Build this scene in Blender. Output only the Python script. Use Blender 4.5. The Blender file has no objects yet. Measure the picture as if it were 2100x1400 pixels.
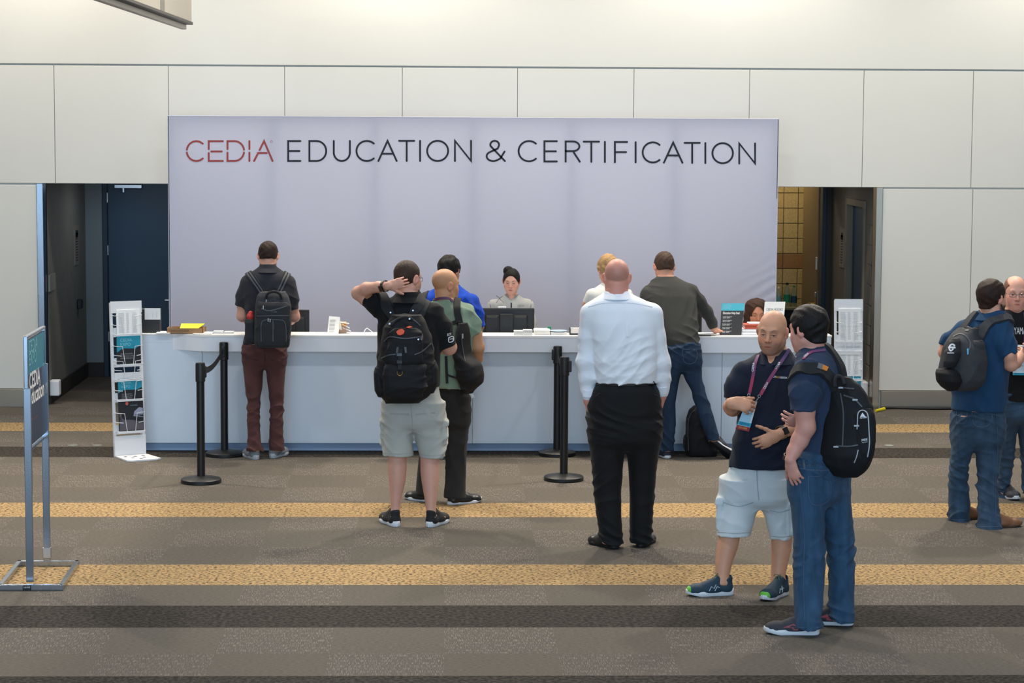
import bpy, bmesh, math, random
import numpy as np
from mathutils import Vector, Matrix

random.seed(7); np.random.seed(7)
SC = bpy.context.scene
COL = SC.collection
R_ = math.radians

# ------------------------------------------------------------------ camera
W, H, F = 2100, 1400, 4700.0
CAM = np.array([0.0, 0.0, 2.85])
PITCH, YAW, ROLL = math.atan(460 / F), R_(1.7), R_(0.33)
CM = (Matrix.Rotation(-YAW, 3, 'Z') @ Matrix.Rotation(math.pi / 2 - PITCH, 3, 'X') @ Matrix.Rotation(ROLL, 3, 'Z'))
CMN = np.array(CM)
cam_data = bpy.data.cameras.new('camera')
cam_data.sensor_width = 36.0
cam_data.lens = F / W * 36.0
cam_data.clip_end = 200
cam = bpy.data.objects.new('camera', cam_data)
cam.matrix_world = Matrix.Translation(Vector(CAM)) @ CM.to_4x4()
COL.objects.link(cam)
SC.camera = cam

def ray(px, py):
    d = np.stack([(np.asarray(px, float) - W / 2) / F, -(np.asarray(py, float) - H / 2) / F, -np.ones_like(np.asarray(px, float))], -1)
    return d @ CMN.T
def at(px, py, Y):                       # point of the sight line on the plane y = Y
    d = ray(px, py); t = Y / d[..., 1]
    return CAM + d * t[..., None] if np.ndim(t) else CAM + d * t
def on_floor(px, py, Z=0.0):
    d = ray(px, py); return CAM + d * ((Z - CAM[2]) / d[2])

# ------------------------------------------------------------------ linking and tagging
ORG = {}
def lin(c):
    c = c / 255.0
    return c / 12.92 if c <= 0.04045 else ((c + 0.055) / 1.055) ** 2.4
def rgb(r, g, b): return (lin(r), lin(g), lin(b), 1.0)

def tag(o, label=None, cat=None, group=None, kind=None):
    if label: o['label'] = label
    if cat: o['category'] = cat
    if group: o['group'] = group
    if kind: o['kind'] = kind
    return o

def fast_mesh(name, V, quads):
    me = bpy.data.meshes.new(name)
    n, m = len(V), len(quads)
    me.vertices.add(n); me.vertices.foreach_set('co', np.asarray(V, np.float32).ravel())
    me.loops.add(m * 4); me.loops.foreach_set('vertex_index', np.asarray(quads, np.int32).ravel())
    me.polygons.add(m); me.polygons.foreach_set('loop_start', np.arange(0, m * 4, 4, dtype=np.int32))
    me.update(calc_edges=True)
    return me

def link(name, V, faces, mats, parent=None, origin=None, smooth=True, midx=None, col=None):
    V = np.asarray(V, float)
    if origin is None:
        origin = ORG[parent.name] if parent else np.array([(V[:, 0].min() + V[:, 0].max()) / 2, (V[:, 1].min() + V[:, 1].max()) / 2, V[:, 2].min()])
    origin = np.asarray(origin, float)
    if isinstance(faces, np.ndarray):
        me = fast_mesh(name, V - origin, faces)
    else:
        me = bpy.data.meshes.new(name); me.from_pydata((V - origin).tolist(), [], faces)
    if not isinstance(mats, (list, tuple)): mats = [mats]
    for m in mats: me.materials.append(m)
    nf = len(me.polygons)
    me.polygons.foreach_set('use_smooth', np.full(nf, smooth, bool))
    if midx is not None: me.polygons.foreach_set('material_index', np.asarray(midx, np.int32))
    if col is not None:
        a = me.color_attributes.new('Col', 'FLOAT_COLOR', 'POINT')
        a.data.foreach_set('color', np.asarray(col, np.float32).ravel())
    me.update()
    o = bpy.data.objects.new(name, me); COL.objects.link(o)
    if parent:
        o.parent = parent; o.location = Vector(origin - ORG[parent.name])
    else:
        o.location = Vector(origin)
    ORG[o.name] = origin
    return o

def empty(name, loc, label=None, cat=None, group=None):
    o = bpy.data.objects.new(name, None); COL.objects.link(o)
    o.empty_display_size = 0.1
    o.location = Vector(loc); ORG[o.name] = np.asarray(loc, float)
    return tag(o, label, cat, group)

# ------------------------------------------------------------------ polygon collector
def unit(v): v = np.asarray(v, float); return v / (np.linalg.norm(v) + 1e-12)
class MB:
    def __init__(s): s.V = []; s.Fc = []; s.M = []
    def add(s, V, Fc, mi=0):
        n = len(s.V); s.V.extend([tuple(map(float, v)) for v in V]); s.Fc.extend([tuple(int(i) + n for i in f) for f in Fc]); s.M.extend([mi] * len(Fc)); return s
    def box(s, c, size, bev=0.0, R=None, mi=0, seg=2):
        bm = bmesh.new(); bmesh.ops.create_cube(bm, size=1.0)
        bmesh.ops.scale(bm, vec=Vector(size), verts=bm.verts)
        if bev > 0:
            bmesh.ops.bevel(bm, geom=list(bm.edges), offset=min(bev, min(size) * 0.48), segments=seg, affect='EDGES', profile=0.5)
        bm.verts.index_update()
        V = np.array([v.co[:] for v in bm.verts])
        if R is not None: V = V @ np.asarray(R).T
        s.add(V + np.asarray(c), [[v.index for v in f.verts] for f in bm.faces], mi); bm.free(); return s
    def bx(s, x0, x1, y0, y1, z0, z1, bev=0.0, mi=0):
        return s.box(((x0 + x1) / 2, (y0 + y1) / 2, (z0 + z1) / 2), (abs(x1 - x0), abs(y1 - y0), abs(z1 - z0)), bev, None, mi)
    def tube(s, pts, r, n=8, closed=False, mi=0, cap=True):
        P = np.asarray(pts, float); m = len(P)
        rr = np.full(m, r) if np.isscalar(r) else np.asarray(r)
        T = np.gradient(P, axis=0) if not closed else np.roll(P, -1, 0) - np.roll(P, 1, 0)
        up = np.array([0, 0, 1.0]); V = []; prev = None
        for i in range(m):
            t = unit(T[i])
            if prev is None:
                a = np.cross(t, up)
                if np.linalg.norm(a) < 1e-3: a = np.cross(t, [1, 0, 0])
            else: a = prev - t * prev.dot(t)
            a = unit(a); prev = a; b = np.cross(t, a)
            for j in range(n):
                th = 2 * math.pi * j / n
                V.append(P[i] + rr[i] * (math.cos(th) * a + math.sin(th) * b))
        Fc = []
        for i in range(m if closed else m - 1):
            i2 = (i + 1) % m
            for j in range(n):
                j2 = (j + 1) % n; Fc.append((i * n + j, i * n + j2, i2 * n + j2, i2 * n + j))
        if not closed and cap:
            Fc.append(tuple(range(n - 1, -1, -1))); Fc.append(tuple((m - 1) * n + j for j in range(n)))
        return s.add(V, Fc, mi)
    def lathe(s, c, prof, n=32, mi=0):
        V = []; Fc = []
        for r, z in prof:
            for j in range(n):
                th = 2 * math.pi * j / n; V.append((c[0] + r * math.cos(th), c[1] + r * math.sin(th), c[2] + z))
        for i in range(len(prof) - 1):
            for j in range(n):
                j2 = (j + 1) % n; Fc.append((i * n + j, i * n + j2, (i + 1) * n + j2, (i + 1) * n + j))
        Fc.append(tuple(range(n - 1, -1, -1))); Fc.append(tuple((len(prof) - 1) * n + j for j in range(n)))
        return s.add(V, Fc, mi)
    def prism(s, poly, dvec, mi=0):       # planar polygon extruded by a vector
        P = np.asarray(poly, float); n = len(P); V = np.vstack([P, P + np.asarray(dvec)])
        Fc = [tuple(range(n - 1, -1, -1)), tuple(range(n, 2 * n))] + [(i, (i + 1) % n, n + (i + 1) % n, n + i) for i in range(n)]
        return s.add(V, Fc, mi)
    def strip(s, pts, side, nrm, w, t, mi=0):   # ribbon: points, side vectors, normals
        P = np.asarray(pts, float); S = np.asarray(side); N = np.asarray(nrm); m = len(P)
        ww = np.full(m, w) if np.isscalar(w) else np.asarray(w)
        V = []
        for i in range(m):
            a = S[i] * ww[i] / 2; b = N[i] * t
            V += [P[i] - a, P[i] - a * .92 + b, P[i] + a * .92 + b, P[i] + a]
        Fc = []
        for i in range(m - 1):
            for j in range(4):
                j2 = (j + 1) % 4; Fc.append((i * 4 + j, i * 4 + j2, i * 4 + 4 + j2, i * 4 + 4 + j))
        Fc += [(3, 2, 1, 0), tuple((m - 1) * 4 + j for j in range(4))]
        return s.add(V, Fc, mi)
    def out(s, name, mats, parent=None, origin=None, smooth=False, label=None, cat=None, group=None, kind=None):
        o = link(name, s.V, s.Fc, mats, parent, origin, smooth, s.M)
        if smooth:
            try:
                o.data.set_sharp_from_angle(angle=R_(40))
            except Exception: pass
        return tag(o, label, cat, group, kind)

# ------------------------------------------------------------------ materials
MAT = {}
def nodes_of(m):
    m.use_nodes = True; nt = m.node_tree; b = nt.nodes['Principled BSDF']; return nt, b
def mat(name, c, rough=0.6, metal=0.0, bump=0.0, bscale=300.0, var=0.0, vscale=6.0, spec=0.5, stretch=(1, 1, 1), attr=False, coat=0.0, alpha=1.0, trans=0.0, emit=0.0, sss=0.0, sheen=0.0):
    if name in MAT: return MAT[name]
    m = bpy.data.materials.new(name); nt, b = nodes_of(m); N = nt.nodes; L = nt.links
    if not (len(c) == 4): c = rgb(*c)
    b.inputs['Base Color'].default_value = c
    b.inputs['Roughness'].default_value = rough; b.inputs['Metallic'].default_value = metal
    b.inputs['Specular IOR Level'].default_value = spec
    b.inputs['Coat Weight'].default_value = coat
    b.inputs['Transmission Weight'].default_value = trans
    if sheen: b.inputs['Sheen Weight'].default_value = sheen; b.inputs['Sheen Roughness'].default_value = .5
    if sss:
        b.inputs['Subsurface Weight'].default_value = sss; b.inputs['Subsurface Radius'].default_value = (1, .35, .18); b.inputs['Subsurface Scale'].default_value = .008
    if emit: b.inputs['Emission Color'].default_value = c; b.inputs['Emission Strength'].default_value = emit
    tc = N.new('ShaderNodeTexCoord'); mp = N.new('ShaderNodeMapping'); mp.inputs['Scale'].default_value = stretch
    L.new(tc.outputs['Object'], mp.inputs['Vector'])
    src = None
    if attr:
        at_ = N.new('ShaderNodeAttribute'); at_.attribute_name = 'Col'; src = at_.outputs['Color']
    if var > 0 or attr:
        n = N.new('ShaderNodeTexNoise'); n.inputs['Scale'].default_value = vscale; n.inputs['Detail'].default_value = 5; L.new(mp.outputs[0], n.inputs['Vector'])
        mr = N.new('ShaderNodeMapRange'); mr.inputs['From Min'].default_value = .25; mr.inputs['From Max'].default_value = .75
        mr.inputs['To Min'].default_value = 1 - var; mr.inputs['To Max'].default_value = 1 + var; L.new(n.outputs['Fac'], mr.inputs['Value'])
        hs = N.new('ShaderNodeVectorMath'); hs.operation = 'SCALE'; L.new(mr.outputs[0], hs.inputs['Scale'])
        if src: L.new(src, hs.inputs[0])
        else: hs.inputs[0].default_value = c[:3]
        L.new(hs.outputs['Vector'], b.inputs['Base Color'])
    if bump > 0:
        n2 = N.new('ShaderNodeTexNoise'); n2.inputs['Scale'].default_value = bscale; n2.inputs['Detail'].default_value = 3; L.new(mp.outputs[0], n2.inputs['Vector'])
        bp = N.new('ShaderNodeBump'); bp.inputs['Strength'].default_value = bump; bp.inputs['Distance'].default_value = .004; L.new(n2.outputs['Fac'], bp.inputs['Height']); L.new(bp.outputs[0], b.inputs['Normal'])
    MAT[name] = m; return m
def cloth(name, c, rough=.85, var=.10, bump=.35, vs=9, stretch=(1, 1, 1), sheen=0.05, bscale=420): return mat(name, c, rough, 0, bump, bscale, var, vs, .25, stretch, sheen=sheen)

M_WHITE = mat('white_laminate', (236, 236, 238), .35, bump=.02, bscale=60)
M_PAPER = mat('paper', (238, 238, 234), .8)
M_BLACKP = mat('black_plastic', (18, 18, 19), .45, bump=.05, bscale=500)
M_INK = mat('ink', (28, 31, 42), .7)
M_TEXTGREY = mat('grey_print', (150, 150, 150), .8)
M_CHROME = mat('brushed_chrome', (168, 176, 186), .22, 1.0, bump=.03, bscale=200, stretch=(1, 1, .05))
M_STEEL = mat('floor_tinted_steel', (178, 166, 150), .28, 1.0, bump=.05, bscale=120, stretch=(.05, .05, 1), var=.06, vscale=3)  # warm tint paints the floor's reflection into the steel
M_METAL = mat('nickel', (190, 190, 190), .3, 1.0)
M_BRASS = mat('brass', (190, 150, 80), .3, 1.0)
M_TEAL = mat('teal_print', (22, 140, 165), .6)
M_WHITEPRINT = mat('white_print', (235, 235, 235), .7)
M_TEALPALE = mat('pale_teal_print', (130, 195, 205), .6)
M_DARKPRINT = mat('dark_print', (22, 24, 30), .55)

# ------------------------------------------------------------------ signed-distance modeller
def smin(a, b, k):
    if k <= 0: return np.minimum(a, b)
    h = np.maximum(k - np.abs(a - b), 0) / k
    return np.minimum(a, b) - h * h * (k * .25)

def cone(a, b, ra, rb, flat=None, cut=False):
    a = np.asarray(a, float); b = np.asarray(b, float); ba = b - a; L2 = max(ba.dot(ba), 1e-9); rm = max(ra, rb)
    if flat: w = unit(flat[0]); s = flat[1]
    def fn(X, Y, Z):
        px, py, pz = X - a[0], Y - a[1], Z - a[2]
        t0 = (px * ba[0] + py * ba[1] + pz * ba[2]) / L2
        t = np.clip(t0, 0, 1)
        qx, qy, qz = px - t * ba[0], py - t * ba[1], pz - t * ba[2]
        if flat:
            q = qx * w[0] + qy * w[1] + qz * w[2]; e = q * (1 / s - 1)
            qx, qy, qz = qx + e * w[0], qy + e * w[1], qz + e * w[2]
        d = np.sqrt(qx * qx + qy * qy + qz * qz) - (ra + (rb - ra) * t)
        if flat: d = d * (.5 + .5 * s)
        if cut: d = np.maximum(d, (t0 - 1) * math.sqrt(L2))
        return d
    return (np.minimum(a, b) - rm, np.maximum(a, b) + rm, fn)

def ell(c, r, R=None):
    c = np.asarray(c, float); r = np.asarray(r, float) * np.ones(3); R = np.eye(3) if R is None else np.asarray(R, float)
    def fn(X, Y, Z):
        px, py, pz = X - c[0], Y - c[1], Z - c[2]
        q = [(px * R[0, i] + py * R[1, i] + pz * R[2, i]) for i in range(3)]
        k0 = np.sqrt((q[0] / r[0]) ** 2 + (q[1] / r[1]) ** 2 + (q[2] / r[2]) ** 2)
        k1 = np.sqrt((q[0] / r[0] ** 2) ** 2 + (q[1] / r[1] ** 2) ** 2 + (q[2] / r[2] ** 2) ** 2) + 1e-6
        return k0 * (k0 - 1) / k1
    e = np.sqrt(((R * r) ** 2).sum(1))
    return (c - e, c + e, fn)

def rbox(c, half, R=None, rad=.01):
    c = np.asarray(c, float); h = np.asarray(half, float) - rad; R = np.eye(3) if R is None else np.asarray(R, float)
    def fn(X, Y, Z):
        px, py, pz = X - c[0], Y - c[1], Z - c[2]
        q = [np.abs(px * R[0, i] + py * R[1, i] + pz * R[2, i]) - h[i] for i in range(3)]
        o = np.sqrt(np.maximum(q[0], 0) ** 2 + np.maximum(q[1], 0) ** 2 + np.maximum(q[2], 0) ** 2)
        return o + np.minimum(np.maximum(np.maximum(q[0], q[1]), q[2]), 0) - rad
    e = np.abs(R) @ np.asarray(half, float)
    return (c - e, c + e, fn)

def loft(rows, yaw=0.0, p=2.4, off=0.0, sm=2):
    """rows: (z, cx, cy, a, b) - stacked super-ellipses, a along the lateral axis, b along the facing axis."""
    A = np.array(sorted(rows), float); z = A[:, 0]; ca, sa = math.cos(yaw), math.sin(yaw)
    zz = np.linspace(z[0], z[-1], 240); T = np.stack([np.interp(zz, z, A[:, i]) for i in range(1, 5)], 1)
    for _ in range(sm):
        n = 5; K = np.ones(2 * n + 1) / (2 * n + 1); Tp = np.pad(T, ((n, n), (0, 0)), 'edge')
        T = np.stack([np.convolve(Tp[:, i], K, 'valid') for i in range(4)], 1)
    T[:, 2:] += off
    T[:, 2:] = np.maximum(T[:, 2:], .004)
    def fn(X, Y, Z):
        sh = Z.shape; zf = Z.ravel()
        cx, cy, a, b = [np.interp(zf, zz, T[:, i]).reshape(sh) for i in range(4)]
        dx, dy = X - cx, Y - cy
        u, v = np.abs(dx * ca + dy * sa) / a, np.abs(dy * ca - dx * sa) / b
        q = (u ** p + v ** p) ** (1 / p) if p != 2 else np.sqrt(u * u + v * v)
        d = (q - 1) * np.minimum(a, b)
        return np.maximum(d, np.maximum(zz[0] - Z, Z - zz[-1]))
    m = np.maximum(T[:, 2], T[:, 3])
    return (np.array([(T[:, 0] - m).min(), (T[:, 1] - m).min(), z[0]]), np.array([(T[:, 0] + m).max(), (T[:, 1] + m).max(), z[-1]]), fn)

class SDF:
    def __init__(s): s.ops = []
    def u(s, p, k=.01): s.ops.append(('u', p, k)); return s
    def us(s, ps, k=.01):
        for p in ps: s.u(p, k)
        return s
    def sub(s, p, k=.004): s.ops.append(('s', p, k)); return s
    def keep(s, fn, k=.004): s.ops.append(('k', fn, k)); return s      # keep where fn < 0
    def noise(s, fn): s.ops.append(('n', fn, 0)); return s
    def chain(s, pts, k=.012, cut=False):
        for i in range(len(pts) - 1):
            s.u(cone(pts[i][0], pts[i + 1][0], pts[i][1], pts[i + 1][1], cut=cut and i == len(pts) - 2), k)
        return s
    @staticmethod
    def axis(lo, hi, h, fine):
        out = [lo]
        while out[-1] < hi:
            x = out[-1]; st = h
            for a, b, hf in fine:
                if a - h <= x <= b: st = min(st, hf)
            out.append(x + st)
        return np.array(out)
    def build(s, h=.005, fine=()):
        los = np.array([o[1][0] for o in s.ops if o[0] == 'u']); his = np.array([o[1][1] for o in s.ops if o[0] == 'u'])
        lo, hi = los.min(0) - .025, his.max(0) + .025
        s.ax = [SDF.axis(lo[i], hi[i], h, [(c[i] - r, c[i] + r, hf) for c, r, hf in fine]).astype(np.float32) for i in range(3)]
        X, Y, Z = s.ax[0][:, None, None], s.ax[1][None, :, None], s.ax[2][None, None, :]
        D = np.full((len(s.ax[0]), len(s.ax[1]), len(s.ax[2])), .3, np.float32)
        for t, p, k in s.ops:
            if t in 'us':
                mg = .03 + k
                sl = [slice(max(np.searchsorted(s.ax[i], p[0][i] - mg) - 1, 0), np.searchsorted(s.ax[i], p[1][i] + mg) + 1) for i in range(3)]
                d = p[2](X[sl[0]], Y[:, sl[1]], Z[:, :, sl[2]]).astype(np.float32)
                q = D[sl[0], sl[1], sl[2]]
                D[sl[0], sl[1], sl[2]] = smin(q, d, k) if t == 'u' else -smin(-q, d, k)
            elif t == 'k':
                D = -smin(-D, -p(X, Y, Z).astype(np.float32) + np.zeros_like(D), k)
            else:
                I = np.nonzero(np.abs(D) < .03)
                D[I] += p(s.ax[0][I[0]], s.ax[1][I[1]], s.ax[2][I[2]])
        D[0], D[-1], D[:, 0], D[:, -1], D[:, :, 0], D[:, :, -1] = .3, .3, .3, .3, .3, .3
        s.D = D; return s
    def sample(s, P):
        P = np.asarray(P, float); shp = P.shape[:-1]; P = P.reshape(-1, 3)
        idx, fr, outside = [], [], np.zeros(len(P), bool)
        for i in range(3):
            a = s.ax[i]; j = np.clip(np.searchsorted(a, P[:, i]) - 1, 0, len(a) - 2)
            idx.append(j); fr.append(np.clip((P[:, i] - a[j]) / (a[j + 1] - a[j]), 0, 1))
            outside |= (P[:, i] < a[0]) | (P[:, i] > a[-1])
        o = 0
        for dx in (0, 1):
            for dy in (0, 1):
                for dz in (0, 1):
                    w = (fr[0] if dx else 1 - fr[0]) * (fr[1] if dy else 1 - fr[1]) * (fr[2] if dz else 1 - fr[2])
                    o = o + w * s.D[idx[0] + dx, idx[1] + dy, idx[2] + dz]
        return np.where(outside, .3, o).reshape(shp)
    def grad(s, P, e=.006):
        P = np.asarray(P, float); g = np.stack([s.sample(P + e * np.eye(3)[i]) - s.sample(P - e * np.eye(3)[i]) for i in range(3)], -1)
        return g / (np.linalg.norm(g, axis=-1, keepdims=True) + 1e-9)
    def surf(s, smooth=1):
        D = s.D; ins = D < 0
        c = [ins[i:ins.shape[0] - 1 + i, j:ins.shape[1] - 1 + j, k:ins.shape[2] - 1 + k] for i in (0, 1) for j in (0, 1) for k in (0, 1)]
        an = c[0].copy(); al = c[0].copy()
        for q in c[1:]: an |= q; al &= q
        act = an & ~al
        I = np.nonzero(act); n = len(I[0])
        ids = np.full(act.shape, -1, np.int32); ids[I] = np.arange(n)
        acc = np.zeros((n, 3)); cnt = np.zeros(n)
        co = [(i, j, k) for i in (0, 1) for j in (0, 1) for k in (0, 1)]
        val = {q: D[I[0] + q[0], I[1] + q[1], I[2] + q[2]] for q in co}
        pos = {q: np.stack([s.ax[d][I[d] + q[d]] for d in range(3)], 1) for q in co}
        for q in co:
            for d in range(3):
                if q[d] == 0:
                    q2 = tuple(1 if e == d else q[e] for e in range(3))
                    a, b = val[q], val[q2]; m = (a < 0) != (b < 0)
                    t = np.where(m, a / np.where(m, a - b, 1), 0)
                    acc[m] += (pos[q] + (pos[q2] - pos[q]) * t[:, None])[m]; cnt[m] += 1
        V = acc / cnt[:, None]
        Q = []
        for d in range(3):
            e, f = (d + 1) % 3, (d + 2) % 3
            sl0 = [slice(1, -1)] * 3; sl0[d] = slice(0, -1); sl1 = list(sl0); sl1[d] = slice(1, None)
            A, B = ins[tuple(sl0)], ins[tuple(sl1)]
            K = np.nonzero(A != B); fl = A[K]
            base = [K[0].copy(), K[1].copy(), K[2].copy()]
            for g in range(3):
                if g != d: base[g] = base[g] + 1
            def cell(de, df):
                b = [x.copy() for x in base]; b[e] = b[e] - de; b[f] = b[f] - df
                return ids[b[0], b[1], b[2]]
            q = np.stack([cell(1, 1), cell(0, 1), cell(0, 0), cell(1, 0)], 1)
            q[~fl] = q[~fl][:, ::-1]; Q.append(q)
        Q = np.vstack(Q); Q = Q[(Q >= 0).all(1)]
        for _ in range(smooth):
            S = np.zeros_like(V); C = np.zeros(n)
            for a in range(4):
                for b in (1, 3):
                    np.add.at(S, Q[:, a], V[Q[:, (a + b) % 4]]); np.add.at(C, Q[:, a], 1)
            V = np.where(C[:, None] > 0, V * .4 + .6 * S / np.maximum(C, 1)[:, None], V)
        return V, Q

def hits(fields, px, py, near=8.0, far=24.0, steps=110):
    """march the sight line to the first of the fields; returns points and normals"""
    d = ray(px, py); d = d / np.linalg.norm(d, axis=-1, keepdims=True)
    lo = min(f.ax[1][0] for f in fields) - .1
    t = lo / d[..., 1] * np.ones(d.shape[:-1]); P = CAM + d * t[..., None]; done = np.zeros(t.shape, bool)
    for _ in range(steps):
        s = np.min([f.sample(P) for f in fields], 0)
        done = done | (s < .0015)
        t = t + np.where(done, 0, np.clip(s * .7, .002, .05)); P = CAM + d * t[..., None]
        if done.all(): break
    S = np.array([f.sample(P) for f in fields]); G = np.array([f.grad(P) for f in fields])
    i = S.argmin(0)
    N = np.take_along_axis(G, i[None, ..., None] * np.ones((1,) + G.shape[1:], int), 0)[0]
    # where a sight line misses, fall back to the median depth
    miss = ~done
    if miss.any():
        yy = np.median(P[done][:, 1]) if done.any() else lo + .3
        P[miss] = np.array([at(a, b, yy) for a, b in zip(np.asarray(px)[miss], np.asarray(py)[miss])]); N[miss] = (0, -1, 0)
    return P, N

def spline(pts, n=10):
    P = np.asarray(pts, float)
    if len(P) < 3: return np.stack([np.linspace(P[0, i], P[-1, i], n + 1) for i in range(P.shape[1])], 1)
    Q = np.vstack([2 * P[0] - P[1], P, 2 * P[-1] - P[-2]]); out = []
    for i in range(1, len(Q) - 2):
        for t in np.linspace(0, 1, n, endpoint=False):
            a, b, c, d = Q[i - 1], Q[i], Q[i + 1], Q[i + 2]
            out.append(.5 * (2 * b + (c - a) * t + (2 * a - 5 * b + 4 * c - d) * t * t + (-a + 3 * b - 3 * c + d) * t ** 3))
    out.append(P[-1]); return np.array(out)

def ribbon(name, fields, pts, w, t, m, parent, lift=.001, n=8, mb=None, over=0, over1=0):
    """a flat band lying on the surface, along image points; extra / extra0: more world points at its ends"""
    S = spline(pts, n); P, N = hits(fields, S[:, 0], S[:, 1])
    def grow(p, t, f, k):
        out, nn = [], []; nv = f.grad(p[None])[0]
        for _ in range(k):
            t = unit(t - nv * t.dot(nv)); p = p + t * .022
            for _ in range(4): nv = f.grad(p[None])[0]; p = p - nv * f.sample(p[None])[0] * .8
            out.append(p); nn.append(nv)
        return out, nn
    if over:
        o_, n_ = grow(P[0], P[0] - P[2], fields[0], over); P = np.vstack([o_[::-1], P]); N = np.vstack([n_[::-1], N])
    if over1:
        o_, n_ = grow(P[-1], P[-1] - P[-3], fields[0], over1); P = np.vstack([P, o_]); N = np.vstack([N, n_])
    ww = w if np.isscalar(w) else np.interp(np.linspace(0, 1, len(P)), np.linspace(0, 1, len(w)), w)
    for _ in range(2):
        Nn = N.copy(); Nn[1:-1] = (N[:-2] + N[1:-1] + N[2:]) / 3; N = Nn / np.linalg.norm(Nn, axis=1, keepdims=True)
        Pn = P.copy(); Pn[1:-1] = (P[:-2] + P[1:-1] * 2 + P[2:]) / 4; P = Pn
    T = np.gradient(P, axis=0); Sd = np.cross(T, N); Sd /= np.linalg.norm(Sd, axis=1, keepdims=True) + 1e-9
    b = mb or MB(); b.strip(P + N * (lift - .002), Sd, N, ww, t + .002)
    return b if mb else b.out(name, m, parent, smooth=True)

def decal(name, fields, V2, Fc, m, parent, lift=.0015):
    """flat artwork given in image coordinates, laid on the surface"""
    V2 = np.asarray(V2, float); P, N = hits(fields, V2[:, 0], V2[:, 1])
    return link(name, P + N * lift, Fc, m, parent, smooth=False)

# ------------------------------------------------------------------ lettering
def text2d(s, size=1.0, bold=False, align='LEFT', spacing=1.0):
    cu = bpy.data.curves.new('t', 'FONT'); cu.body = s; cu.size = size; cu.align_x = align; cu.space_character = spacing
    cu.resolution_u = 3
    if bold: cu.offset = .02 * size
    o = bpy.data.objects.new('t', cu); COL.objects.link(o)
    dg = bpy.context.evaluated_depsgraph_get(); me = bpy.data.meshes.new_from_object(o.evaluated_get(dg))
    me.calc_loop_triangles(); V = np.array([v.co[:2] for v in me.vertices]) if len(me.vertices) else np.zeros((0, 2)); Fc = [tuple(p.vertices) for p in me.loop_triangles]
    bpy.data.objects.remove(o); bpy.data.curves.remove(cu); bpy.data.meshes.remove(me)
    return V, Fc
def text_on(mb, s, origin, right, up, size, lift=.0008, mi=0, bold=False, align='LEFT', spacing=1.0, width=None):
    V, Fc = text2d(s, size, bold, align, spacing)
    if not len(V): return mb
    if width:
        V = V.copy(); V[:, 0] *= width / max(V[:, 0].max() - V[:, 0].min(), 1e-6)
    right, up = unit(right), unit(up); n = np.cross(right, up)
    P = np.asarray(origin) + V[:, :1] * right + V[:, 1:] * up + n * lift
    return mb.add(P, Fc, mi)

def arc(cx, cy, rx, ry, a0, a1, n=22):
    return [(cx + rx * math.cos(R_(a0 + (a1 - a0) * i / n)), cy + ry * math.sin(R_(a0 + (a1 - a0) * i / n))) for i in range(n + 1)]
GL = {  # thin round-ended capitals drawn as strokes in a unit box (x 0..1 over the letter's own width, y 0..1)
 'E': [[(1, 1), (0, 1), (0, 0), (1, 0)], [(0, .5), (.92, .5)]],
 'D': [[(0, 0), (0, 1), (.42, 1)] + arc(.42, .5, .58, .5, 90, -90) + [(0, 0)]],
 'U': [[(0, 1), (0, .42)] + arc(.5, .42, .5, .42, 180, 360) + [(1, 1)]],
 'C': [arc(.56, .5, .56, .5, 48, 312, 30)],
 'A': [[(0, 0), (.5, 1), (1, 0)], [(.2, .36), (.8, .36)]],
 'T': [[(0, 1), (1, 1)], [(.5, 1), (.5, 0)]],
 'I': [[(.5, 1), (.5, 0)]],
 'O': [arc(.5, .5, .5, .5, 0, 360, 40)],
 'N': [[(0, 0), (0, 1), (1, 0), (1, 1)]],
 'R': [[(0, 0), (0, 1), (.5, 1)] + arc(.5, .76, .47, .24, 90, -90) + [(0, .52)], [(.52, .52), (1, 0)]],
 'F': [[(1, 1), (0, 1), (0, 0)], [(0, .5), (.92, .5)]],
 '&': [[(1, 0), (.24, .72)] + arc(.44, .8, .24, .2, 190, -10, 16) + [(.6, .62), (.12, .42)] + arc(.36, .24, .36, .24, 150, 300, 14) + [(.74, .12), (.98, .47)]],
 'c': [arc(.56, .5, .56, .5, 48, 172, 18), arc(.56, .5, .56, .5, 188, 312, 18)],
 'e': [[(1, 1), (0, 1), (0, .6)], [(.18, .48), (.92, .48)], [(0, .4), (0, 0), (1, 0)]],
 'd': [[(0, .6), (0, 1), (.42, 1)] + arc(.42, .5, .58, .5, 90, 8), [(0, .42), (0, 0), (.42, 0)] + arc(.42, .5, .58, .5, -90, -8)],
 'i': [[(.5, 1), (.5, .6)], [(.5, .42), (.5, 0)]],
 'a': [[(.3, .55), (.54, 1), (1, 0)], [(0, 0), (.22, .4), (.68, .4)]],
}
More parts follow.
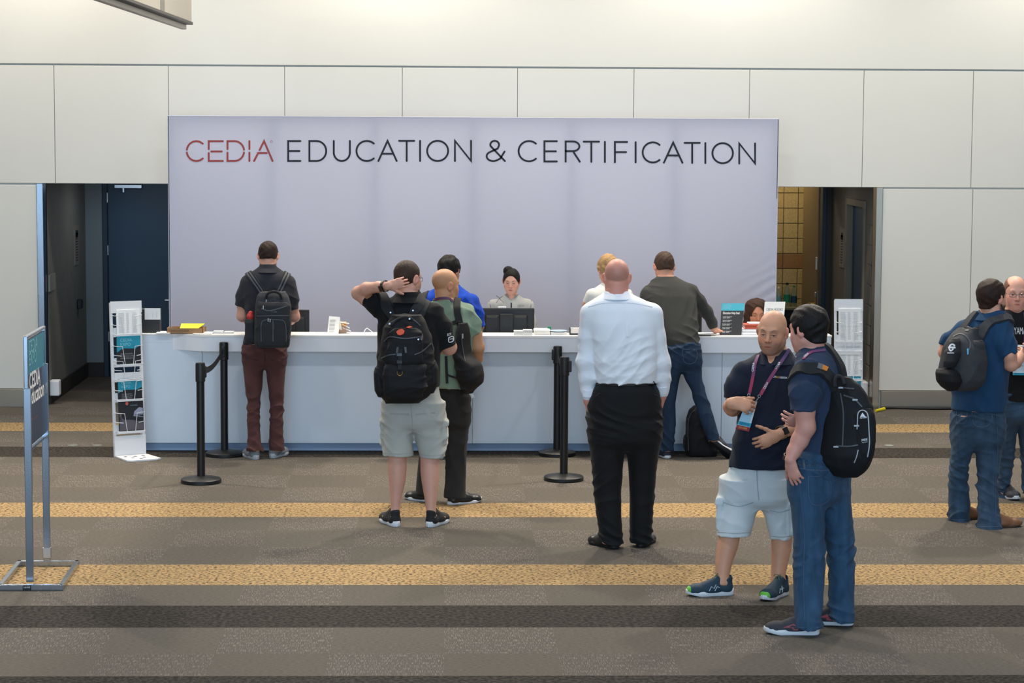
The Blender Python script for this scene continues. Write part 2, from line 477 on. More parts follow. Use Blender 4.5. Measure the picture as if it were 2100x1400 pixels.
def stroke2d(path, w):
    """round-ended, mitred stroke as one 2-D strip"""
    P = np.asarray(path, float); keep = [0] + [i for i in range(1, len(P)) if np.linalg.norm(P[i] - P[i - 1]) > 1e-6]; P = P[keep]
    closed = np.linalg.norm(P[0] - P[-1]) < 1e-6
    if closed: P = P[:-1]
    n = len(P); V = []; Fc = []
    for i in range(n):
        a = P[(i - 1) % n] if (closed or i > 0) else None; c = P[(i + 1) % n] if (closed or i < n - 1) else None
        d0 = unit(P[i] - a) if a is not None else unit(c - P[i]); d1 = unit(c - P[i]) if c is not None else d0
        n0, n1 = np.array([-d0[1], d0[0]]), np.array([-d1[1], d1[0]]); m = unit(n0 + n1); k = min(1 / max(m.dot(n0), .2), 2.6) * w / 2
        V += [P[i] + m * k, P[i] - m * k]
    for i in range(n if closed else n - 1):
        j = (i + 1) % n; Fc.append((2 * i + 1, 2 * j + 1, 2 * j, 2 * i))
    if not closed:
        for e, q in ((0, P[0] - P[1]), (n - 1, P[-1] - P[-2])):
            q = unit(q); m = np.array([-q[1], q[0]]); k = len(V); V += [P[e] + w / 2 * (m * math.cos(t) + q * math.sin(t)) for t in np.linspace(0, math.pi, 9)]; Fc.append(tuple(range(k + 8, k - 1, -1)))
    return np.array(V), Fc
# ================================================================== setting
YW, YB, YD = 22.4, 25.0, 21.7
def X_(px, py, Y): return at(px, py, Y)[0]
def Z_(px, py, Y): return at(px, py, Y)[2]
LINT = Z_(300, 377, YW)
TOPL = Z_(830, 138, YW)

# ---- carpet
def carpet():
    m = bpy.data.materials.new('carpet'); nt, b = nodes_of(m); N = nt.nodes; L = nt.links
    b.inputs['Roughness'].default_value = .95; b.inputs['Specular IOR Level'].default_value = .15
    tc = N.new('ShaderNodeTexCoord'); sx = N.new('ShaderNodeSeparateXYZ'); L.new(tc.outputs['Object'], sx.inputs[0])
    def mth(op, a, b_=None, c=None):
        n = N.new('ShaderNodeMath'); n.operation = op
        for i, v in enumerate((a, b_, c)):
            if v is None: continue
            if isinstance(v, (int, float)): n.inputs[i].default_value = v
            else: L.new(v, n.inputs[i])
        return n.outputs[0]
    def noise(sc, scale=1.0, det=2.0):
        mp = N.new('ShaderNodeMapping'); mp.inputs['Scale'].default_value = sc; L.new(tc.outputs['Object'], mp.inputs[0])
        n = N.new('ShaderNodeTexNoise'); n.inputs['Scale'].default_value = scale; n.inputs['Detail'].default_value = det; L.new(mp.outputs[0], n.inputs['Vector'])
        return n.outputs['Fac']
    def band(v, lo, hi, inv=False):
        r = N.new('ShaderNodeMapRange'); r.inputs['From Min'].default_value = lo; r.inputs['From Max'].default_value = hi
        if inv: r.inputs['To Min'].default_value = 1; r.inputs['To Max'].default_value = 0
        L.new(v, r.inputs['Value']); return r.outputs[0]
    def mix(f, a, c):
        n = N.new('ShaderNodeMix'); n.data_type = 'RGBA'
        if isinstance(f, (int, float)): n.inputs[0].default_value = f
        else: L.new(f, n.inputs[0])
        for i, v in ((6, a), (7, c)):
            if isinstance(v, tuple): n.inputs[i].default_value = v
            else: L.new(v, n.inputs[i])
        return n.outputs[2]
    fy = lambda py: on_floor(1050, py)[1]
    # tile grid
    T = .61; x0 = on_floor(911, 1180)[0]; y0 = fy(1287)
    tx = mth('FLOOR', mth('DIVIDE', mth('SUBTRACT', sx.outputs[0], x0), T)); ty = mth('FLOOR', mth('DIVIDE', mth('SUBTRACT', sx.outputs[1], y0), T))
    cb = N.new('ShaderNodeCombineXYZ'); L.new(tx, cb.inputs[0]); L.new(ty, cb.inputs[1])
    wn = N.new('ShaderNodeTexWhiteNoise'); wn.noise_dimensions = '3D'; L.new(cb.outputs[0], wn.inputs['Vector'])
    par = mth('PINGPONG', mth('ADD', tx, ty), 1.0)
    kind = mth('GREATER_THAN', mth('ADD', mth('MULTIPLY', par, .7), mth('MULTIPLY', wn.outputs['Value'], .5)), .5)
    # plain tiles: fine cross streaks; flecked tiles: short light dashes running away from the viewer
    base = mix(band(noise((40, 160, 1), 1, 3), .35, .65), rgb(82, 77, 70), rgb(104, 98, 89))
    fleck = band(noise((290, 17, 1), 1, 0.5), .56, .66)
    base2 = mix(band(noise((150, 60, 1), 1, 2), .35, .65), rgb(84, 78, 72), rgb(100, 93, 86))
    base2 = mix(mth('MULTIPLY', fleck, .36), base2, rgb(170, 164, 152))
    grey = mix(kind, base, base2)
    tone = band(wn.outputs['Value'], 0, 1)
    grey = mix(mth('MULTIPLY', tone, .16), grey, rgb(72, 68, 64))
    big = noise((.35, .35, 1), 1, 3)
    grey = mix(mth('MULTIPLY', band(big, .4, .7), .12), grey, rgb(122, 110, 94))
    tn = noise((46, 56, 1), 1, 2.0)
    tan = mix(band(tn, .49, .58), rgb(170, 141, 98), rgb(74, 62, 48))
    tan = mix(mth('MULTIPLY', band(noise((26, 60, 1), 1, 2), .4, .6), .25), tan, rgb(190, 160, 118))
    dk = mix(band(noise((40, 46, 1), 1, 2), .42, .60), rgb(36, 33, 30), rgb(66, 61, 54))
    def inband(a, c): return mth('MULTIPLY', mth('GREATER_THAN', sx.outputs[1], fy(c)), mth('LESS_THAN', sx.outputs[1], fy(a)))
    out = grey
    for a, c in ((868, 885), (1031, 1060), (1157, 1199)): out = mix(inband(a, c), out, tan)
    for a, c in ((917, 938), (1241, 1286), (1385, 1445)): out = mix(inband(a, c), out, dk)
    L.new(out, b.inputs['Base Color'])
    bp = N.new('ShaderNodeBump'); bp.inputs['Strength'].default_value = .35; bp.inputs['Distance'].default_value = .004
    L.new(noise((260, 130, 1), 1, 2), bp.inputs['Height']); L.new(bp.outputs[0], b.inputs['Normal'])
    return m
fl = MB().add([(-13, 1, 0), (13, 1, 0), (13, 29, 0), (-13, 29, 0)], [(0, 1, 2, 3)])
fl.add([(-13, 1, -.1), (13, 1, -.1), (13, 29, -.1), (-13, 29, -.1)], [(3, 2, 1, 0)])
floor = fl.out('floor', carpet(), origin=(0, 0, 0), kind='structure')

# ---- the panelled back wall
M_WALL = mat('painted_panel', (224, 221, 211), .55, bump=.03, bscale=40, var=.015, vscale=1.5)
M_REVEAL = mat('panel_reveal', (196, 198, 196), .7)
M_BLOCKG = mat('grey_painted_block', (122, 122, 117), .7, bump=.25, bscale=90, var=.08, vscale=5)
xl0, xl1 = X_(91, 600, YW), X_(560, 600, YW)
xr0, xr1 = X_(1490, 600, YW), X_(1793, 600, YW)
KZ = Z_(1900, 801, YW)
w = MB()
G = .0028
def panel(x0, x1, z0, z1): w.bx(x0 + G, x1 - G, YW, YW + .02, z0 + G, z1 - G, .003, 0)
seams = [X_(p, 260, YW) for p in (-125, 112, 346, 584, 825, 1061, 1299, 1536, 1770, 1994, 2230)]
xs = [-13.0, -8.0] + seams + [8.0, 13.0]
for a, c in zip(xs[:-1], xs[1:]): panel(a, c, LINT, TOPL)
w.bx(-13, 13, YW - .005, YW + .02, TOPL + .013, 7.0, .004, 0)
for a, c in ((-13, -8), (-8, X_(78, 600, YW))): panel(a, c, KZ, LINT - .012)
xm = X_(1990, 600, YW)
for a, c in ((X_(1806, 600, YW), xm), (xm, 8), (8, 13)): panel(a, c, KZ, LINT - .012)
panel(xl1, xr0, 0, LINT)
w.bx(-13, xl0 - .02, YW + .02, YW + .16, 0, LINT, 0, 1); w.bx(xl1, xr0, YW + .02, YW + .16, 0, LINT, 0, 1); w.bx(xr1 + .02, 13, YW + .02, YW + .16, 0, LINT, 0, 1)
w.bx(-13, 13, YW + .02, YW + .16, LINT, 7.0, 0, 1)
w.out('wall_back', [M_WALL, M_REVEAL], origin=(0, YW, 0), kind='structure')
for nm, a, c in (('baseboard_left', -13, X_(78, 820, YW)), ('baseboard_right', X_(1806, 820, YW), 13)):
    MB().bx(a, c, YW - .012, YW + .018, 0, KZ, .003).out(nm, M_STEEL, kind='structure')
# steel corner trims of the two openings
MB().bx(X_(78, 600, YW), xl0, YW - .012, YW + .2, 0, LINT, .003).bx(X_(81, 700, YW), X_(93, 700, YW), YW - .03, YW - .012, Z_(85, 787, YW), Z_(85, 603, YW), .003).out('trim_1', M_CHROME, kind='structure')
MB().bx(xr1, X_(1806, 600, YW), YW - .012, YW + .2, 0, LINT, .003).out('trim_2', M_STEEL, kind='structure')

# ---- left recess with the blue door
M_DARKBASE = mat('dark_rubber_base', (48, 45, 40), .7)
M_BLUED = mat('dark_blue_paint', (20, 58, 84), .45, bump=.05, bscale=25, var=.05, vscale=4)
M_BLUEF = mat('dark_blue_frame', (17, 42, 62), .45)
M_GREYP = mat('grey_plaster', (128, 138, 140), .7, bump=.05, bscale=40)
HC = LINT + .06
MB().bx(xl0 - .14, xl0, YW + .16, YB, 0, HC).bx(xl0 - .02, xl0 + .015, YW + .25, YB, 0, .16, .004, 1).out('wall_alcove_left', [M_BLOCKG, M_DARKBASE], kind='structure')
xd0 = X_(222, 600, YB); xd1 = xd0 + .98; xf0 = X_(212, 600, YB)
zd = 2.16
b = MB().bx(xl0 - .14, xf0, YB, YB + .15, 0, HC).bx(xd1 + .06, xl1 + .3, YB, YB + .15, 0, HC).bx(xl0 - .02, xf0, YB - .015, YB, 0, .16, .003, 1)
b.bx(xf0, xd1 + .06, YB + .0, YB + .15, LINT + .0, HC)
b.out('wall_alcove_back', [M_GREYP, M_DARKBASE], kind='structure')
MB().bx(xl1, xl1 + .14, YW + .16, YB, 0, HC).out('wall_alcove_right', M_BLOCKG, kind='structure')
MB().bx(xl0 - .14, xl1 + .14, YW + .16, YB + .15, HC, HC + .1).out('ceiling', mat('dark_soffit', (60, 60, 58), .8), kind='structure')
d = MB().bx(xd0 + .004, xd1, YB + .02, YB + .065, .01, LINT - .02, .004).out('door_1', M_BLUED, kind='structure')
MB().bx(xf0, xd0, YB - .02, YB + .1, 0, LINT, .004).bx(xd1, xd1 + .06, YB - .02, YB + .1, 0, LINT, .004).bx(xd0, xd1, YB - .02, YB + .1, LINT - .02, LINT + .03, .004).out('door_frame', M_BLUEF, d)
q = at(264, 382, YB); MB().bx(q[0] - .15, q[0] + .15, YB - .06, YB + .02, q[2] - .022, q[2] + .022, .006).box((q[0] - .05, YB - .05, q[2] - .04), (.02, .02, .05), .003).out('door_closer', M_METAL, d)
for py in (405, 513, 690):
    z = Z_(220, py, YB); MB().bx(xd0 - .012, xd0 + .008, YB - .012, YB + .02, z - .055, z + .055, .003).out('hinge', M_METAL, d)
q = at(343, 615, YB); MB().box((q[0] + .02, YB - .02, q[2]), (.1, .03, .025), .008).box((q[0] + .04, YB + .005, q[2]), (.05, .03, .2), .004).out('door_handle', M_METAL, d)

# ---- right recess: open door, blockwork room behind, blue side door
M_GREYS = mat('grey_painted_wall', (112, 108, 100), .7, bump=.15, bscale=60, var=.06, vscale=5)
yE, yF = 23.0, 23.95                       # the blue side door's near and far edge
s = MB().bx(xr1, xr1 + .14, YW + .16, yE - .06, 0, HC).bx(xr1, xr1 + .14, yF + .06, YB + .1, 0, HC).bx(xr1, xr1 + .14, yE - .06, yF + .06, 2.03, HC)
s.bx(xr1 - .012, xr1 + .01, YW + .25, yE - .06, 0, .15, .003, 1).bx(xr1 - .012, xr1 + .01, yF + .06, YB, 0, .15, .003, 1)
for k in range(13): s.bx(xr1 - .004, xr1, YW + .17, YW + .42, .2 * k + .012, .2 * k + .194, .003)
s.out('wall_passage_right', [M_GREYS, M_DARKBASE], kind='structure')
dd = MB().bx(xr1 + .05, xr1 + .095, yE, yF, .01, 1.96, .004).out('door_2', M_BLUED, kind='structure')
M_BEIGE = mat('beige_frame', (120, 112, 96), .55)
MB().bx(xr1 - .02, xr1 + .1, yE - .06, yE, 0, 2.03, .004).bx(xr1 - .02, xr1 + .1, yF, yF + .06, 0, 2.03, .004).bx(xr1 - .02, xr1 + .1, yE, yF, 1.96, 2.03, .004).out('door_frame', M_BEIGE, dd)
MB().bx(xr1 + .0, xr1 + .05, yE + .08, yE + .13, .97, 1.03, .012).out('door_handle', M_METAL, dd)
xo1 = X_(1694, 500, YB)
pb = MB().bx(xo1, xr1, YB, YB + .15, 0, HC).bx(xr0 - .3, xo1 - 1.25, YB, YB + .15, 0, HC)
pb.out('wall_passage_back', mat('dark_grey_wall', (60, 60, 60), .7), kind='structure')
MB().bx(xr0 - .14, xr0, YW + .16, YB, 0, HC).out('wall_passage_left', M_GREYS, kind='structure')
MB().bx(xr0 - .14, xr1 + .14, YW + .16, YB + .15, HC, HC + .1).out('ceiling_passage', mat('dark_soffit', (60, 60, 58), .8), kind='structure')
MB().bx(xo1 - .045, xo1, YB - .01, YB + .16, 0, LINT + .02, .004).out('trim_3', M_BLUEF, kind='structure')
# blockwork wall of the room beyond
YR = 27.0
mm = bpy.data.materials.new('tan_blockwork'); nt, bs = nodes_of(mm); N = nt.nodes; L = nt.links
tc = N.new('ShaderNodeTexCoord'); n1 = N.new('ShaderNodeTexNoise'); n1.inputs['Scale'].default_value = 190; n1.inputs['Detail'].default_value = 4; L.new(tc.outputs['Object'], n1.inputs['Vector'])
cr = N.new('ShaderNodeValToRGB'); cr.color_ramp.elements[0].position = .33; cr.color_ramp.elements[0].color = rgb(128, 108, 72); cr.color_ramp.elements[1].position = .52; cr.color_ramp.elements[1].color = rgb(190, 166, 118)
L.new(n1.outputs['Fac'], cr.inputs[0]); L.new(cr.outputs[0], bs.inputs['Base Color']); bs.inputs['Roughness'].default_value = .9
bpn = N.new('ShaderNodeBump'); bpn.inputs['Strength'].default_value = .3; L.new(n1.outputs['Fac'], bpn.inputs['Height']); L.new(bpn.outputs[0], bs.inputs['Normal'])
M_BLOCK = mm
M_BROWNB = mat('brown_blockwork', (142, 104, 70), .9, bump=.3, bscale=70, var=.15, vscale=40)
M_MORTAR = mat('mortar', (104, 88, 60), .9)
bw = MB().bx(3.0, 7.0, YR + .012, YR + .15, 0, 3, 0, 2)
ws = (X_(1636, 500, YR) - X_(1606, 500, YR)); xb = X_(1606, 500, YR)
zb0 = Z_(1620, 551, YR); zb1 = Z_(1620, 520, YR); hh = zb1 - zb0
for r in range(-6, 10):
    for c_ in range(-6, 7):
        wd = ws if r != 0 else ws * 2
        if r == 0 and c_ % 2: continue
        bw.bx(xb + c_ * ws + .004, xb + c_ * ws + wd - .004, YR, YR + .02, zb0 + r * hh + .004, zb0 + (r + 1) * hh - .004, .004, 1 if r == 0 else 0)
bw.out('wall_room_back', [M_BLOCK, M_BROWNB, M_MORTAR], kind='structure')
MB().bx(xo1 + .55, xo1 + .65, YB + .15, YR + .15, 0, 3).out('wall_room_right', M_GREYS, kind='structure')
MB().bx(xo1 - 2.2, xo1 - 2.1, YB + .15, YR + .15, 0, 3).out('wall_room_left', M_GREYS, kind='structure')
MB().bx(xo1 - 2.2, xo1 + .65, YB + .15, YR + .15, 3, 3.1).out('ceiling_room', M_GREYP, kind='structure')
# the open leaf with lever and lock
hx, hy = X_(1650, 500, 26.15), 26.15; ex, ey = xo1 - .03, YB + .22
ld = unit([ex - hx, ey - hy, 0]); ln = np.array([-ld[1], ld[0], 0]); LW = math.hypot(ex - hx, ey - hy)
RL = np.stack([ld, ln, [0, 0, 1]], 1)
leaf = MB().box(((hx + ex) / 2, (hy + ey) / 2, LINT / 2), (LW, .045, LINT - .02), .004, RL).out('door_3', mat('olive_door', (128, 106, 74), .5, bump=.05, bscale=30), kind='structure')
def leafp(s_, o_, z): return np.array([hx, hy, 0]) + ld * s_ + ln * o_ + np.array([0, 0, z])
zl = Z_(1678, 627, YB)
sg = -1 if (ln[1] > 0) else 1
MB().box(leafp(LW + .001, 0, zl + .02), (.006, .04, .26), .002, RL).box(leafp(LW - .07, sg * .028, zl + .1), (.05, .02, .06), .008, RL).out('lock_plate', M_METAL, leaf)
MB().tube([leafp(LW - .07, sg * .02, zl), leafp(LW - .07, sg * .07, zl), leafp(LW - .2, sg * .075, zl - .003)], .011, 8).box(leafp(LW - .07, sg * .026, zl), (.06, .012, .16), .005, RL).out('lever_handle', M_BRASS, leaf)
MB().box(leafp(LW - .03, sg * .03, Z_(1685, 543, YB)), (.06, .012, .14), .004, RL).out('sign_plate', M_WHITE, leaf)

# ---- light of the hall
def area(nm, loc, rot, sx, sy, e, c):
    l = bpy.data.lights.new(nm, 'AREA'); l.shape = 'RECTANGLE'; l.size = sx; l.size_y = sy; l.energy = e; l.color = c
    o = bpy.data.objects.new(nm, l); o.location = loc; o.rotation_euler = rot; COL.objects.link(o); return o
def spot(nm, loc, tgt, e, c, ang, blend, r=.12):
    l = bpy.data.lights.new(nm, 'SPOT'); l.energy = e; l.color = c; l.spot_size = R_(ang); l.spot_blend = blend; l.shadow_soft_size = r
    o = bpy.data.objects.new(nm, l); o.location = loc; o.rotation_euler = (Vector(tgt) - Vector(loc)).to_track_quat('-Z', 'Y').to_euler(); COL.objects.link(o); return o
wd = bpy.data.worlds.new('world'); SC.world = wd; wd.use_nodes = True
bg = wd.node_tree.nodes['Background']; bg.inputs[0].default_value = (.84, .92, 1.0, 1); bg.inputs[1].default_value = .28
WARM = (1.0, .90, .76); DAY = (.50, .74, 1.0)
area('window_daylight', (0, -1.0, 3.4), (R_(86), 0, 0), 16, 6.4, 1400, DAY)
for x in (-6.4, -2.6, 1.2, 5.0): spot('ceiling_downlight', (x, 19.9, 7.2), (x, 15.2, 0), 1250, WARM, 100, .7, .2); area('wall_fill_light', (x + 1.6, 19.2, 7.4), (0, 0, 0), 1.2, .6, 80, WARM)  # the area lights are unseen fill, added to lift the wall
for x in (-5, 0, 5): area('ceiling_downlight', (x, 12.5, 8.0), (0, 0, 0), .8, .8, 120, (.92, .95, 1.0))
for px in (60, 790, 1510, 2250):
    x = X_(px, 0, 21.9); spot('wall_washer', (x, 21.75, 5.6), (x, YW + .1, 3.6), 230, (1, .95, .84), 125, .8)
area('passage_fill_light', (xr1 - .6, 23.8, HC - .02), (0, 0, 0), .3, .3, 2.5, (1, .92, .8))  # unseen fill added to brighten the right recess and its door
area('alcove_fill_light', (xl0 + .7, 24.0, HC - .02), (0, 0, 0), .3, .3, 3.5, (.95, .97, 1))  # added fill with no known fixture, lifts the left recess
area('room_ceiling_lamp', (xo1 - .5, 26.2, 2.95), (0, 0, 0), .6, .4, 22, (1, .85, .55))
VS = SC.view_settings
VS.view_transform = 'Standard'; VS.look = 'None'; VS.exposure = 0.0; VS.gamma = 1.0; VS.use_curve_mapping = False
SC.display_settings.display_device = 'sRGB'
# ================================================================== backdrop
bx0, bx1 = X_(346, 400, YD), X_(1594, 400, YD)
bzt = Z_(1050, 242, YD)
BD = empty('backdrop_sign', ((bx0 + bx1) / 2, YD, 0), 'tall lavender fabric backdrop wall printed CEDIA EDUCATION & CERTIFICATION behind the counter', 'backdrop')
fm = bpy.data.materials.new('lavender_fabric'); nt, bs = nodes_of(fm); N = nt.nodes; L = nt.links
bs.inputs['Base Color'].default_value = rgb(226, 226, 242); bs.inputs['Roughness'].default_value = .9; bs.inputs['Specular IOR Level'].default_value = .1
tr = N.new('ShaderNodeBsdfTranslucent'); tr.inputs[0].default_value = rgb(226, 226, 246); mx = N.new('ShaderNodeMixShader'); mx.inputs[0].default_value = .36
L.new(bs.outputs[0], mx.inputs[1]); L.new(tr.outputs[0], mx.inputs[2]); L.new(mx.outputs[0], nt.nodes['Material Output'].inputs['Surface'])
nx, nz = 170, 96
U = np.linspace(0, 1, nx); Vv = np.linspace(0, 1, nz); UU, VV = np.meshgrid(U, Vv, indexing='ij')
dx = (1 - UU) * (bx1 - bx0); zz = VV * bzt
wr = np.exp(-((dx / .32) ** 2)) * np.exp(-(((zz - 1.18 - .1 * dx) / .3) ** 2)) * np.sin((zz + .55 * dx) * 60 + np.sin(zz * 23) * .8)
pts = np.stack([bx0 + UU * (bx1 - bx0), YD - .011 * wr, zz], -1).reshape(-1, 3)
ii = np.arange(nx * nz).reshape(nx, nz)
Q = np.stack([ii[:-1, :-1], ii[1:, :-1], ii[1:, 1:], ii[:-1, 1:]], -1).reshape(-1, 4)
link('fabric', pts, Q, fm, BD)
M_ALU = mat('frame_tube', (150, 150, 155), .5, .6)
f = MB()
for px in (352, 560, 768, 970, 1172, 1383, 1588):
    x = X_(px, 450, YD); f.bx(x - .03, x + .03, YD + .045, YD + .09, 0, bzt - .02, .004)
f.bx(bx0, bx1, YD + .045, YD + .09, bzt - .05, bzt - .005, .004).bx(bx0, bx1, YD + .045, YD + .09, 0.01, .06, .004)
f.out('frame', M_ALU, BD)
f = MB().bx(bx0 - .006, bx1 + .006, YD + .0, YD + .1, bzt - .004, bzt + .008, .003)
for xx in (bx0, bx1): f.bx(xx - .006, xx + .006, YD + .0, YD + .1, 0, bzt)
f.out('edge_trim', mat('edge_fabric', (205, 205, 218), .8), BD)
SIGN = [('c', 383, 418), ('e', 428, 457), ('d', 466.5, 500.5), ('i', 506, 517), ('a', 521, 559), None,
        ('E', 591, 616), ('D', 634.5, 669), ('U', 684.5, 717.5), ('C', 731, 769), ('A', 776, 813.5), ('T', 818.5, 849.5), ('I', 856, 867), ('O', 876, 919), ('N', 933, 966),
        ('&', 998, 1035.5), ('C', 1063.5, 1101.5), ('E', 1116.5, 1142), ('R', 1160, 1189), ('T', 1197, 1228.5), ('I', 1235, 1246), ('F', 1261, 1286), ('I', 1298, 1309), ('C', 1318, 1355), ('A', 1361.5, 1399.5), ('T', 1404, 1435), ('I', 1441, 1452), ('O', 1461, 1503), ('N', 1516, 1548.5)]
def sign_y(px): return np.interp(px, [380, 970, 1120, 1550], [289.5, 288.5, 289.5, 294.5]), np.interp(px, [380, 970, 1120, 1550], [330, 330, 331, 335.5])
SIGNW = [SIGN[:5], SIGN[6:15], SIGN[15:16], SIGN[16:]]
for wi, word in enumerate(SIGNW):
    sel, m = wi == 0, mat('coral_print', (160, 72, 72), .8) if wi == 0 else M_INK
    V, Fc, O = [], [], []
    for g in word:
        y0, y1 = sign_y(g[1])
        for st in GL[g[0]]:
            P = [(g[1] + (g[2] - g[1]) * x, y1 + (y0 - y1) * y) for x, y in st]
            v, fc = stroke2d(P, 3.9); k = len(V); V.extend(v.tolist()); O += [.004 + .0006 * GL[g[0]].index(st)] * len(v); Fc += [tuple(i + k for i in q[::-1]) for q in fc]
    if sel:
        v, fc = stroke2d(arc(556.6, 290.3, 2.0, 2.0, 0, 360, 14), .6); k = len(V); V.extend(v.tolist()); O += [.004] * len(v); Fc += [tuple(i + k for i in q[::-1]) for q in fc]
    V = np.array(V); P = at(V[:, 0], V[:, 1], YD - np.array(O))
    o = link('lettering', P, Fc, m, BD, smooth=False)
    o['label'] = ('coral red word CEDIA', 'dark word EDUCATION', 'dark ampersand', 'dark word CERTIFICATION')[wi]

# ================================================================== overhead panel at the top left
yo = 20.2
q = at(393, 50, yo)
op = empty('overhead_panel', (q[0] - .1, 16, q[2]), 'cream overhead panel with dark metal track seen end-on at top left corner', 'ceiling panel')
MB().bx(q[0] - .09, q[0] - .0, 11, yo, q[2] + .02, q[2] + 1.6, .003).out('panel', mat('cream_panel', (214, 206, 190), .6), op)
MB().bx(q[0] - .006, q[0] + .004, 18.0, 18.25, q[2] + .02, q[2] + 1.6, .002).out('joint_strip', mat('joint_grey', (150, 146, 138), .6), op)
MB().bx(q[0] - .12, q[0] + .012, 11, yo, q[2] - .004, q[2] + .02, .003).out('flange', mat('dark_track', (76, 70, 68), .5, .3), op)
MB().bx(q[0] - .09, q[0] - .045, 11, yo, q[2] - .045, q[2] - .004, .004).out('rail', mat('track_rail', (176, 170, 160), .45, .3), op)

# ================================================================== the long counter
YT = on_floor(1050, 924)[1]; YC = YT - .045; YF = YC - .13
ZT = Z_(1050, 688.5, YF); ZF = Z_(1050, 722, YF); ZK = Z_(1050, 909, YC)
cx0, cx1 = X_(286, 800, YC), X_(1703, 800, YC)
CT = empty('reception_counter', ((cx0 + cx1) / 2, YC + .3, 0), 'long white reception counter with raised ledge in front of lavender backdrop', 'counter')
sx0, sx1 = X_(380, 700, YF), X_(1640, 700, YF)
M_FRONT = mat('daylight_tinted_front', (220, 227, 234), .35, bump=.02, bscale=60)  # white laminate tinted blue, daylight put into its colour
body = MB()
xsm = [cx0, X_(415, 800, YC), X_(969, 800, YC), X_(1480, 800, YC), cx1]
for a, c in zip(xsm[:-1], xsm[1:]): body.bx(a + .0015, c - .0015, YC, YC + .03, ZK, ZF + .06, .002)
body.bx(cx0, sx0 - .02, YC, YC + .03, ZF + .06, ZT - .018, .002).bx(sx1 + .02, cx1, YC, YC + .03, ZF + .06, ZT - .018, .002)
body.bx(cx0, cx1, YC + .03, YC + .16, ZK, ZT - .03).bx(cx0, cx0 + .03, YC + .03, YC + .95, .0, ZT - .03, .003).bx(cx1 - .03, cx1, YC + .03, YC + .95, 0, ZT - .03, .003)
body.out('front_panel', M_FRONT, CT)
MB().bx(cx0 + .01, cx1 - .01, YT, YT + .02, 0, ZK).out('toe_kick', mat('daylight_tinted_toe_kick', (146, 168, 196), .4), CT)  # bluish daylight painted into the toe kick colour
def slab(x0, x1, yb, yf, rad, z0, z1):
    P = [(x0 - rad * .6, yb), (x0 - rad * .6, YC)]
    P += [(x0 - rad * .6 + rad * 1.6 * t, YC + (yf - YC) * (3 * t * t - 2 * t ** 3)) for t in np.linspace(.05, 1, 16)]
    P += [(x1 - rad + rad * 1.6 * (1 - t), YC + (yf - YC) * (3 * t * t - 2 * t ** 3)) for t in np.linspace(1, .05, 16)]
    P += [(x1 + rad * .6, YC), (x1 + rad * .6, yb)]
    m = MB(); m.prism([(a, b_, z0) for a, b_ in P], (0, 0, z1 - z0)); return m
sx0, sx1 = X_(380, 700, YF), X_(1640, 700, YF)
slab(sx0, sx1, YC + .03, YF, .2, ZF, ZT - .018).out('fascia', M_WHITE, CT)
lt = slab(sx0, sx1, YC + .17, YF - .004, .2, ZT - .018, ZT)
lt.bx(cx0 - .004, sx0 - .05, YC - .004, YC + .17, ZT - .018, ZT, .003).bx(sx1 + .05, cx1 + .004, YC - .004, YC + .17, ZT - .018, ZT, .003)
lt.out('ledge', mat('ledge_laminate', (240, 236, 230), .35), CT)
MB().bx(cx0 + .03, cx1 - .03, YC + .16, YC + .95, .73, .76, .003).out('desk_top', M_WHITE, CT)
YL = YF + .13                                   # middle of the ledge

def flat_text(mb, s, px, py, Y, size_px, nrm_yaw=0, **k):
    """text standing upright facing the viewer, anchored at an image point of the plane y = Y"""
    o = at(px, py, Y); sc = Y / F
    return text_on(mb, s, o, (1, 0, 0), (0, 0, 1), size_px * sc, **k)

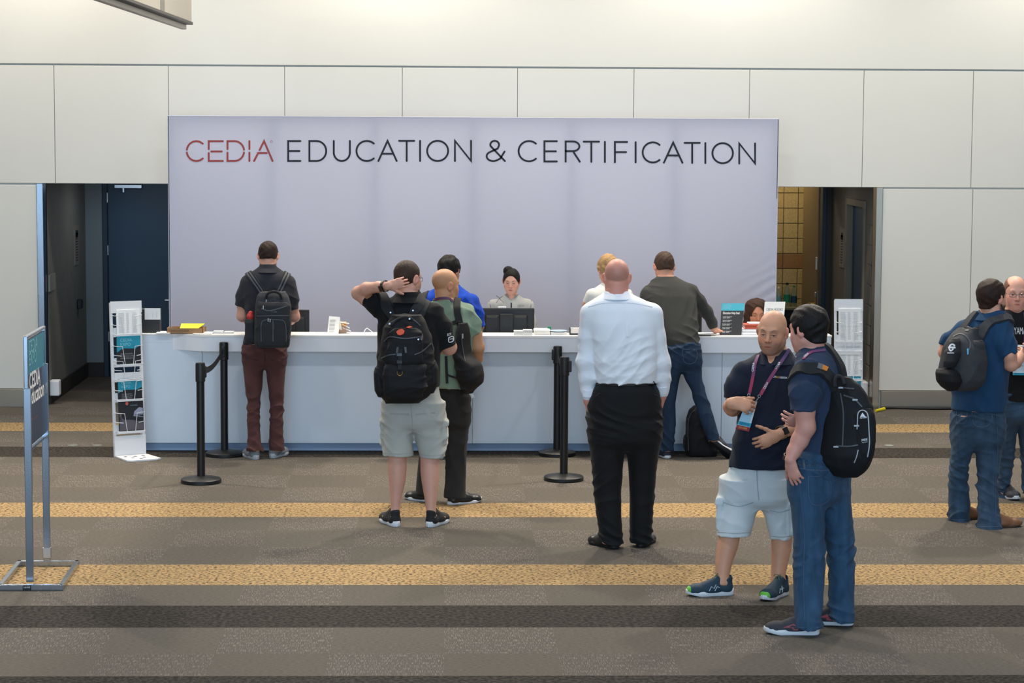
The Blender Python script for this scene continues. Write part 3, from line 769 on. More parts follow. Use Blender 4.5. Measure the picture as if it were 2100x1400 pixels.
# ---- brochure racks
M_RACK = mat('white_powder_coat', (226, 226, 226), .4)
def rack(px0, px1, ptop, pbot, yaw, label, lean, tiers, mir=1):
    c = on_floor((px0 + px1) / 2, pbot); Y = c[1]; sc = Y / F
    wd_ = (px1 - px0) * sc / math.cos(yaw); ht = Z_((px0 + px1) / 2, ptop, Y + .16)
    t = empty('brochure_rack', (c[0], Y, 0), label, 'brochure rack', 'brochure racks at the counter ends')
    r = np.array([math.cos(yaw), math.sin(yaw), 0]); fw = np.array([math.sin(yaw), -math.cos(yaw), 0]); B = np.array([c[0], Y, 0])
    topo = np.array([(-lean * sc), .16, 0]); 
    def P(u, v, f_=0): return B + r * u * wd_ + np.array([0, 0, v * ht]) + topo * v + fw * f_
    def plate(nm, u0, u1, v0, v1, f_, m=M_RACK, th=.004, par=None):
        b_ = MB(); b_.prism([P(u0, v0, f_), P(u1, v0, f_), P(u1, v1, f_), P(u0, v1, f_)], -fw * th); return b_.out(nm, m, par or t)
    plate('header_panel', -.5, .5, .925, 1.0, .012); plate('foot_panel', -.5, .5, .012, .135, .012)
    for u in (-.5, .42): plate('side_rail', u, u + .08, .0, .99, 0, th=.02)
    base = MB(); poly = [B - r * wd_ / 2 + (0, 0, .0), B + r * wd_ / 2, B + r * wd_ / 2 + fw * .30 + r * .02, B + r * wd_ * .42 + fw * .33, B - r * wd_ * .4 + fw * .33, B - r * wd_ / 2 + fw * .30]
    base.prism([p + (0, 0, .002) for p in poly], (0, 0, .012)); base.out('base_plate', M_RACK, t)
    for a, q_ in ((-.28, .10), (0, .12), (.28, .10), (-.18, .2), (.18, .2), (0, .26)):
        cc = B + r * a * wd_ + fw * q_ + (0, 0, .0146); MB().add([cc + .016 * (math.cos(2 * math.pi * j / 14) * r + math.sin(2 * math.pi * j / 14) * fw) for j in range(14)], [tuple(range(14))]).out('base_hole', mat('hole_dark', (40, 38, 36), .9), t)
    for v in tiers:
        wv = MB(); rr = .0028; dep = .05
        plate('shelf_lip', -.42, .42, v - .012, v, dep, th=.003)
        plate('pocket_back', -.42, .42, v - .02, v + .04, .004, th=.002)
        for sgn in (-1, 1):
            wv.tube([P(sgn * .44, v + .12), P(sgn * .44, v + .12, dep), P(sgn * .2, v + .115, dep), P(sgn * .13, v, dep)], rr, 6)
            wv.tube([P(sgn * .44, v + .06), P(sgn * .44, v + .06, dep * .9), P(sgn * .24, v + .055, dep)], rr, 6)
        wv.tube([P(-.44, v), P(-.44, v, dep), P(.44, v, dep), P(.44, v)], rr, 6)
        wv.out('wire_pocket', M_RACK, t)
    return t, P, wd_, ht, r, fw
def lines_print(mb, P, u0, u1, v0, v1, f_, n, mi, fw, cols=((0, .3), (.4, .55), (.7, .95))):
    for i in range(n):
        v = v1 - (v1 - v0) * (i + .5) / n
        for a, c in cols:
            a2, c2 = u0 + (u1 - u0) * a, u0 + (u1 - u0) * (c - .05 * random.random())
            q_ = (v1 - v0) / n * .22; mb.add([P(a2, v - q_, f_), P(c2, v - q_, f_), P(c2, v + q_, f_), P(a2, v + q_, f_)], [(0, 1, 2, 3)], mi)
def sheet_stack(P, u0, u1, v0, v1, fw, label, group=None):
    b_ = MB(); b_.prism([P(u0, v0, .018), P(u1, v0, .018), P(u1, v1, .018), P(u0, v1, .018)], -fw * .012)
    lines_print(b_, P, u0 + .06, u1 - .06, v0 + .01, v1 - .02, .019, 22, 1, fw)
    return b_.out('schedule_sheets', [M_PAPER, mat('faint_print', (196, 197, 200), .8)], label=label, cat='papers', group=group)
def expo_brochure(P, u0, u1, v0, v1, r, fw, label):
    b_ = MB(); b_.prism([P(u0, v0, .018), P(u1, v0, .018), P(u1, v1, .018), P(u0, v1, .018)], -fw * .012, 0)
    f_ = .0188; h = v1 - v0
    b_.add([P(u0, v0 + h * .42, f_), P(u0 + (u1 - u0) * .25, v0 + h * .55, f_), P(u0 + (u1 - u0) * .78, v0 + h * .53, f_), P(u1, v0 + h * .64, f_), P(u1, v1, f_), P(u0, v1, f_)], [tuple(range(6))], 1)
    hz = np.linalg.norm(P(0, v1) - P(0, v0)); up = unit(P(0, v1) - P(0, v0)); ww = np.linalg.norm(P(u1, v0) - P(u0, v0))
    for i, s_ in enumerate(('CEDIA', 'EXPO')):
        text_on(b_, s_, P(u0 + .14 * (u1 - u0), v1 - h * (.22 + .15 * i), f_), r, up, hz * .15, mi=2)
    for i, s_ in enumerate(('2017 TRAINING', 'SCHEDULE AND', 'EXPO PREVIEW')):
        text_on(b_, s_, P(u0 + .14 * (u1 - u0), v0 + h * (.34 - .075 * i), f_), r, up, hz * .065, mi=3)
    return b_.out('brochure', [M_DARKPRINT, M_TEAL, M_TEALPALE, M_TEXTGREY], label=label, cat='brochure', group='training brochures in the racks')
t1, P1, w1, h1, r1, f1 = rack(237, 297, 617, 935, R_(28), 'white brochure rack at the left end of the counter, holding teal brochures', 12, (.79, .595, .5, .37, .165))
sheet_stack(P1, -.32, .42, .785, .945, f1, 'white printed schedule sheets in top pocket of left rack', 'schedule sheets in the racks')
expo_brochure(P1, -.34, .42, .592, .782, r1, f1, 'teal and black brochure in second pocket of left rack')
expo_brochure(P1, -.34, .42, .345, .50, r1, f1, 'teal and black brochure above the car magazine in left rack')
mg = MB(); mg.prism([P1(-.36, .165, .034), P1(.42, .165, .034), P1(.42, .365, .034), P1(-.36, .365, .034)], -f1 * .012)
fz = .035
def mq(pts, mi): mg.add([P1(a, b_, fz) for a, b_ in pts], [tuple(range(len(pts)))], mi)
mq([(-.34, .17), (.4, .17), (.4, .215), (.1, .235), (-.2, .24), (-.34, .262)], 1); mq([(.1, .26), (.4, .25), (.4, .31), (.28, .315), (.13, .29)], 2); mq([(-.34, .235), (-.28, .23), (-.28, .285), (-.34, .285)], 1)
mq([(.14, .262), (.4, .254), (.4, .268), (.16, .272)], 4)
mg.add([P1(-.1 + .045 * math.cos(2 * math.pi * j / 16), .343 + .0115 * math.sin(2 * math.pi * j / 16),   .0355) for j in range(16)], [tuple(range(16))], 3)
text_on(mg, 'CHARGED', P1(.0, .326, .0355), r1, unit(P1(0, 1) - P1(0, 0)), .014, mi=2)
mg.out('magazine', [M_DARKPRINT, mat('magazine_road', (92, 86, 92), .5), mat('magazine_car', (150, 155, 175), .4), mat('magazine_badge', (206, 96, 84), .5), M_DARKPRINT], label='dark magazine with a silver car cover in the left rack', cat='magazine')
t2, P2, w2, h2, r2, f2 = rack(1711, 1770, 613, 938, R_(-1), 'white brochure rack at the right end of the counter, holding schedule sheets', 0, (.735, .675, .5, .37, .165))
sheet_stack(P2, -.36, .42, .735, .94, f2, 'white printed schedule sheets in top pocket of right rack', 'schedule sheets in the racks')
sheet_stack(P2, -.36, .42, .515, .67, f2, 'white printed schedule sheets in second pocket of right rack', 'schedule sheets in the racks')
expo_brochure(P2, -.36, .42, .365, .512, r2, f2, 'teal brochure in third pocket of right rack')

# ---- chrome sign stand at the left edge
base_l, base_r = on_floor(-1, 1211), on_floor(124, 1211)
bk_l, bk_r = on_floor(40, 1160), on_floor(158, 1160)
st = empty('sign_stand', ((base_l + bk_r) / 2) * (1, 1, 0), 'tall chrome sign stand with teal and navy panel at the left edge', 'sign stand')
y0, y1 = base_l[1] + .02, bk_l[1]; xL, xR = base_l[0], base_r[0]; xL2, xR2 = bk_l[0], bk_r[0]
dsl = (xL2 - xL) / (y1 - y0)
bs_ = MB()
def bar(a, c, wv, hv):
    a, c = np.array(a), np.array(c); dv = unit(c - a); sd = np.cross([0, 0, 1], dv)
    bs_.box((a + c) / 2 + (0, 0, hv / 2), (np.linalg.norm(c - a) + wv, wv, hv), .003, np.stack([dv, sd, [0, 0, 1]], 1))
A, B_, C_, D_ = [(xL, y0, .0), (xR, y0, .0), (xR2, y1, .0), (xL2, y1, .0)]
for a, c in ((A, B_), (B_, C_), (C_, D_), (D_, A)): bar(a, c, .028, .035)
bs_.out('base_frame', M_CHROME, st)
pf, pk = on_floor(62, 1203), on_floor(97, 1160)
zf = Z_(52, 796, pf[1]); zk = Z_(89, 742, pk[1])
topF = at(52, 797, pf[1]); topK = at(89, 905, pk[1])
for c_, ph, z1 in ((pf, 15, zf), (pk, 14, Z_(90, 745, pk[1]))):
    wv = ph * c_[1] / F; MB().bx(c_[0] - wv / 2, c_[0] + wv / 2, c_[1] - .012, c_[1] + .012, .03, z1, .003).out('post', M_CHROME, st)
bz = Z_(97, 1128, pk[1]); MB().bx(pk[0] - .026, pk[0] + .026, pk[1] - .016, pk[1] + .016, bz - .05, bz + .02, .004).out('post_sleeve', M_METAL, st)
# panel corners: near-left edge / far-right edge
yn, yf_ = pf[1] - .0, pk[1] + .02
NT, NB = at(48, 688, yn), at(60, 918, yn); FT, FB = at(86, 675, yf_), at(95, 900, yf_)
NT[:2] = NB[:2] = (NT[:2] + NB[:2]) / 2; FT[:2] = FB[:2] = (FT[:2] + FB[:2]) / 2
zt_, zb_ = (NT[2] + FT[2]) / 2, (NB[2] + FB[2]) / 2
A0 = np.array([NT[0], NT[1], 0]); A1 = np.array([FT[0], FT[1], 0]); dv = unit(A1 - A0); nn = np.cross(dv, [0, 0, 1]); LWid = np.linalg.norm(A1 - A0)
def SP(u, z, o=0): return A0 + dv * u * LWid + nn * o + np.array([0, 0, z])
p_ = MB().prism([SP(.03, zb_ + .02, -.006), SP(.97, zb_ + .02, -.006), SP(.97, zt_ - .02, -.006), SP(.03, zt_ - .02, -.006)], nn * .012, 0)
hgt = zt_ - zb_
p_.add([SP(.03, zt_ - hgt * .34, .0065), SP(.97, zt_ - hgt * .34, .0065), SP(.97, zt_ - .02, .0065), SP(.03, zt_ - .02, .0065)], [(0, 1, 2, 3)], 1)
p_.out('sign_panel', [mat('navy_print', (38, 44, 62), .35), mat('teal_sign_print', (36, 128, 146), .35)], st)
lt_ = MB(); up = (0, 0, 1)
for i, s_ in enumerate(('CEDIA', 'EXPO')): text_on(lt_, s_, SP(.1, zt_ - hgt * (.15 + .11 * i), .007), dv, up, .11, mi=0)
text_on(lt_, 'CEDIA', SP(.1, zt_ - hgt * .47, .007), dv, up, .14, mi=1, bold=True); text_on(lt_, 'Education', SP(.1, zt_ - hgt * .61, .007), dv, up, .14, mi=1, bold=True)
lt_.add([SP(.1, zt_ - hgt * .755, .007), SP(.55, zt_ - hgt * .755, .007), SP(.55, zt_ - hgt * .75, .007), SP(.1, zt_ - hgt * .75, .007)], [(0, 1, 2, 3)], 2)
lt_.out('lettering', [M_TEALPALE, M_WHITEPRINT, mat('coral_rule', (160, 70, 80), .7)], st)
fr = MB()
for u in (0, 1): fr.box(SP(u, (zt_ + zb_) / 2), (.018, .026, hgt), .004, np.stack([dv, nn, [0, 0, 1]], 1))
for z in (zb_, zt_): fr.box(SP(.5, z), (LWid + .018, .026, .018), .004, np.stack([dv, nn, [0, 0, 1]], 1))
fr.out('sign_frame', M_CHROME, st)
sk = MB().bx(pf[0] - .025, pf[0] + .025, y0 - .018, y0 - .0145, .002, .033, .002)
text_on(sk, 'ULINE', (pf[0] - .019, y0 - .0183, .016), (1, 0, 0), (0, 0, 1), .014, mi=1, width=.038); sk.out('sticker', [M_BLACKP, M_WHITEPRINT], st)

# ---- crowd-control posts
def post(px, ptop, pbase, label, clip=None):
    c = on_floor(px, pbase); Y = c[1]; zt = Z_(px, ptop, Y); k = Y / F
    t = empty('stanchion', (c[0], Y, 0), label, 'stanchion post', 'black belt stanchions before the counter')
    MB().lathe((c[0], Y, 0), [(.15, 0), (.157, .004), (.157, .028), (.148, .036), (.06, .052), (.04, .055)], 48).out('base', M_BLACKP, t, smooth=True)
    MB().lathe((c[0], Y, .05), [(.0315, 0), (.0315, zt - .18)], 32).out('tube', mat('black_satin', (14, 14, 16), .35), t, smooth=True)
    MB().lathe((c[0], Y, zt - .15), [(.034, 0), (.038, .004), (.038, .135), (.034, .148), (.02, .15)], 32).out('belt_head', M_BLACKP, t, smooth=True)
    if clip: MB().box((c[0] + clip[0], Y + clip[1], zt - .075), (.03, .05, .09), .006).out('belt_clip', M_BLACKP, t)
    return t, np.array([c[0], Y, zt - .05])
s1, h1_ = post(460.5, 701, 934, 'black stanchion post on the left, close to the counter', (.0, -.04))
s2, h2_ = post(412.5, 743, 989, 'black stanchion post on the left, nearer with belt', (.03, .02))
s3, h3_ = post(1142, 709, 933, 'black stanchion post right of centre, close to the counter', (-.035, 0))
s4, h4_ = post(1156, 731, 984, 'black stanchion post right of centre, nearer the front', (.04, 0))
M_BELT = mat('black_webbing', (16, 16, 17), .8, bump=.3, bscale=500)
for ha, hb, par in ((h1_, h2_, s2), (h3_, h4_, s4)):
    P = np.array([ha + (hb - ha) * t for t in np.linspace(.03, .97, 16)]); P[:, 2] += -.02 - .05 * np.sin(np.linspace(0, math.pi, 16))
    d_ = unit(hb - ha); MB().strip(P, np.tile([0, 0, 1.0], (16, 1)), np.tile(np.cross(d_, [0, 0, 1]), (16, 1)), .05, .002).out('belt', M_BELT, par)

# ---- things on the counter
def onledge(px, py=686): 
    p = on_floor(px, py, ZT); return np.array([p[0], min(max(p[1], YF + .04), YC + .15), ZT])
def card_box(name, px0, px1, pt, pb, Y, dep, m, label, cat, group=None, bev=.003, z0=None):
    a = at(px0, pb, Y); c = at(px1, pt, Y); z = a[2] if z0 is None else z0
    b_ = MB().bx(a[0], c[0], Y, Y + dep, z, c[2], bev); return b_, b_
k = YL
b_ = MB(); a = at(289, 680, YC + .1); c = at(329, 633, YC + .1)
b_.bx(a[0], c[0], YC + .04, YC + .16, ZT, c[2], .003)
o = b_.out('display_box', mat('charcoal_card', (34, 33, 33), .6), label='black card box with white label on left end of counter', cat='box')
q0, q1 = at(297, 655, YC + .04), at(329, 632, YC + .04)
lb = MB().bx(q0[0], q1[0], YC + .034, YC + .039, q0[2], q1[2], .001)
for xx in (.5, .75): lb.add([(q0[0] + (q1[0] - q0[0]) * (xx + e), YC + .0338, q0[2] + (q1[2] - q0[2]) * g) for e, g in ((0, .15), (.012, .15), (.012, .72), (0, .72))], [(0, 1, 2, 3)], 1)
lb.out('white_label', [M_PAPER, M_TEXTGREY], o)
# kraft tray with yellow card and white sheets
x0, x1 = at(343, 682, YL)[0], at(417, 682, YL)[0]
zt = Z_(380, 672, YL); M_KRAFT = mat('kraft_card', (160, 122, 84), .8, var=.05)
tr_ = MB(); yy0, yy1 = YL - .04, YL + .14
for args in ((x0, x1, yy0, yy0 + .004), (x0 + .02, x1 + .01, yy1 - .004, yy1), (x0, x0 + .004, yy0, yy1), (x1 - .004, x1, yy0, yy1)): tr_.bx(*args, ZT + .002, zt)
tr_.bx(x0, x1, yy0, yy1, ZT + .001, ZT + .005)
text_on(tr_, 'COFFEE & TEA CARRIER', (x0 + .02, yy0 - .0005, ZT + .02), (1, 0, 0), (0, 0, 1), .016, mi=1, width=.17)
tr_.out('cardboard_tray', [M_KRAFT, mat('kraft_print', (110, 80, 52), .8)], label='shallow brown cardboard tray on the counter near the left end', cat='tray')
yc = MB().prism([at(369, 674, YL), at(406, 674, YL), at(420, 664, YL + .1), at(372, 664, YL + .1)], (0, 0, .004)).out('yellow_card', mat('yellow_card', (240, 226, 40), .7), label='bright yellow sheet lying in the cardboard tray', cat='paper')
MB().box((x1 + .0, YL + .02, ZT + .004), (.16, .2, .004), .001).out('white_sheet', M_PAPER, label='white sheet under the cardboard tray', cat='paper')
MB().box((x0 - .03, YL + .03, ZT + .006), (.12, .18, .008), .001).out('white_sheet', M_PAPER, label='white sheets between black box and cardboard tray', cat='paper')
def cards(px0, px1, pb, pt, label, group, Y=None, dep=.09, nm='card_stack', m=None, cat='card stack'):
    Y = Y or YF + .03; a, c = at(px0, pb, Y), at(px1, pt, Y); n = max(2, int((c[2] - ZT) / .005)); b_ = MB(); hgt_ = max(c[2] - ZT, .006)
    for i in range(n):
        j = random.uniform(-.002, .002); b_.bx(a[0] + j, c[0] + j, Y + j, Y + dep + j, ZT + .0005 + hgt_ * i / n, ZT + hgt_ * (i + .92) / n, .0005)
    return b_.out(nm, m or M_PAPER, label=label, cat=cat, group=group)
cards(437, 457, 685, 679, 'left one of two small white card stacks beside the tray', 'small white card stacks', YL - .02)
cards(459, 478, 685, 680, 'right one of two small white card stacks beside the tray', 'small white card stacks', YL - .02)
cards(1054, 1074, 686, 678.5, 'low white card stack right of the centre monitor', 'small white card stacks')
cards(1073.5, 1092, 686, 676.5, 'taller white card stack right of the centre monitor', 'small white card stacks')
cards(1096, 1128, 686, 677, 'white paper pile beside the card stacks', None, YL - .05, .2, 'paper_pile', None, 'papers')
cards(1130, 1162, 686, 681.5, 'thin spread of white papers under a pale blue dish', None, YL - .05, .2, 'paper_pile', None, 'papers')
q = at(1145, 678, YL + .02); MB().lathe((q[0], q[1], ZT + .022), [(.05, 0), (.075, .008), (.078, .012), (.07, .012), (.05, .006)], 32).out('shallow_dish', mat('pale_blue', (170, 190, 205), .4), smooth=True, label='pale blue shallow dish on the papers at the counter', cat='dish')
a, c = at(1123, 676, YL + .12), at(1130, 669, YL + .12); MB().bx(a[0], c[0], YL + .11, YL + .13, ZT, c[2], .003).out('green_box', mat('green_card', (10, 130, 90), .6), label='tiny green box standing behind the papers', cat='box')
a, c = at(1168, 684, YL), at(1190, 671, YL)
hb = MB().bx(a[0], a[0] + .006, YL - .03, YL + .05, ZT, c[2], .001).bx(c[0] - .006, c[0], YL - .03, YL + .05, ZT, c[2], .001).bx(a[0], c[0], YL - .03, YL + .05, ZT, ZT + .008, .001).bx(a[0], c[0], YL + .044, YL + .05, ZT, c[2], .001).out('card_holder', M_BLACKP, label='black card holder filled with white cards by the white shirted man', cat='card holder')
MB().bx(a[0] + .008, c[0] - .008, YL - .02, YL + .04, ZT + .012, c[2] - .004, .001).out('white_cards', M_PAPER, hb)
# folded paper tent, paper carton, white slips, cable
T0, T1, T2, T3 = at(671, 681, YL - .02), at(694, 682, YL - .02), at(697, 650, YL + .02), at(675, 648, YL + .02)
for p in (T0, T1): p[2] = ZT
tt = MB(); tt.prism([T0, T1, T2, T3], (0, .0015, 0)); back = [T2 + (0, .0016, 0), T3 + (0, .0016, 0), np.array([T3[0], T3[1] + .05, ZT]), np.array([T2[0] + .02, T2[1] + .05, ZT])]; tt.prism(back, (0, .0015, 0))
def TP(u, v): return T0 + (T1 - T0) * u + (T3 - T0) * v + np.array([0, -.001, 0])
for i in range(13):
    v = .78 - i * .055; 
    if i % 4 == 3: continue
    tt.add([TP(.12, v), TP(.12 + .5 * random.uniform(.8, 1.1), v), TP(.12 + .5, v + .02), TP(.12, v + .02)], [(0, 1, 2, 3)], 1)
tt.out('paper_tent', [M_PAPER, M_TEXTGREY], label='folded white paper tent with printed text on the counter', cat='sign')
a, c = at(695, 681, YL + .08), at(703, 660, YL + .08)
cb_ = MB().bx(a[0], c[0] + .03, YL + .06, YL + .13, ZT, c[2], .002).out('tissue_carton', mat('tan_card', (180, 150, 125), .7), label='tan carton with orange band behind the paper tent', cat='box')
MB().bx(a[0] - .001, c[0] + .031, YL + .058, YL + .132, c[2] - .03, c[2] - .012, .001).out('orange_band', mat('orange_card', (225, 150, 40), .6), cb_)
for i, (x, y, rot) in enumerate(((707, 662, -8), (709, 668, -30), (711, 675, -25))):
    p = at(x, y, YL + .05 + .01 * i); R = np.array(Matrix.Rotation(R_(-rot), 3, 'Y')); MB().box(p, (.075, .05, .003), .0005, R).out('paper_slip', M_PAPER, label=('top', 'middle', 'lowest')[i] + ' white slip sticking out beside the tan carton', cat='paper', group='white paper slips')
MB().tube(spline([at(745, 684, YL), at(749, 676, YL + .02), at(753, 673, YL + .03), at(759, 677, YL + .04), at(768, 684, YL + .06)], 6), .0035, 6).out('cable', M_WHITE, label='white cable loop on the counter near black shirted man', cat='cable')

# monitors on the lower desk
def monitor(px0, px1, pt, pb, Y, label, hp=False):
    a, c = at(px0, pb, Y), at(px1, pt, Y); xm_ = (a[0] + c[0]) / 2; wd_ = c[0] - a[0]; zb2 = c[2] - wd_ * .60 if hp else a[2] - .1
    t = empty('monitor', (xm_, Y + .1, .76), label, 'monitor', 'black monitors behind the counter')
    MB().bx(a[0], c[0], Y, Y + .035, zb2, c[2], .008).out('screen_shell', M_BLACKP, t)
    b2 = MB(); zc = c[2] - .045
    b2.bx(xm_ - wd_ * .38, xm_ + wd_ * .38, Y - .022, Y + .002, zb2 + .03, zc - .012, .012)
    for s_ in (-1, 1): b2.bx(xm_ + s_ * wd_ * .16, xm_ + s_ * wd_ * .35, Y - .0245, Y - .02, zc - .026, zc - .0215, .001, 1); b2.bx(xm_ + s_ * wd_ * .16, xm_ + s_ * wd_ * .35, Y - .0245, Y - .02, zc - .035, zc - .031, .001, 1)
    b2.out('back_housing', [M_BLACKP, mat('vent_grey', (80, 76, 62), .4)], t)
    MB().bx(xm_ - wd_ * .13, xm_ + wd_ * .13, Y - .045, Y - .018, .80, zc - .0, .01).bx(xm_ - wd_ * .3, xm_ + wd_ * .3, Y - .1, Y + .12, .762, .775, .005).out('stand', M_BLACKP, t)
    if hp:
        lg = MB(); q_ = at((px0 + px1) / 2 - 1, 660, Y - .046)
        V, Fc = stroke2d(arc(0, 0, .03, .03, 0, 360, 28), .002); lg.add([(q_[0] + v[0], Y - .0465, q_[2] + v[1]) for v in V], [f[::-1] for f in Fc])
        for st_ in ([(-.02, -.018), (-.008, .022)], [(-.013, .0), (-.004, .006), (-.009, -.016)], [(.001, -.028), (.014, .01)], [(.012, .006), (.022, .006), (.015, -.012), (.005, -.012)]):
            V, Fc = stroke2d(st_, .003); lg.add([(q_[0] + v[0], Y - .0465, q_[2] + v[1]) for v in V], [f[::-1] for f in Fc])
        lg.out('logo', mat('logo_grey', (52, 50, 46), .4), t)
    return t
monitor(981, 1096, 632, 690, YC + .42, 'wide black monitor seen from behind in front of the seated woman', True)
monitor(560, 634, 635, 690, YC + .42, 'black monitor behind the counter beside the maroon trousered man')
monitor(1385, 1440, 625, 690, YC + .42, 'black monitor mostly hidden behind the grey sweater man')
q = at(1030, 630, YC + .40); MB().box((q[0], YC + .44, q[2] - .005), (.07, .02, .02), .002).out('note_pad', M_PAPER, label='small white note on top of the centre monitor', cat='paper')
# signs at the right of the counter
def easel(px, py, Y, wpx, hpx, tilt, label, paint, mats, cat='sign'):
    B0, B1 = at(px[0], py[0], Y), at(px[1], py[0], Y); tl = at(px[2], py[1], Y + tilt); tr2 = at(px[3], py[1], Y + tilt)
    for p in (B0, B1): p[2] = ZT + .001
    t = empty('counter_sign', ((B0[0] + B1[0]) / 2, Y, ZT), label, cat, 'standing signs on the counter')
    r = unit(B1 - B0); n = unit(np.cross(B1 - B0, tl - B0))
    def Pq(u, v, o=0): return (B0 * (1 - u) + B1 * u) * (1 - v) + (tl * (1 - u) + tr2 * u) * v + n * o
    b2 = MB().prism([Pq(0, 0), Pq(1, 0), Pq(1, 1), Pq(0, 1)], -n * .004); paint(b2, Pq, r, unit(tl - B0)); b2.out('panel', mats, t)
    MB().prism([Pq(.3, .75, -.005), Pq(.7, .75, -.005), np.array([Pq(.7, 0)[0], Y + tilt + .05, ZT + .001]), np.array([Pq(.3, 0)[0], Y + tilt + .05, ZT + .001])], (0, .003, 0)).out('easel_back', M_BLACKP, t)
def paint_help(b2, P, r, up):
    b2.add([P(0, .77, .0004), P(1, .77, .0004), P(1, 1, .0004), P(0, 1, .0004)], [(0, 1, 2, 3)], 1)
    hh_ = np.linalg.norm(P(0, 1) - P(0, 0)); ww = np.linalg.norm(P(1, 0) - P(0, 0))
    for i, s_ in enumerate(('CEDIA', 'EXPO')): text_on(b2, s_, P(.08, .90 - .075 * i), r, up, hh_ * .09, mi=2)
    text_on(b2, 'Education Help Desk', P(.08, .665), r, up, hh_ * .1, mi=3, bold=True, width=ww * .8)
    for i, (s_, s2) in enumerate((('Tuesday, September 5', '7:00 AM - 5:00 PM'), ('Wednesday, September 6', '7:00 AM - 5:30 PM'), ('Thursday, September 7', '7:00 AM - 5:30 PM'), ('Friday, September 8', '7:00 AM - 5:30 PM'), ('Saturday, September 9', '7:00 AM - 3:00 PM'))):
        text_on(b2, s_, P(.08, .565 - .113 * i), r, up, hh_ * .043, mi=3, width=ww * .44); text_on(b2, s2, P(.08, .527 - .113 * i), r, up, hh_ * .043, mi=3, width=ww * .34)
easel((1476.5, 1520, 1480, 1527), (684, 622), YL - .02, 0, 0, .09, 'black and teal Education Help Desk sign on the counter', paint_help, [mat('charcoal_print', (40, 39, 39), .5), M_TEAL if False else mat('bright_teal_print', (70, 178, 198), .5), M_TEALPALE, M_WHITEPRINT])
def paint_books(b2, P, r, up): text_on(b2, 'CEDIA BOOKS', P(.1, .73), r, up, .03, mi=1, width=np.linalg.norm(P(1, 0) - P(0, 0)) * .8)
easel((1563, 1605, 1568.5, 1610.5), (684, 618.5), YL + .05, 0, 0, .06, 'white CEDIA BOOKS sign on the counter behind the bald man', paint_books, [M_PAPER, mat('books_ink', (90, 84, 78), .7)])
def book(px0, px1, pb, pt, Y, m, label, z0, dep=.17):
    a, c = at(px0, pb, Y), at(px1, pt, Y); t = MB().bx(a[0] + .004, c[0], Y + .004, Y + dep - .003, z0 + .003, z0 + (c[2] - a[2]) - .003, .001).out('book', M_PAPER, label=label, cat='book', group='books stacked on the counter')
    MB().bx(a[0], c[0] + .002, Y, Y + dep, z0, z0 + .003).bx(a[0], c[0] + .002, Y, Y + dep, z0 + (c[2] - a[2]) - .003, z0 + (c[2] - a[2])).bx(a[0], c[0] + .002, Y, Y + .003, z0, z0 + (c[2] - a[2]), .001).out('cover', m, t)
    return z0 + (c[2] - a[2])
M_ORB = mat('orange_cover', (196, 84, 56), .6)
z = ZT + .001
z = book(1521.5, 1572, 686, 680, YL, M_WHITE, 'lower white book beneath the orange books', z)
z = book(1522, 1572, 680, 674.5, YL, M_WHITE, 'upper white book beneath the orange books', z)
z = book(1528, 1576, 674, 669.5, YL + .02, M_ORB, 'lower orange book beside the help desk sign', z)
z = book(1528, 1577, 669.5, 665.5, YL + .02, M_ORB, 'upper orange book beside the help desk sign', z)
a, c = at(1535, 666, YL + .05), at(1575, 662, YL + .05); MB().bx(a[0], c[0], YL + .04, YL + .16, z + .001, z + .014, .004).out('paper_pile', M_PAPER, label='white papers lying on top of the orange books', cat='papers')
q = at(1437, 685, YL - .02); MB().box((q[0] + .0, YL + .0, ZT + .006), (.16, .2, .006), .001).out('clipboard', mat('dark_board', (40, 40, 42), .5), label='dark clipboard on the counter beside leaning man hand', cat='clipboard')
MB().box((q[0] + .05, YL + .02, ZT + .0115), (.16, .18, .003), .001).out('white_sheet', M_PAPER, label='white sheet on the dark clipboard', cat='paper')

# ---- bottles on the table in the back room
YQ = 26.7; zq = Z_(1620, 628, YQ)
tb = empty('side_table', (X_(1600, 630, YQ), YQ, 0), 'dark low table under the bottles in the back room', 'table')
MB().bx(X_(1480, 630, YQ), X_(1652, 630, YQ), YQ - .18, YQ + .25, zq - .03, zq, .004).out('table_top', mat('stone_top', (120, 118, 96), .4), tb)
MB().bx(X_(1485, 630, YQ), X_(1650, 630, YQ), YQ - .1, YQ + .22, 0, zq - .03).out('under_table_dark', mat('under_table_black', (12, 12, 12), .6), tb)  # black block put in for the dark space under the top
M_PET = mat('clear_plastic', (205, 225, 215), .12, alpha=.4, trans=.85); 
def bottle(px, pb, pt, m, cap, lab, label):
    c = at(px, pb, YQ); h = Z_(px, pt, YQ) - zq; r = h * .15
    t = empty('water_bottle', (c[0], YQ, zq), label, 'bottle', 'bottles in the back room')
    MB().lathe((c[0], YQ, zq + .001), [(r * .9, 0), (r, .006), (r, h * .55), (r * .92, h * .62), (r * .4, h * .86), (r * .36, h * .93)], 24).out('bottle_body', m, t, smooth=True)
    MB().lathe((c[0], YQ, zq + h * .91), [(r * .42, 0), (r * .42, h * .085), (r * .3, h * .09)], 20).out('cap', cap, t)
    MB().lathe((c[0], YQ, zq + h * .18), [(r * 1.02, 0), (r * 1.02, h * .32)], 24).out('wrapper', lab, t, smooth=True)
M_GC = mat('green_cap', (30, 130, 70), .5)
bottle(1596.5, 619, 588, mat('pale_pet', (190, 210, 205), .2, trans=.6), M_WHITE, mat('pale_blue_wrap', (110, 170, 180), .5), 'pale bottle with white cap at the edge of the backdrop')
bottle(1613.5, 626, 579.5, M_PET, M_BLACKP, mat('green_wrap', (30, 130, 100), .5), 'clear bottle with dark cap and green wrapper')
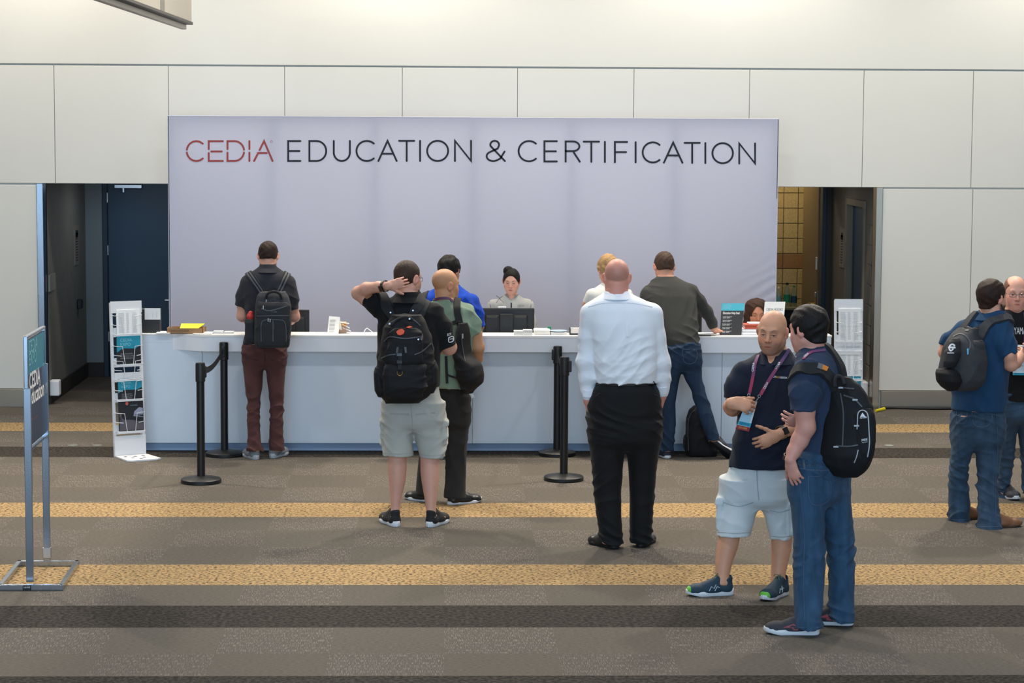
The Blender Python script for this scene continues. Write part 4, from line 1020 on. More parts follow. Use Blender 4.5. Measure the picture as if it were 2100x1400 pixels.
bottle(1628, 625, 585, M_PET, M_GC, mat('navy_wrap', (20, 62, 92), .5), 'clear bottle with green cap and navy wrapper')

# ---- small fittings
def wallsign(px0, px1, pt, pb, x, label, ink):
    # sits on a wall running away from the viewer
    def yx(px): 
        d_ = ray(px, 500); return x / d_[0] * d_[1]
    y0_, y1_ = sorted((yx(px0), yx(px1))); ym = (y0_ + y1_) / 2; z0_, z1_ = Z_(px0, pb, ym), Z_(px0, pt, ym); sgn = 1 if x < 0 else -1
    b2 = MB().bx(min(x, x + sgn * .012), max(x, x + sgn * .012), y0_, y1_, z0_, z1_, .002)
    xf = x + sgn * .0126
    for i in range(12):
        z_ = z1_ - (z1_ - z0_) * (.12 + .068 * i); hgt_ = .05 if i < 2 else .012
        b2.add([(xf, y0_ + .06, z_), (xf, y1_ - .06 - .05 * random.random(), z_), (xf, y1_ - .06, z_ - hgt_), (xf, y0_ + .06, z_ - hgt_)], [(0, 1, 2, 3)], 1)
    b2.out('wall_notice', [mat('notice_grey', (130, 126, 116), .6), ink], label=label, cat='wall sign', group='wall notices in the recesses')
wallsign(1724, 1733, 467, 548, xr1, 'framed notice beside the blue door in the right recess', mat('notice_ink', (40, 40, 40), .7))
wallsign(151, 160, 462, 543, xl0, 'dim framed notice on wall of the left recess', mat('notice_ink', (40, 40, 40), .7))
def box_px(name, px0, px1, pt, pb, Y, dep, m, label, cat, group=None):
    a, c = at(px0, pb, Y), at(px1, pt, Y); return MB().bx(a[0], c[0], Y, Y + dep, a[2], c[2], .008).out(name, m, label=label, cat=cat, group=group)
bxa = at(100, 812, YW + .2); bxc = at(121, 780, YW + .2)
MB().bx(xl0 + .001, bxc[0], YW + .2, YW + .32, bxa[2], bxc[2], .012).out('junction_box', M_WHITE, label='white box fixed low on the left recess wall', cat='wall box', group='white wall boxes')
bxa = at(1768, 815, YW + .2); bxc = at(1786, 783, YW + .2)
MB().bx(bxa[0], xr1 - .001, YW + .2, YW + .45, bxa[2], bxc[2], .012).out('junction_box', M_WHITE, label='white box fixed low on the right recess wall', cat='wall box', group='white wall boxes')
q = at(100, 590, YW + .2); MB().bx(xl0, xl0 + .02, YW + .22, YW + .55, Z_(100, 602, YW), Z_(100, 567, YW), .004).out('switch_plate', mat('grey_plate', (140, 140, 134), .5), label='grey switch plate on the left recess wall', cat='switch plate')
q = at(172, 623, 24.4); MB().bx(xl0, xl0 + .05, 24.35, 24.45, q[2] - .05, q[2] + .05, .01).out('door_stop', mat('dark_knob', (30, 30, 30), .5), label='dark round knob on the left recess wall', cat='wall knob')
for px, py, lb in ((150, 913.5, 'pale round floor cover at far left, left of two'), (199, 913.5, 'pale round floor cover at far left, right of two'), (1823, 914, 'pale round floor cover near the right steel corner')):
    c = on_floor(px, py); MB().lathe((c[0], c[1], 0), [(.045, .0), (.045, .005), (.035, .007), (.015, .006)], 28).out('floor_cover', mat('pale_metal', (170, 168, 158), .35, .6), smooth=True, label=lb, cat='floor cover', group='round floor covers')
c0 = on_floor(1795, 846); yk = YW - .06
cb_ = empty('power_cable', (c0[0], yk, 0), 'black cable with yellow plug lying along the right baseboard', 'cable')
x9 = [X_(p, 840, yk) for p in (1812, 1840, 1880, 1930, 1990, 2060, 2140)]
MB().tube(spline([(x, yk + .03 * math.sin(i * 1.7), .012) for i, x in enumerate(x9)], 8), .012, 8).out('cord', M_BLACKP, cb_)
MB().tube([on_floor(1796, 845) + (0, 0, .014), on_floor(1813, 841) + (0, 0, .014)], [.012, .018], 10).out('yellow_plug', mat('yellow_plastic', (225, 205, 20), .5), cb_)
# ================================================================== people
M_SKIN = mat('skin', (200, 150, 125), .5, bump=.06, bscale=220, var=.04, vscale=30, attr=True, spec=.35, sss=.06)
def V3(j, Y): return at(j[0], j[1], Y + (j[2] if len(j) > 2 else 0))
def frame(yaw, pitch=0, roll=0):        # columns: right, forward, up; yaw 0 looks away from the viewer, positive pitch looks down
    return np.array(Matrix.Rotation(R_(yaw), 3, 'Z') @ Matrix.Rotation(R_(-pitch), 3, 'X') @ Matrix.Rotation(R_(roll), 3, 'Y'))
def rows_w(rows, Y, yaw=0.0, dyk=None):
    """silhouette rows in the image (py, left, right, depth half, dy) -> loft rows"""
    out = []; c, s = math.cos(yaw), math.sin(yaw)
    for r in rows:
        dy = r[4] if len(r) > 4 else 0.0
        A, B = at(r[1], r[0], Y + dy), at(r[2], r[0], Y + dy); w = (B[0] - A[0]) / 2
        b = r[3] if len(r) > 3 and r[3] else w * 1.04
        if abs(c) > .95 or not yaw: a = w
        else: a = math.sqrt(max(w * w - (b * s) ** 2, (.62 * w) ** 2 * c * c)) / abs(c)
        out.append(((A[2] + B[2]) / 2, (A[0] + B[0]) / 2, Y + dy, a, b))
    return out

def head_ops(S, c, R, s=1.0, o={}):
    P = lambda x, y, z: c + R @ (np.array([x, y, z]) * s)
    E = lambda x, y, z, r: ell(P(x, y, z), np.array(r) * s, R)
    K = lambda a, b, ra, rb: cone(P(*a), P(*b), ra * s, rb * s)
    fw = o.get('jaw', 1.0)
    S.u(E(0, -.014, .034, (.0765, .097, .086)), .01)
    S.u(E(0, .012, .0, (.070, .076, .085)), .03)
    S.u(E(0, .03, -.05, (.056 * fw, .058, .066)), .03)
    for q in (-1, 1):
        S.u(K((q * .054 * fw, -.005, -.055), (q * .024, .062, -.096), .018, .016), .03)
        S.u(E(q * .043, .056, -.022, (.022, .018, .02)), .025)
        S.u(E(q * .036, .064, -.05, (.02, .016, .022)), .03)
    S.u(E(0, .076, -.098, (.020, .016, .016)), .03)
    S.u(K((-.032, .078, .024), (.032, .078, .024), .013, .013), .02)
    for q in (-1, 1):
        S.sub(E(q * .031, .098, .004, (.019, .016, .0125)), .014)
        S.u(E(q * .031, .0745, .003, (.0135, .0125, .0125)), .002)
        ld = o.get('lid', .0)
        S.u(K((q * .019, .0865, .0085 - ld), (q * .033, .0875, .0105 - ld), .0034, .0036), .004)
        S.u(K((q * .033, .0875, .0105 - ld), (q * .044, .081, .0065 - ld), .0036, .003), .004)
        S.u(K((q * .021, .085, -.006), (q * .042, .081, -.005), .003, .003), .006)
    S.u(K((0, .084, .016), (0, .107, -.028), .0085, .0115), .014)
    for q in (-1, 1):
        S.u(E(q * .0125, .094, -.032, (.0085, .011, .0075)), .008)
        S.sub(E(q * .007, .101, -.0405, (.0042, .006, .0035)), .004)
    S.u(E(0, .085, -.066, (.03, .012, .022)), .02)
    S.u(K((-.021, .086, -.0645), (0, .0955, -.0615), .0045, .006), .006); S.u(K((.021, .086, -.0645), (0, .0955, -.0615), .0045, .006), .006)
    S.sub(K((-.024, .0915, -.0675), (.024, .0915, -.0675), .0012, .0012), .004); S.sub(K((-.012, .0985, -.0672), (.012, .0985, -.0672), .0018, .0018), .004)
    S.u(K((-.017, .087, -.0725), (.017, .087, -.0725), .0055, .0055), .006); S.u(E(0, .0925, -.073, (.012, .006, .006)), .006)
    for q in (-1, 1):
        Re = R @ np.array(Matrix.Rotation(R_(-q * 30), 3, 'Z')) @ np.array(Matrix.Rotation(R_(-10), 3, 'X'))
        ce = P(q * .083, -.014, -.004)
        S.u(ell(ce, np.array([.010, .020, .033]) * s, Re), .008)
        S.sub(ell(ce + Re @ np.array([q * .010, .003, .002]) * s, np.array([.006, .0115, .019]) * s, Re), .004)
        S.u(cone(P(q * .074, -.006, -.03), P(q * .075, -.008, -.036), .008 * s, .007 * s), .006)

def paint(V, c, R, s, o):
    q = (V - c) @ R / s; x, y, z = q[:, 0], q[:, 1], q[:, 2]; ax = np.abs(x)
    base = np.array([lin(v) for v in o['skin']]); C = np.tile(base, (len(V), 1))
    g = lambda d, w: np.exp(-(d / w) ** 2)
    hd = (z > -.16) & (z < .2) & (np.hypot(x, y) < .16)
    def blend(w, col):
        w = (np.clip(w, 0, 1) * hd)[:, None]; col = np.array([lin(v) for v in col]); C[:] = C * (1 - w) + col * w
    red = tuple(np.clip(np.array(o['skin']) * (1.02, .82, .8), 0, 255))
    fr = y > .045
    blend(.5 * g(np.hypot(ax - .042, z + .03), .024) * fr, red); blend(.5 * g(np.hypot(x, z + .03), .014) * (y > .09), red); blend(.35 * np.clip((ax - .078) / .006, 0, 1) * (np.abs(z) < .045) * (y < .02), red)
    if o.get('scalp'):                 # close-cropped hair roots
        col, amt, lo, hi = o['scalp']
        zl = np.interp(y, [-.11, -.05, -.01, .01, .05, .07, .1], [-.06, -.055, -.03, .005, .04, .07, .09])
        w = np.clip((z - zl) / .012, 0, 1) * (np.sqrt((x / .0765) ** 2 + ((y + .014) / .097) ** 2 + ((z - .034) / .086) ** 2) < 1.03)
        if lo is not None: w = w * (1 - np.clip((z - lo + .25 * np.maximum(y, 0)) / (hi - lo), 0, 1))
        blend(w * amt, col)
    if o.get('beard'):
        col, amt = o['beard']
        w = np.clip((-.036 - z + .25 * np.clip(.03 - y, 0, .1)) / .016, 0, 1) * np.clip((y + .012) / .02, 0, 1) * np.clip((z + .135) / .02, 0, 1)
        w = np.maximum(w, g(z + .052, .008) * (y > .075) * (ax < .03))
        w *= 1 - g(np.hypot(x, (z + .067) * 1.6), .018)
        blend(w * amt, col)
    blend(.85 * g(np.hypot(x / 1.75, z + .0665), .0115) * (y > .08), o.get('lip', tuple(np.clip(np.array(o['skin']) * (.86, .62, .6), 0, 255))))
    blend(.8 * g(z + .0672, .0018) * (ax < .021) * (y > .08), (70, 36, 32))
    if o.get('teeth'): blend(1.0 * (np.abs(z + .0672) < .0030) * (ax < .015) * (y > .088), (200, 190, 180))
    bz = .0245 + .006 * np.exp(-((ax - .036) / .012) ** 2)
    blend(.85 * g(z - bz, .0045) * g(ax - .031, .016) * (y > .06), o.get('brow', (40, 30, 25)))
    ez = .002 - o.get('lid', 0) * .5
    ey = np.hypot((ax - .031) / .0118, (z - ez) / (.0052 - o.get('lid', 0) * .6)) < 1
    blend(ey * (y > .065) * 1.0, (188, 180, 174))
    blend((np.hypot(ax - .031 + o.get('gaze', 0) * np.sign(x), z - ez + .001) < .0050) * (y > .065) * ey * 1.0, o.get('iris', (38, 30, 26)))
    blend(.9 * g(z - ez - .0056 + o.get('lid', 0) * .6, .0022) * (np.abs(ax - .031) < .0145) * (y > .065), (45, 30, 26))  # upper lid's shade and lashes painted as a dark line
    blend(.8 * g(np.hypot(ax - .007, z + .041), .004) * (y > .085), (70, 36, 30))
    return np.concatenate([C, np.ones((len(V), 1))], 1)

def wrinkle(amp, f=None, fr=55., seed=0, zones=None, slant=.7, vert=0.):
    """soft localised folds running at mixed slants"""
    rs = np.random.RandomState(seed); W = []
    for i in range(6):
        v = np.array([rs.uniform(-slant, slant), rs.uniform(-slant, slant), 1.0])
        if rs.rand() < vert: v = np.array([1.0, rs.uniform(-.5, .5), rs.uniform(-.35, .35)])
        W.append((unit(v) * fr * rs.uniform(.6, 1.35), rs.rand(5) * 6.28, rs.uniform(4, 11, 3)))
    def fn(x, y, z):
        r = np.zeros_like(x, dtype=np.float64)
        wp = .35 * np.sin(13 * x + 9 * z + W[0][1][3]) + .5 * np.sin(7 * z - 8 * x + 6 * y + W[1][1][3])
        for v, ph, lf in W:
            m = np.clip(np.sin(lf[0] * x * 1.6 + ph[0]) * .5 + np.sin(lf[1] * z + ph[1]) * .6 + np.sin(lf[2] * y * 1.6 + ph[2]) * .4 - .1, 0, 1)
            r += m * ((1 - np.abs(np.sin(v[0] * x + v[1] * y + v[2] * z + wp * 2 + ph[4]))) ** 1.4 - .35)
        k = 1.0
        if zones: k = .22 + sum(w * np.exp(-((z - zc) / zw) ** 2) for zc, zw, w in zones)
        return (-amp * r * k).astype(np.float32)
    return fn

def hand(S, Wp, d, n, side, s=1.0, curl=(20, 25, 28, 32), spread=6, thumb=(.55, .7, .25), tcurl=20):
    """Wp wrist, d towards the fingers, n out of the palm; side = +1 when the thumb lies on n x d"""
    d = unit(d); n = unit(np.asarray(n) - d * np.dot(n, d)); l = np.cross(n, d) * side
    S.u(cone(Wp, Wp + d * .03 * s, .025 * s, .030 * s, flat=(n, .62)), .015)
    S.u(cone(Wp + d * .03 * s, Wp + d * .078 * s, .031 * s, .037 * s, flat=(n, .42)), .014)
    S.u(cone(Wp + d * .02 * s + l * .018 * s + n * .004, Wp + d * .05 * s + l * .028 * s + n * .006, .016 * s, .013 * s), .012)
    for i, (off, L, r) in enumerate(((.029, .074, .0088), (.0098, .081, .0092), (-.0098, .075, .0087), (-.028, .060, .0078))):
        th = R_(spread * (1.5 - i)); d0 = unit(d * math.cos(th) + l * math.sin(th)); p = Wp + d * (.082 - .006 * (i in (0, 3)) - .004 * (i == 3)) * s + l * off * s; a = R_(curl[i])
        ang = a * .55; rr = r * s
        for j, fr_ in enumerate((.46, .3, .24)):
            q = p + (d0 * math.cos(ang) + n * math.sin(ang)) * L * fr_ * s
            S.u(cone(p, q, rr, rr * .93), .007 if j == 0 else .003); p = q; rr *= .93; ang += a
    p = Wp + d * .028 * s + l * .026 * s; v = unit(d * thumb[0] + l * thumb[1] + n * thumb[2])
    for L, r in ((.042, .0115), (.032, .0098), (.024, .0088)):
        q = p + v * L * s; S.u(cone(p, q, r * s, r * .92 * s), .008); p = q; v = unit(v + d * math.tan(R_(tcurl)) * .5)

HAIRM = {}
def hair_mat(nm, c, rough=.55): return mat('hair_' + nm, c, rough, bump=.9, bscale=55, var=.22, vscale=40, stretch=(3, 3, .7), spec=.22)
def hairline(y, sh): return np.interp(y, [-.13, -.07, -.03, -.008, .012, .022, .034, .055, .075, .1], sh)
STD = [-.048, -.046, -.040, -.012, .016, -.012, .03, .055, .075, .082]
def hair(par, c, R, s, m, t=.009, line=STD, seed=1, amp=.003, freq=90, extra=None, h=.0035, temple=0.):
    S = SDF(); P = lambda x, y, z: c + R @ (np.array([x, y, z]) * s)
    S.u(ell(P(0, -.014, .034), np.array([.0765 + t, .097 + t, .086 + t * 1.15]) * s, R), .01)
    S.u(ell(P(0, .012, 0), np.array([.070 + t * .8, .076 + t * .6, .085]) * s, R), .03)
    S.u(cone(P(0, -.045, -.005), P(0, -.048, -.062), (.056 + t * .6) * s, (.048 + t * .5) * s), .02)
    if extra: extra(S, P, R, s)
    def kp(X, Y, Z):
        dx, dy, dz = X - c[0], Y - c[1], Z - c[2]
        y = (dx * R[0, 1] + dy * R[1, 1] + dz * R[2, 1]) / s; z = (dx * R[0, 2] + dy * R[1, 2] + dz * R[2, 2]) / s
        x = (dx * R[0, 0] + dy * R[1, 0] + dz * R[2, 0]) / s
        return (hairline(y, line) - temple * np.clip(y / .05, 0, 1) * (x / .06) ** 2 - z) * s * .8
    if line is not None: S.keep(kp, .012)
    rs = np.random.RandomState(seed); ph = rs.rand(6) * 6.28
    S.noise(lambda x, y, z: (amp * np.sin(freq * x + 3 * np.sin(30 * z + ph[0])) * np.sin(freq * .8 * y + ph[1] + 2 * np.sin(25 * x)) * np.sin(freq * .6 * z + ph[2])).astype(np.float32))
    S.build(h); V, Q = S.surf(); return link('hair', V, Q, m, par), S

# ---- shoes
def shoe_outline(L, wd, n=28):
    ys = (1 - np.cos(np.linspace(0, math.pi, n))) / 2 * L
    t = ys / L
    w = wd * np.interp(t, [0, .03, .1, .22, .42, .6, .72, .85, .94, .985, 1], [.0, .45, .66, .72, .70, .88, .98, .90, .62, .3, .0])
    off = wd * np.interp(t, [0, .4, .75, 1], [0, .04, .0, -.14])
    return ys, w, off
def shoe(par, heel, yaw, side, mu, ms, L=.295, wd=.050, style='sneaker', M=None, hz=0., ml=None, toe=None, accent=None):
    R = frame(yaw); base = on_floor(*heel); base = base + np.array([0, 0, hz])
    if M is not None: R, base = M
    back = np.array([0, -.035, 0])
    T = lambda q: (np.asarray(q, float) + back) * 1.0 @ R.T + base
    ys, w, off = shoe_outline(L, wd); off = off * side
    bh = .041 if style == 'sneaker' else .026; n = len(ys)
    lvl = []
    for f_, z_ in ((.93, 0), (1.0, .006), (1.02, bh * .6), (.97, bh)):
        tz = np.interp(ys / L, [0, .7, 1], [1.0, .72 if style == 'sneaker' else .95, .62 if style == 'sneaker' else .9])
        sp = np.interp(ys / L, [0, .72, 1], [0, 0, .016])
        lvl.append(np.array([[o_ + w_ * f_, y_ * (1 if f_ > .95 else .985) + (0 if f_ > .95 else .003), z_ * t_ + s_] for w_, o_, y_, t_, s_ in zip(w, off, ys, tz, sp)] + [[o_ - w_ * f_, y_ * (1 if f_ > .95 else .985) + (0 if f_ > .95 else .003), z_ * t_ + s_] for w_, o_, y_, t_, s_ in list(zip(w, off, ys, tz, sp))[::-1]]))
    V = np.vstack(lvl); k = 2 * n; Fc = []
    for a in range(3):
        for i in range(k): Fc.append((a * k + i, a * k + (i + 1) % k, (a + 1) * k + (i + 1) % k, (a + 1) * k + i))
    Fc.append(tuple(range(k - 1, -1, -1))); Fc.append(tuple(3 * k + i for i in range(k)))
    # upper
    S = SDF(); C = lambda a, b, ra, rb, fl=None: cone(a, b, ra, rb, fl)
    z0 = bh * .7; o1 = .06 * wd * side
    S.u(C((0, .048, z0 + .014), (o1, .15, z0 + .014), .0385, .0385)).u(C((o1, .14, z0 + .008), (-o1, .225, z0 + .002), .041, .045, ((0, 0, 1), .8)), .03)
    S.u(ell((-o1 * 2, L - .062, z0 + .006), (.044, .058, .032)), .03)
    hc = .072 if style != 'boot' else .11
    S.u(cone((0, .05, z0 + .01), (0, .044, z0 + hc), .036, .0345), .02)
    S.u(cone((0, .085, z0 + .068), (0, .175, z0 + .026), .029, .027, ((1, 0, 0), 1.0)), .025)
    S.sub(cone((0, .052, z0 + hc - .028), (0, .052, z0 + hc + .05), .029, .033), .006)
    S.keep(lambda X, Y, Z: (bh * .55 - Z) + 0 * X, .002)
    S.build(.0033); Vu, Qu = S.surf(2)
    up = link('shoe', T(Vu), Qu, mu if toe is None else [mu, toe], par, midx=None if toe is None else ((Vu[Qu][:, :, 1].mean(1) > L - .024) & (Vu[Qu][:, :, 2].mean(1) < z0 + .03)).astype(int))
    so = link('sole', T(V), Fc, [ms, RUBB], up, midx=[0] * (len(Fc) - 2) + [1, 0])
    if ml:
        lb = MB()
        for i in range(4):
            y = .098 + .022 * i; z = z0 + .094 - .0165 * i
            for q in (-1, 1): lb.tube([T((q * .020, y, z - .006)), T((0, y + .008, z + .004)), T((-q * .021, y + .02, z - .018))], .0022, 5)
        lb.tube([T((0, .095, z0 + .1)), T((.018, .11, z0 + .106)), T((.03, .10, z0 + .092))], .002, 5); lb.tube([T((0, .095, z0 + .1)), T((-.018, .11, z0 + .108)), T((-.03, .105, z0 + .09))], .002, 5)
        lb.out('laces', ml, up, smooth=True)
    if accent:
        am, kind = accent; ab = MB()
        for q in (-1, 1):
            def su(y, z):            # point on the upper's flank
                x = np.linspace(.06, .0, 60); P = np.stack([q * x, np.full(60, y), np.full(60, z)], 1); d_ = S.sample(P); i = int(np.argmax(d_ < .0008)); return T((q * (x[i] + .0012), y, z))
            if kind == 'chev':
                for pl in ([(.125, .052), (.15, .066), (.21, .044), (.16, .046), (.125, .032), (.148, .032)],):
                    ab.add([su(*p) for p in pl], [(0, 1, 2), (0, 2, 3), (0, 3, 4), (4, 3, 5)] if q > 0 else [(2, 1, 0), (3, 2, 0), (4, 3, 0), (5, 3, 4)])
            if kind == 'zig':
                for pl in ([(.165, .036), (.15, .062), (.135, .05), (.12, .072)], [(.13, .036), (.115, .06), (.10, .055)]): ab.tube([su(*p) for p in pl], .0022, 5)
            if kind == 'tick':
                ab.add([su(*p) for p in ((.03, .075), (.038, .075), (.038, .068), (.03, .068))], [(0, 1, 2, 3), (3, 2, 1, 0)]); ab.tube([su(.15, .06), su(.165, .05), su(.175, .055)], .0018, 5)
            ab.out('side_mark', am, up); ab = MB()
    return up, T

def person(d):
    Y = d['Y']; yaw = R_(d.get('yaw', 0)); o = d['face']; G = {}
    hp = d['head']; hc = V3(hp['c'], Y); hR = frame(hp.get('yaw', 0), hp.get('pitch', 0), hp.get('roll', 0)); hs = hp.get('s', 1.0)
    B = SDF(); fine = [(hc, .135 * hs, d.get('hres', .0034))]
    h1 = d['hips'][-1]; kpx = F / Y
    def foot_y(i):
        sh = d['shoes'][i]
        if sh.get('M') is not None: return sh['M'][1][1] + sh['M'][0][1, 1] * .01
        return on_floor(*sh['heel'])[1] + math.cos(R_(sh['yaw'])) * .018
    def legrows(rows, i, calf=False):
        yb = foot_y(i) - Y; ytop = d['legs'][i][0][0]; ybot = (d['calves'] if 'calves' in d else d['legs'])[i][-1][0]; dt = d['legs'][i][0][4] if len(d['legs'][i][0]) > 4 else 0.0
        rows = [tuple(r[:3]) + ((r[3] if len(r) > 3 else 0), dt + (yb - dt) * np.clip((r[0] - ytop) / (ybot - ytop), 0, 1)) for r in rows]
        if calf: return rows
        r0 = rows[0]; n = [(r0[0] - .14 * kpx,) + tuple(r0[1:])] + list(rows); t0, t1 = n[0][0], rows[-1][0]; out = []
        for r in n:
            w_ = (r[2] - r[1]) / 2 / kpx; bn = w_ * 1.05; b_ = r[3] if len(r) > 3 and r[3] else None
            if not b_: b_ = np.interp((r[0] - t0) / (t1 - t0), [0, .12, .5, 1], [h1[3] * .96, h1[3] * .93, max(bn, h1[3] * .55), bn])
            out.append((r[0], r[1], r[2], b_, r[4] if len(r) > 4 else 0.0))
        return out
    tr = rows_w(d['torso'], Y, yaw); hipr = rows_w(d['hips'], Y, yaw)
    hs_ = [(z, x, y, a - (.022 if z > min(tr)[0] - .005 else 0), b - (.022 if z > min(tr)[0] - .005 else 0)) for z, x, y, a, b in sorted(hipr)]; zb, zt = hs_[0], hs_[-1]; tq = min(tr)
    hipr = hs_ + [(zt[0] + .035, tq[1], tq[2], tq[3] - .03, tq[4] - .03), (zb[0] - .03, zb[1], zb[2], zb[3] * .93, zb[4] * .9), (zb[0] - .065, zb[1], zb[2], zb[3] * .74, zb[4] * .62)]
    org0 = zb
    sk = d.get('shrink', .014)
    B.u(loft([(z, x, y, a - sk, b - sk) for z, x, y, a, b in tr], yaw), .01)
    B.u(loft([(z, x, y, a - sk - .020, b - sk - .020) for z, x, y, a, b in hipr], yaw), .03)
    nb = V3(d['neck'], Y); nr = d['neck'][3]
    B.u(cone(hc + hR @ np.array([0, -.022, -.045]) * hs, nb - (0, 0, .04), nr * .95, nr * 1.1), .025)
    legs = [rows_w(legrows(r, i), Y) for i, r in enumerate(d['legs'])]
    calf = [rows_w(legrows(r, i, True), Y) for i, r in enumerate(d['calves'])] if 'calves' in d else None
    for i, lg in enumerate(legs):
        B.u(loft([(z, x, y, a * .86 - .004, b * .86 - .004) for z, x, y, a, b in lg], 0, 2), .03)
        if calf: B.u(loft(calf[i], 0, 2), .01)
    head_ops(B, hc, hR, hs, o)
    for A in d.get('arms', []): B.chain([(V3(j, Y), j[3]) for j in A], .02)
    for hd in d.get('hands', []):
        Wp = V3(hd['w'], Y); hand(B, Wp, hd['d'], hd['n'], hd['side'], **hd.get('k', {})); fine.append((Wp + unit(hd['d']) * .08, .115, .0036))
    feet = []
    for i, sh in enumerate(d['shoes']):
        if sh.get('M') is not None: R, b0 = sh['M']; 
        else: R = frame(sh['yaw']); b0 = on_floor(*sh['heel'])
        q = lambda v: b0 + R @ (np.array(v) + (0, -.035, 0))
        bot = (calf or legs)[i]; bt = min(bot)
        B.u(cone(np.array([bt[1], bt[2], bt[0] + .02]), q((0, .055, .075)), min(.038, bt[3] * .8), .031), .02); B.u(cone(q((0, .05, .06)), q((0, .2, .045)), .028, .022), .02)
    B.build(d.get('res', .0065), fine); V, Q = B.surf()
    col = paint(V, hc, hR, hs, o)
    org = np.array([org0[1], org0[2], 0.0])
    me = link('person', V, Q, M_SKIN, None, org, True, None, col); tag(me, d['label'], 'person')
    G['body'] = B; G['me'] = me; G['hc'] = hc; G['hR'] = hR; G['hs'] = hs; G['Y'] = Y
    # shirt
    S = SDF(); S.u(loft(tr, yaw, d.get('tp', 2.4)), .01)
    for sl in d['sleeves']: S.chain([(V3(j, Y), j[3]) for j in sl], d.get('slk', .035), cut=True)
    if d.get('collar'):
        for a, b, r in d['collar']: S.u(cone(V3(a, Y), V3(b, Y), r, r), .006)
    for f_ in d.get('shirt_ops', []): f_(S, G)
    S.noise(wrinkle(d.get('swr', .0075), None, d.get('swf', 34.), d['seed'], d.get('szones'), d.get('slant', 1.1), d.get('svert', .3)))
    S.build(d.get('cres', .0055)); V, Q = S.surf(); G['shirt'] = S
    G['shirt_o'] = link(d.get('top', 'shirt'), V, Q, d['shirt'], me)
    if d.get('band'):
        cb = d['band']; K = SDF(); kr = rows_w([(r[0], r[1], r[2], (r[2] - r[1]) / 2 / kpx * (.98 if len(r) < 4 else r[3]), (r[4] if len(r) > 4 else .0)) for r in cb], Y, 0)
        K.u(loft(kr, yaw, 2.1, sm=1)); zk = [r[0] for r in kr]; nx_ = hc + hR @ np.array([0, -.022, -.045]) * hs
        K.sub(cone(nx_ + (0, 0, .02), nb - (0, 0, .06), nr + .001, nr * 1.1 + .012), .006)
        if d.get('vcut'): K.sub(d['vcut'](Y), .004)
        K.build(.0036); V, Q = K.surf(); G['collar'] = K; link('collar', V, Q, d.get('collar_m', d['shirt']), G['shirt_o'])
    # trousers
    T = SDF(); T.u(loft(hipr, yaw, 2.4), .01)
    for lg in legs: T.u(loft(lg, 0, 2.1, sm=1), .035)
    for f_ in d.get('pants_ops', []): f_(T, G)
    zs = []
    for lg in legs:
        z0, z1 = min(lg)[0], max(lg)[0]
        zs += [(z0 + .03, .09, .9), (z0 + .42 * (z1 - z0), .12, .7), (z1, .1, .5)] if not calf else [(z0 + .1, .2, .5)]
    T.noise(wrinkle(d.get('pwr', .0085), None, d.get('pwf', 46.), d['seed'] + 40, zs, .8, .1))
    T.build(d.get('cres', .0055)); V, Q = T.surf(); G['pants'] = T
    G['pants_o'] = link(d.get('bottom', 'trousers'), V, Q, d['pants'], me)
    for i, sh in enumerate(d['shoes']):
        k = {a: b for a, b in sh.items() if a not in ('heel', 'yaw')}
        G['shoe%d' % i] = shoe(me, sh.get('heel', (0, 0)), sh.get('yaw', 0), 1 if i else -1, **k)
    if d.get('hair'):
        G['hair'] = hair(me, hc, hR, hs, **d['hair'])
    return G

SK = lambda **k: k
DARKBR = hair_mat('dark_brown', (44, 29, 23)); BLACKH = hair_mat('black', (21, 16, 14)); BROWN = hair_mat('brown', (70, 52, 40)); BLOND = hair_mat('blond', (172, 136, 92)); BUZZ = hair_mat('cropped', (56, 40, 33))
JEAN = mat('blue_denim', (48, 74, 98), .9, bump=.4, bscale=380, var=.30, vscale=16, stretch=(1.6, 1.6, .45), spec=.2, sheen=.05)
JEAN2 = mat('faded_denim', (52, 72, 92), .9, bump=.4, bscale=380, var=.30, vscale=13, stretch=(1.6, 1.6, .45), spec=.2, sheen=.05)
JEAN3 = mat('dark_denim', (38, 54, 74), .9, bump=.4, bscale=380, var=.25, vscale=13, stretch=(1.6, 1.6, .5), spec=.2)
BLKF = cloth('black_fabric', (17, 17, 19)); BLKF2 = mat('pack_nylon', (19, 19, 21), .7, bump=.35, bscale=500, var=.12, vscale=30, spec=.3)
CHARP = mat('charcoal_nylon', (54, 56, 60), .75, bump=.4, bscale=450, var=.12, vscale=25, spec=.3)
RUBW = mat('white_rubber', (212, 214, 216), .55); RUBB = mat('black_rubber', (20, 20, 22), .6)
SHB = mat('black_knit', (22, 22, 25), .75, bump=.4, bscale=300); LEATHB = mat('black_leather', (16, 15, 15), .35, bump=.1, bscale=90)
LACE = mat('dark_lace', (30, 30, 32), .8)

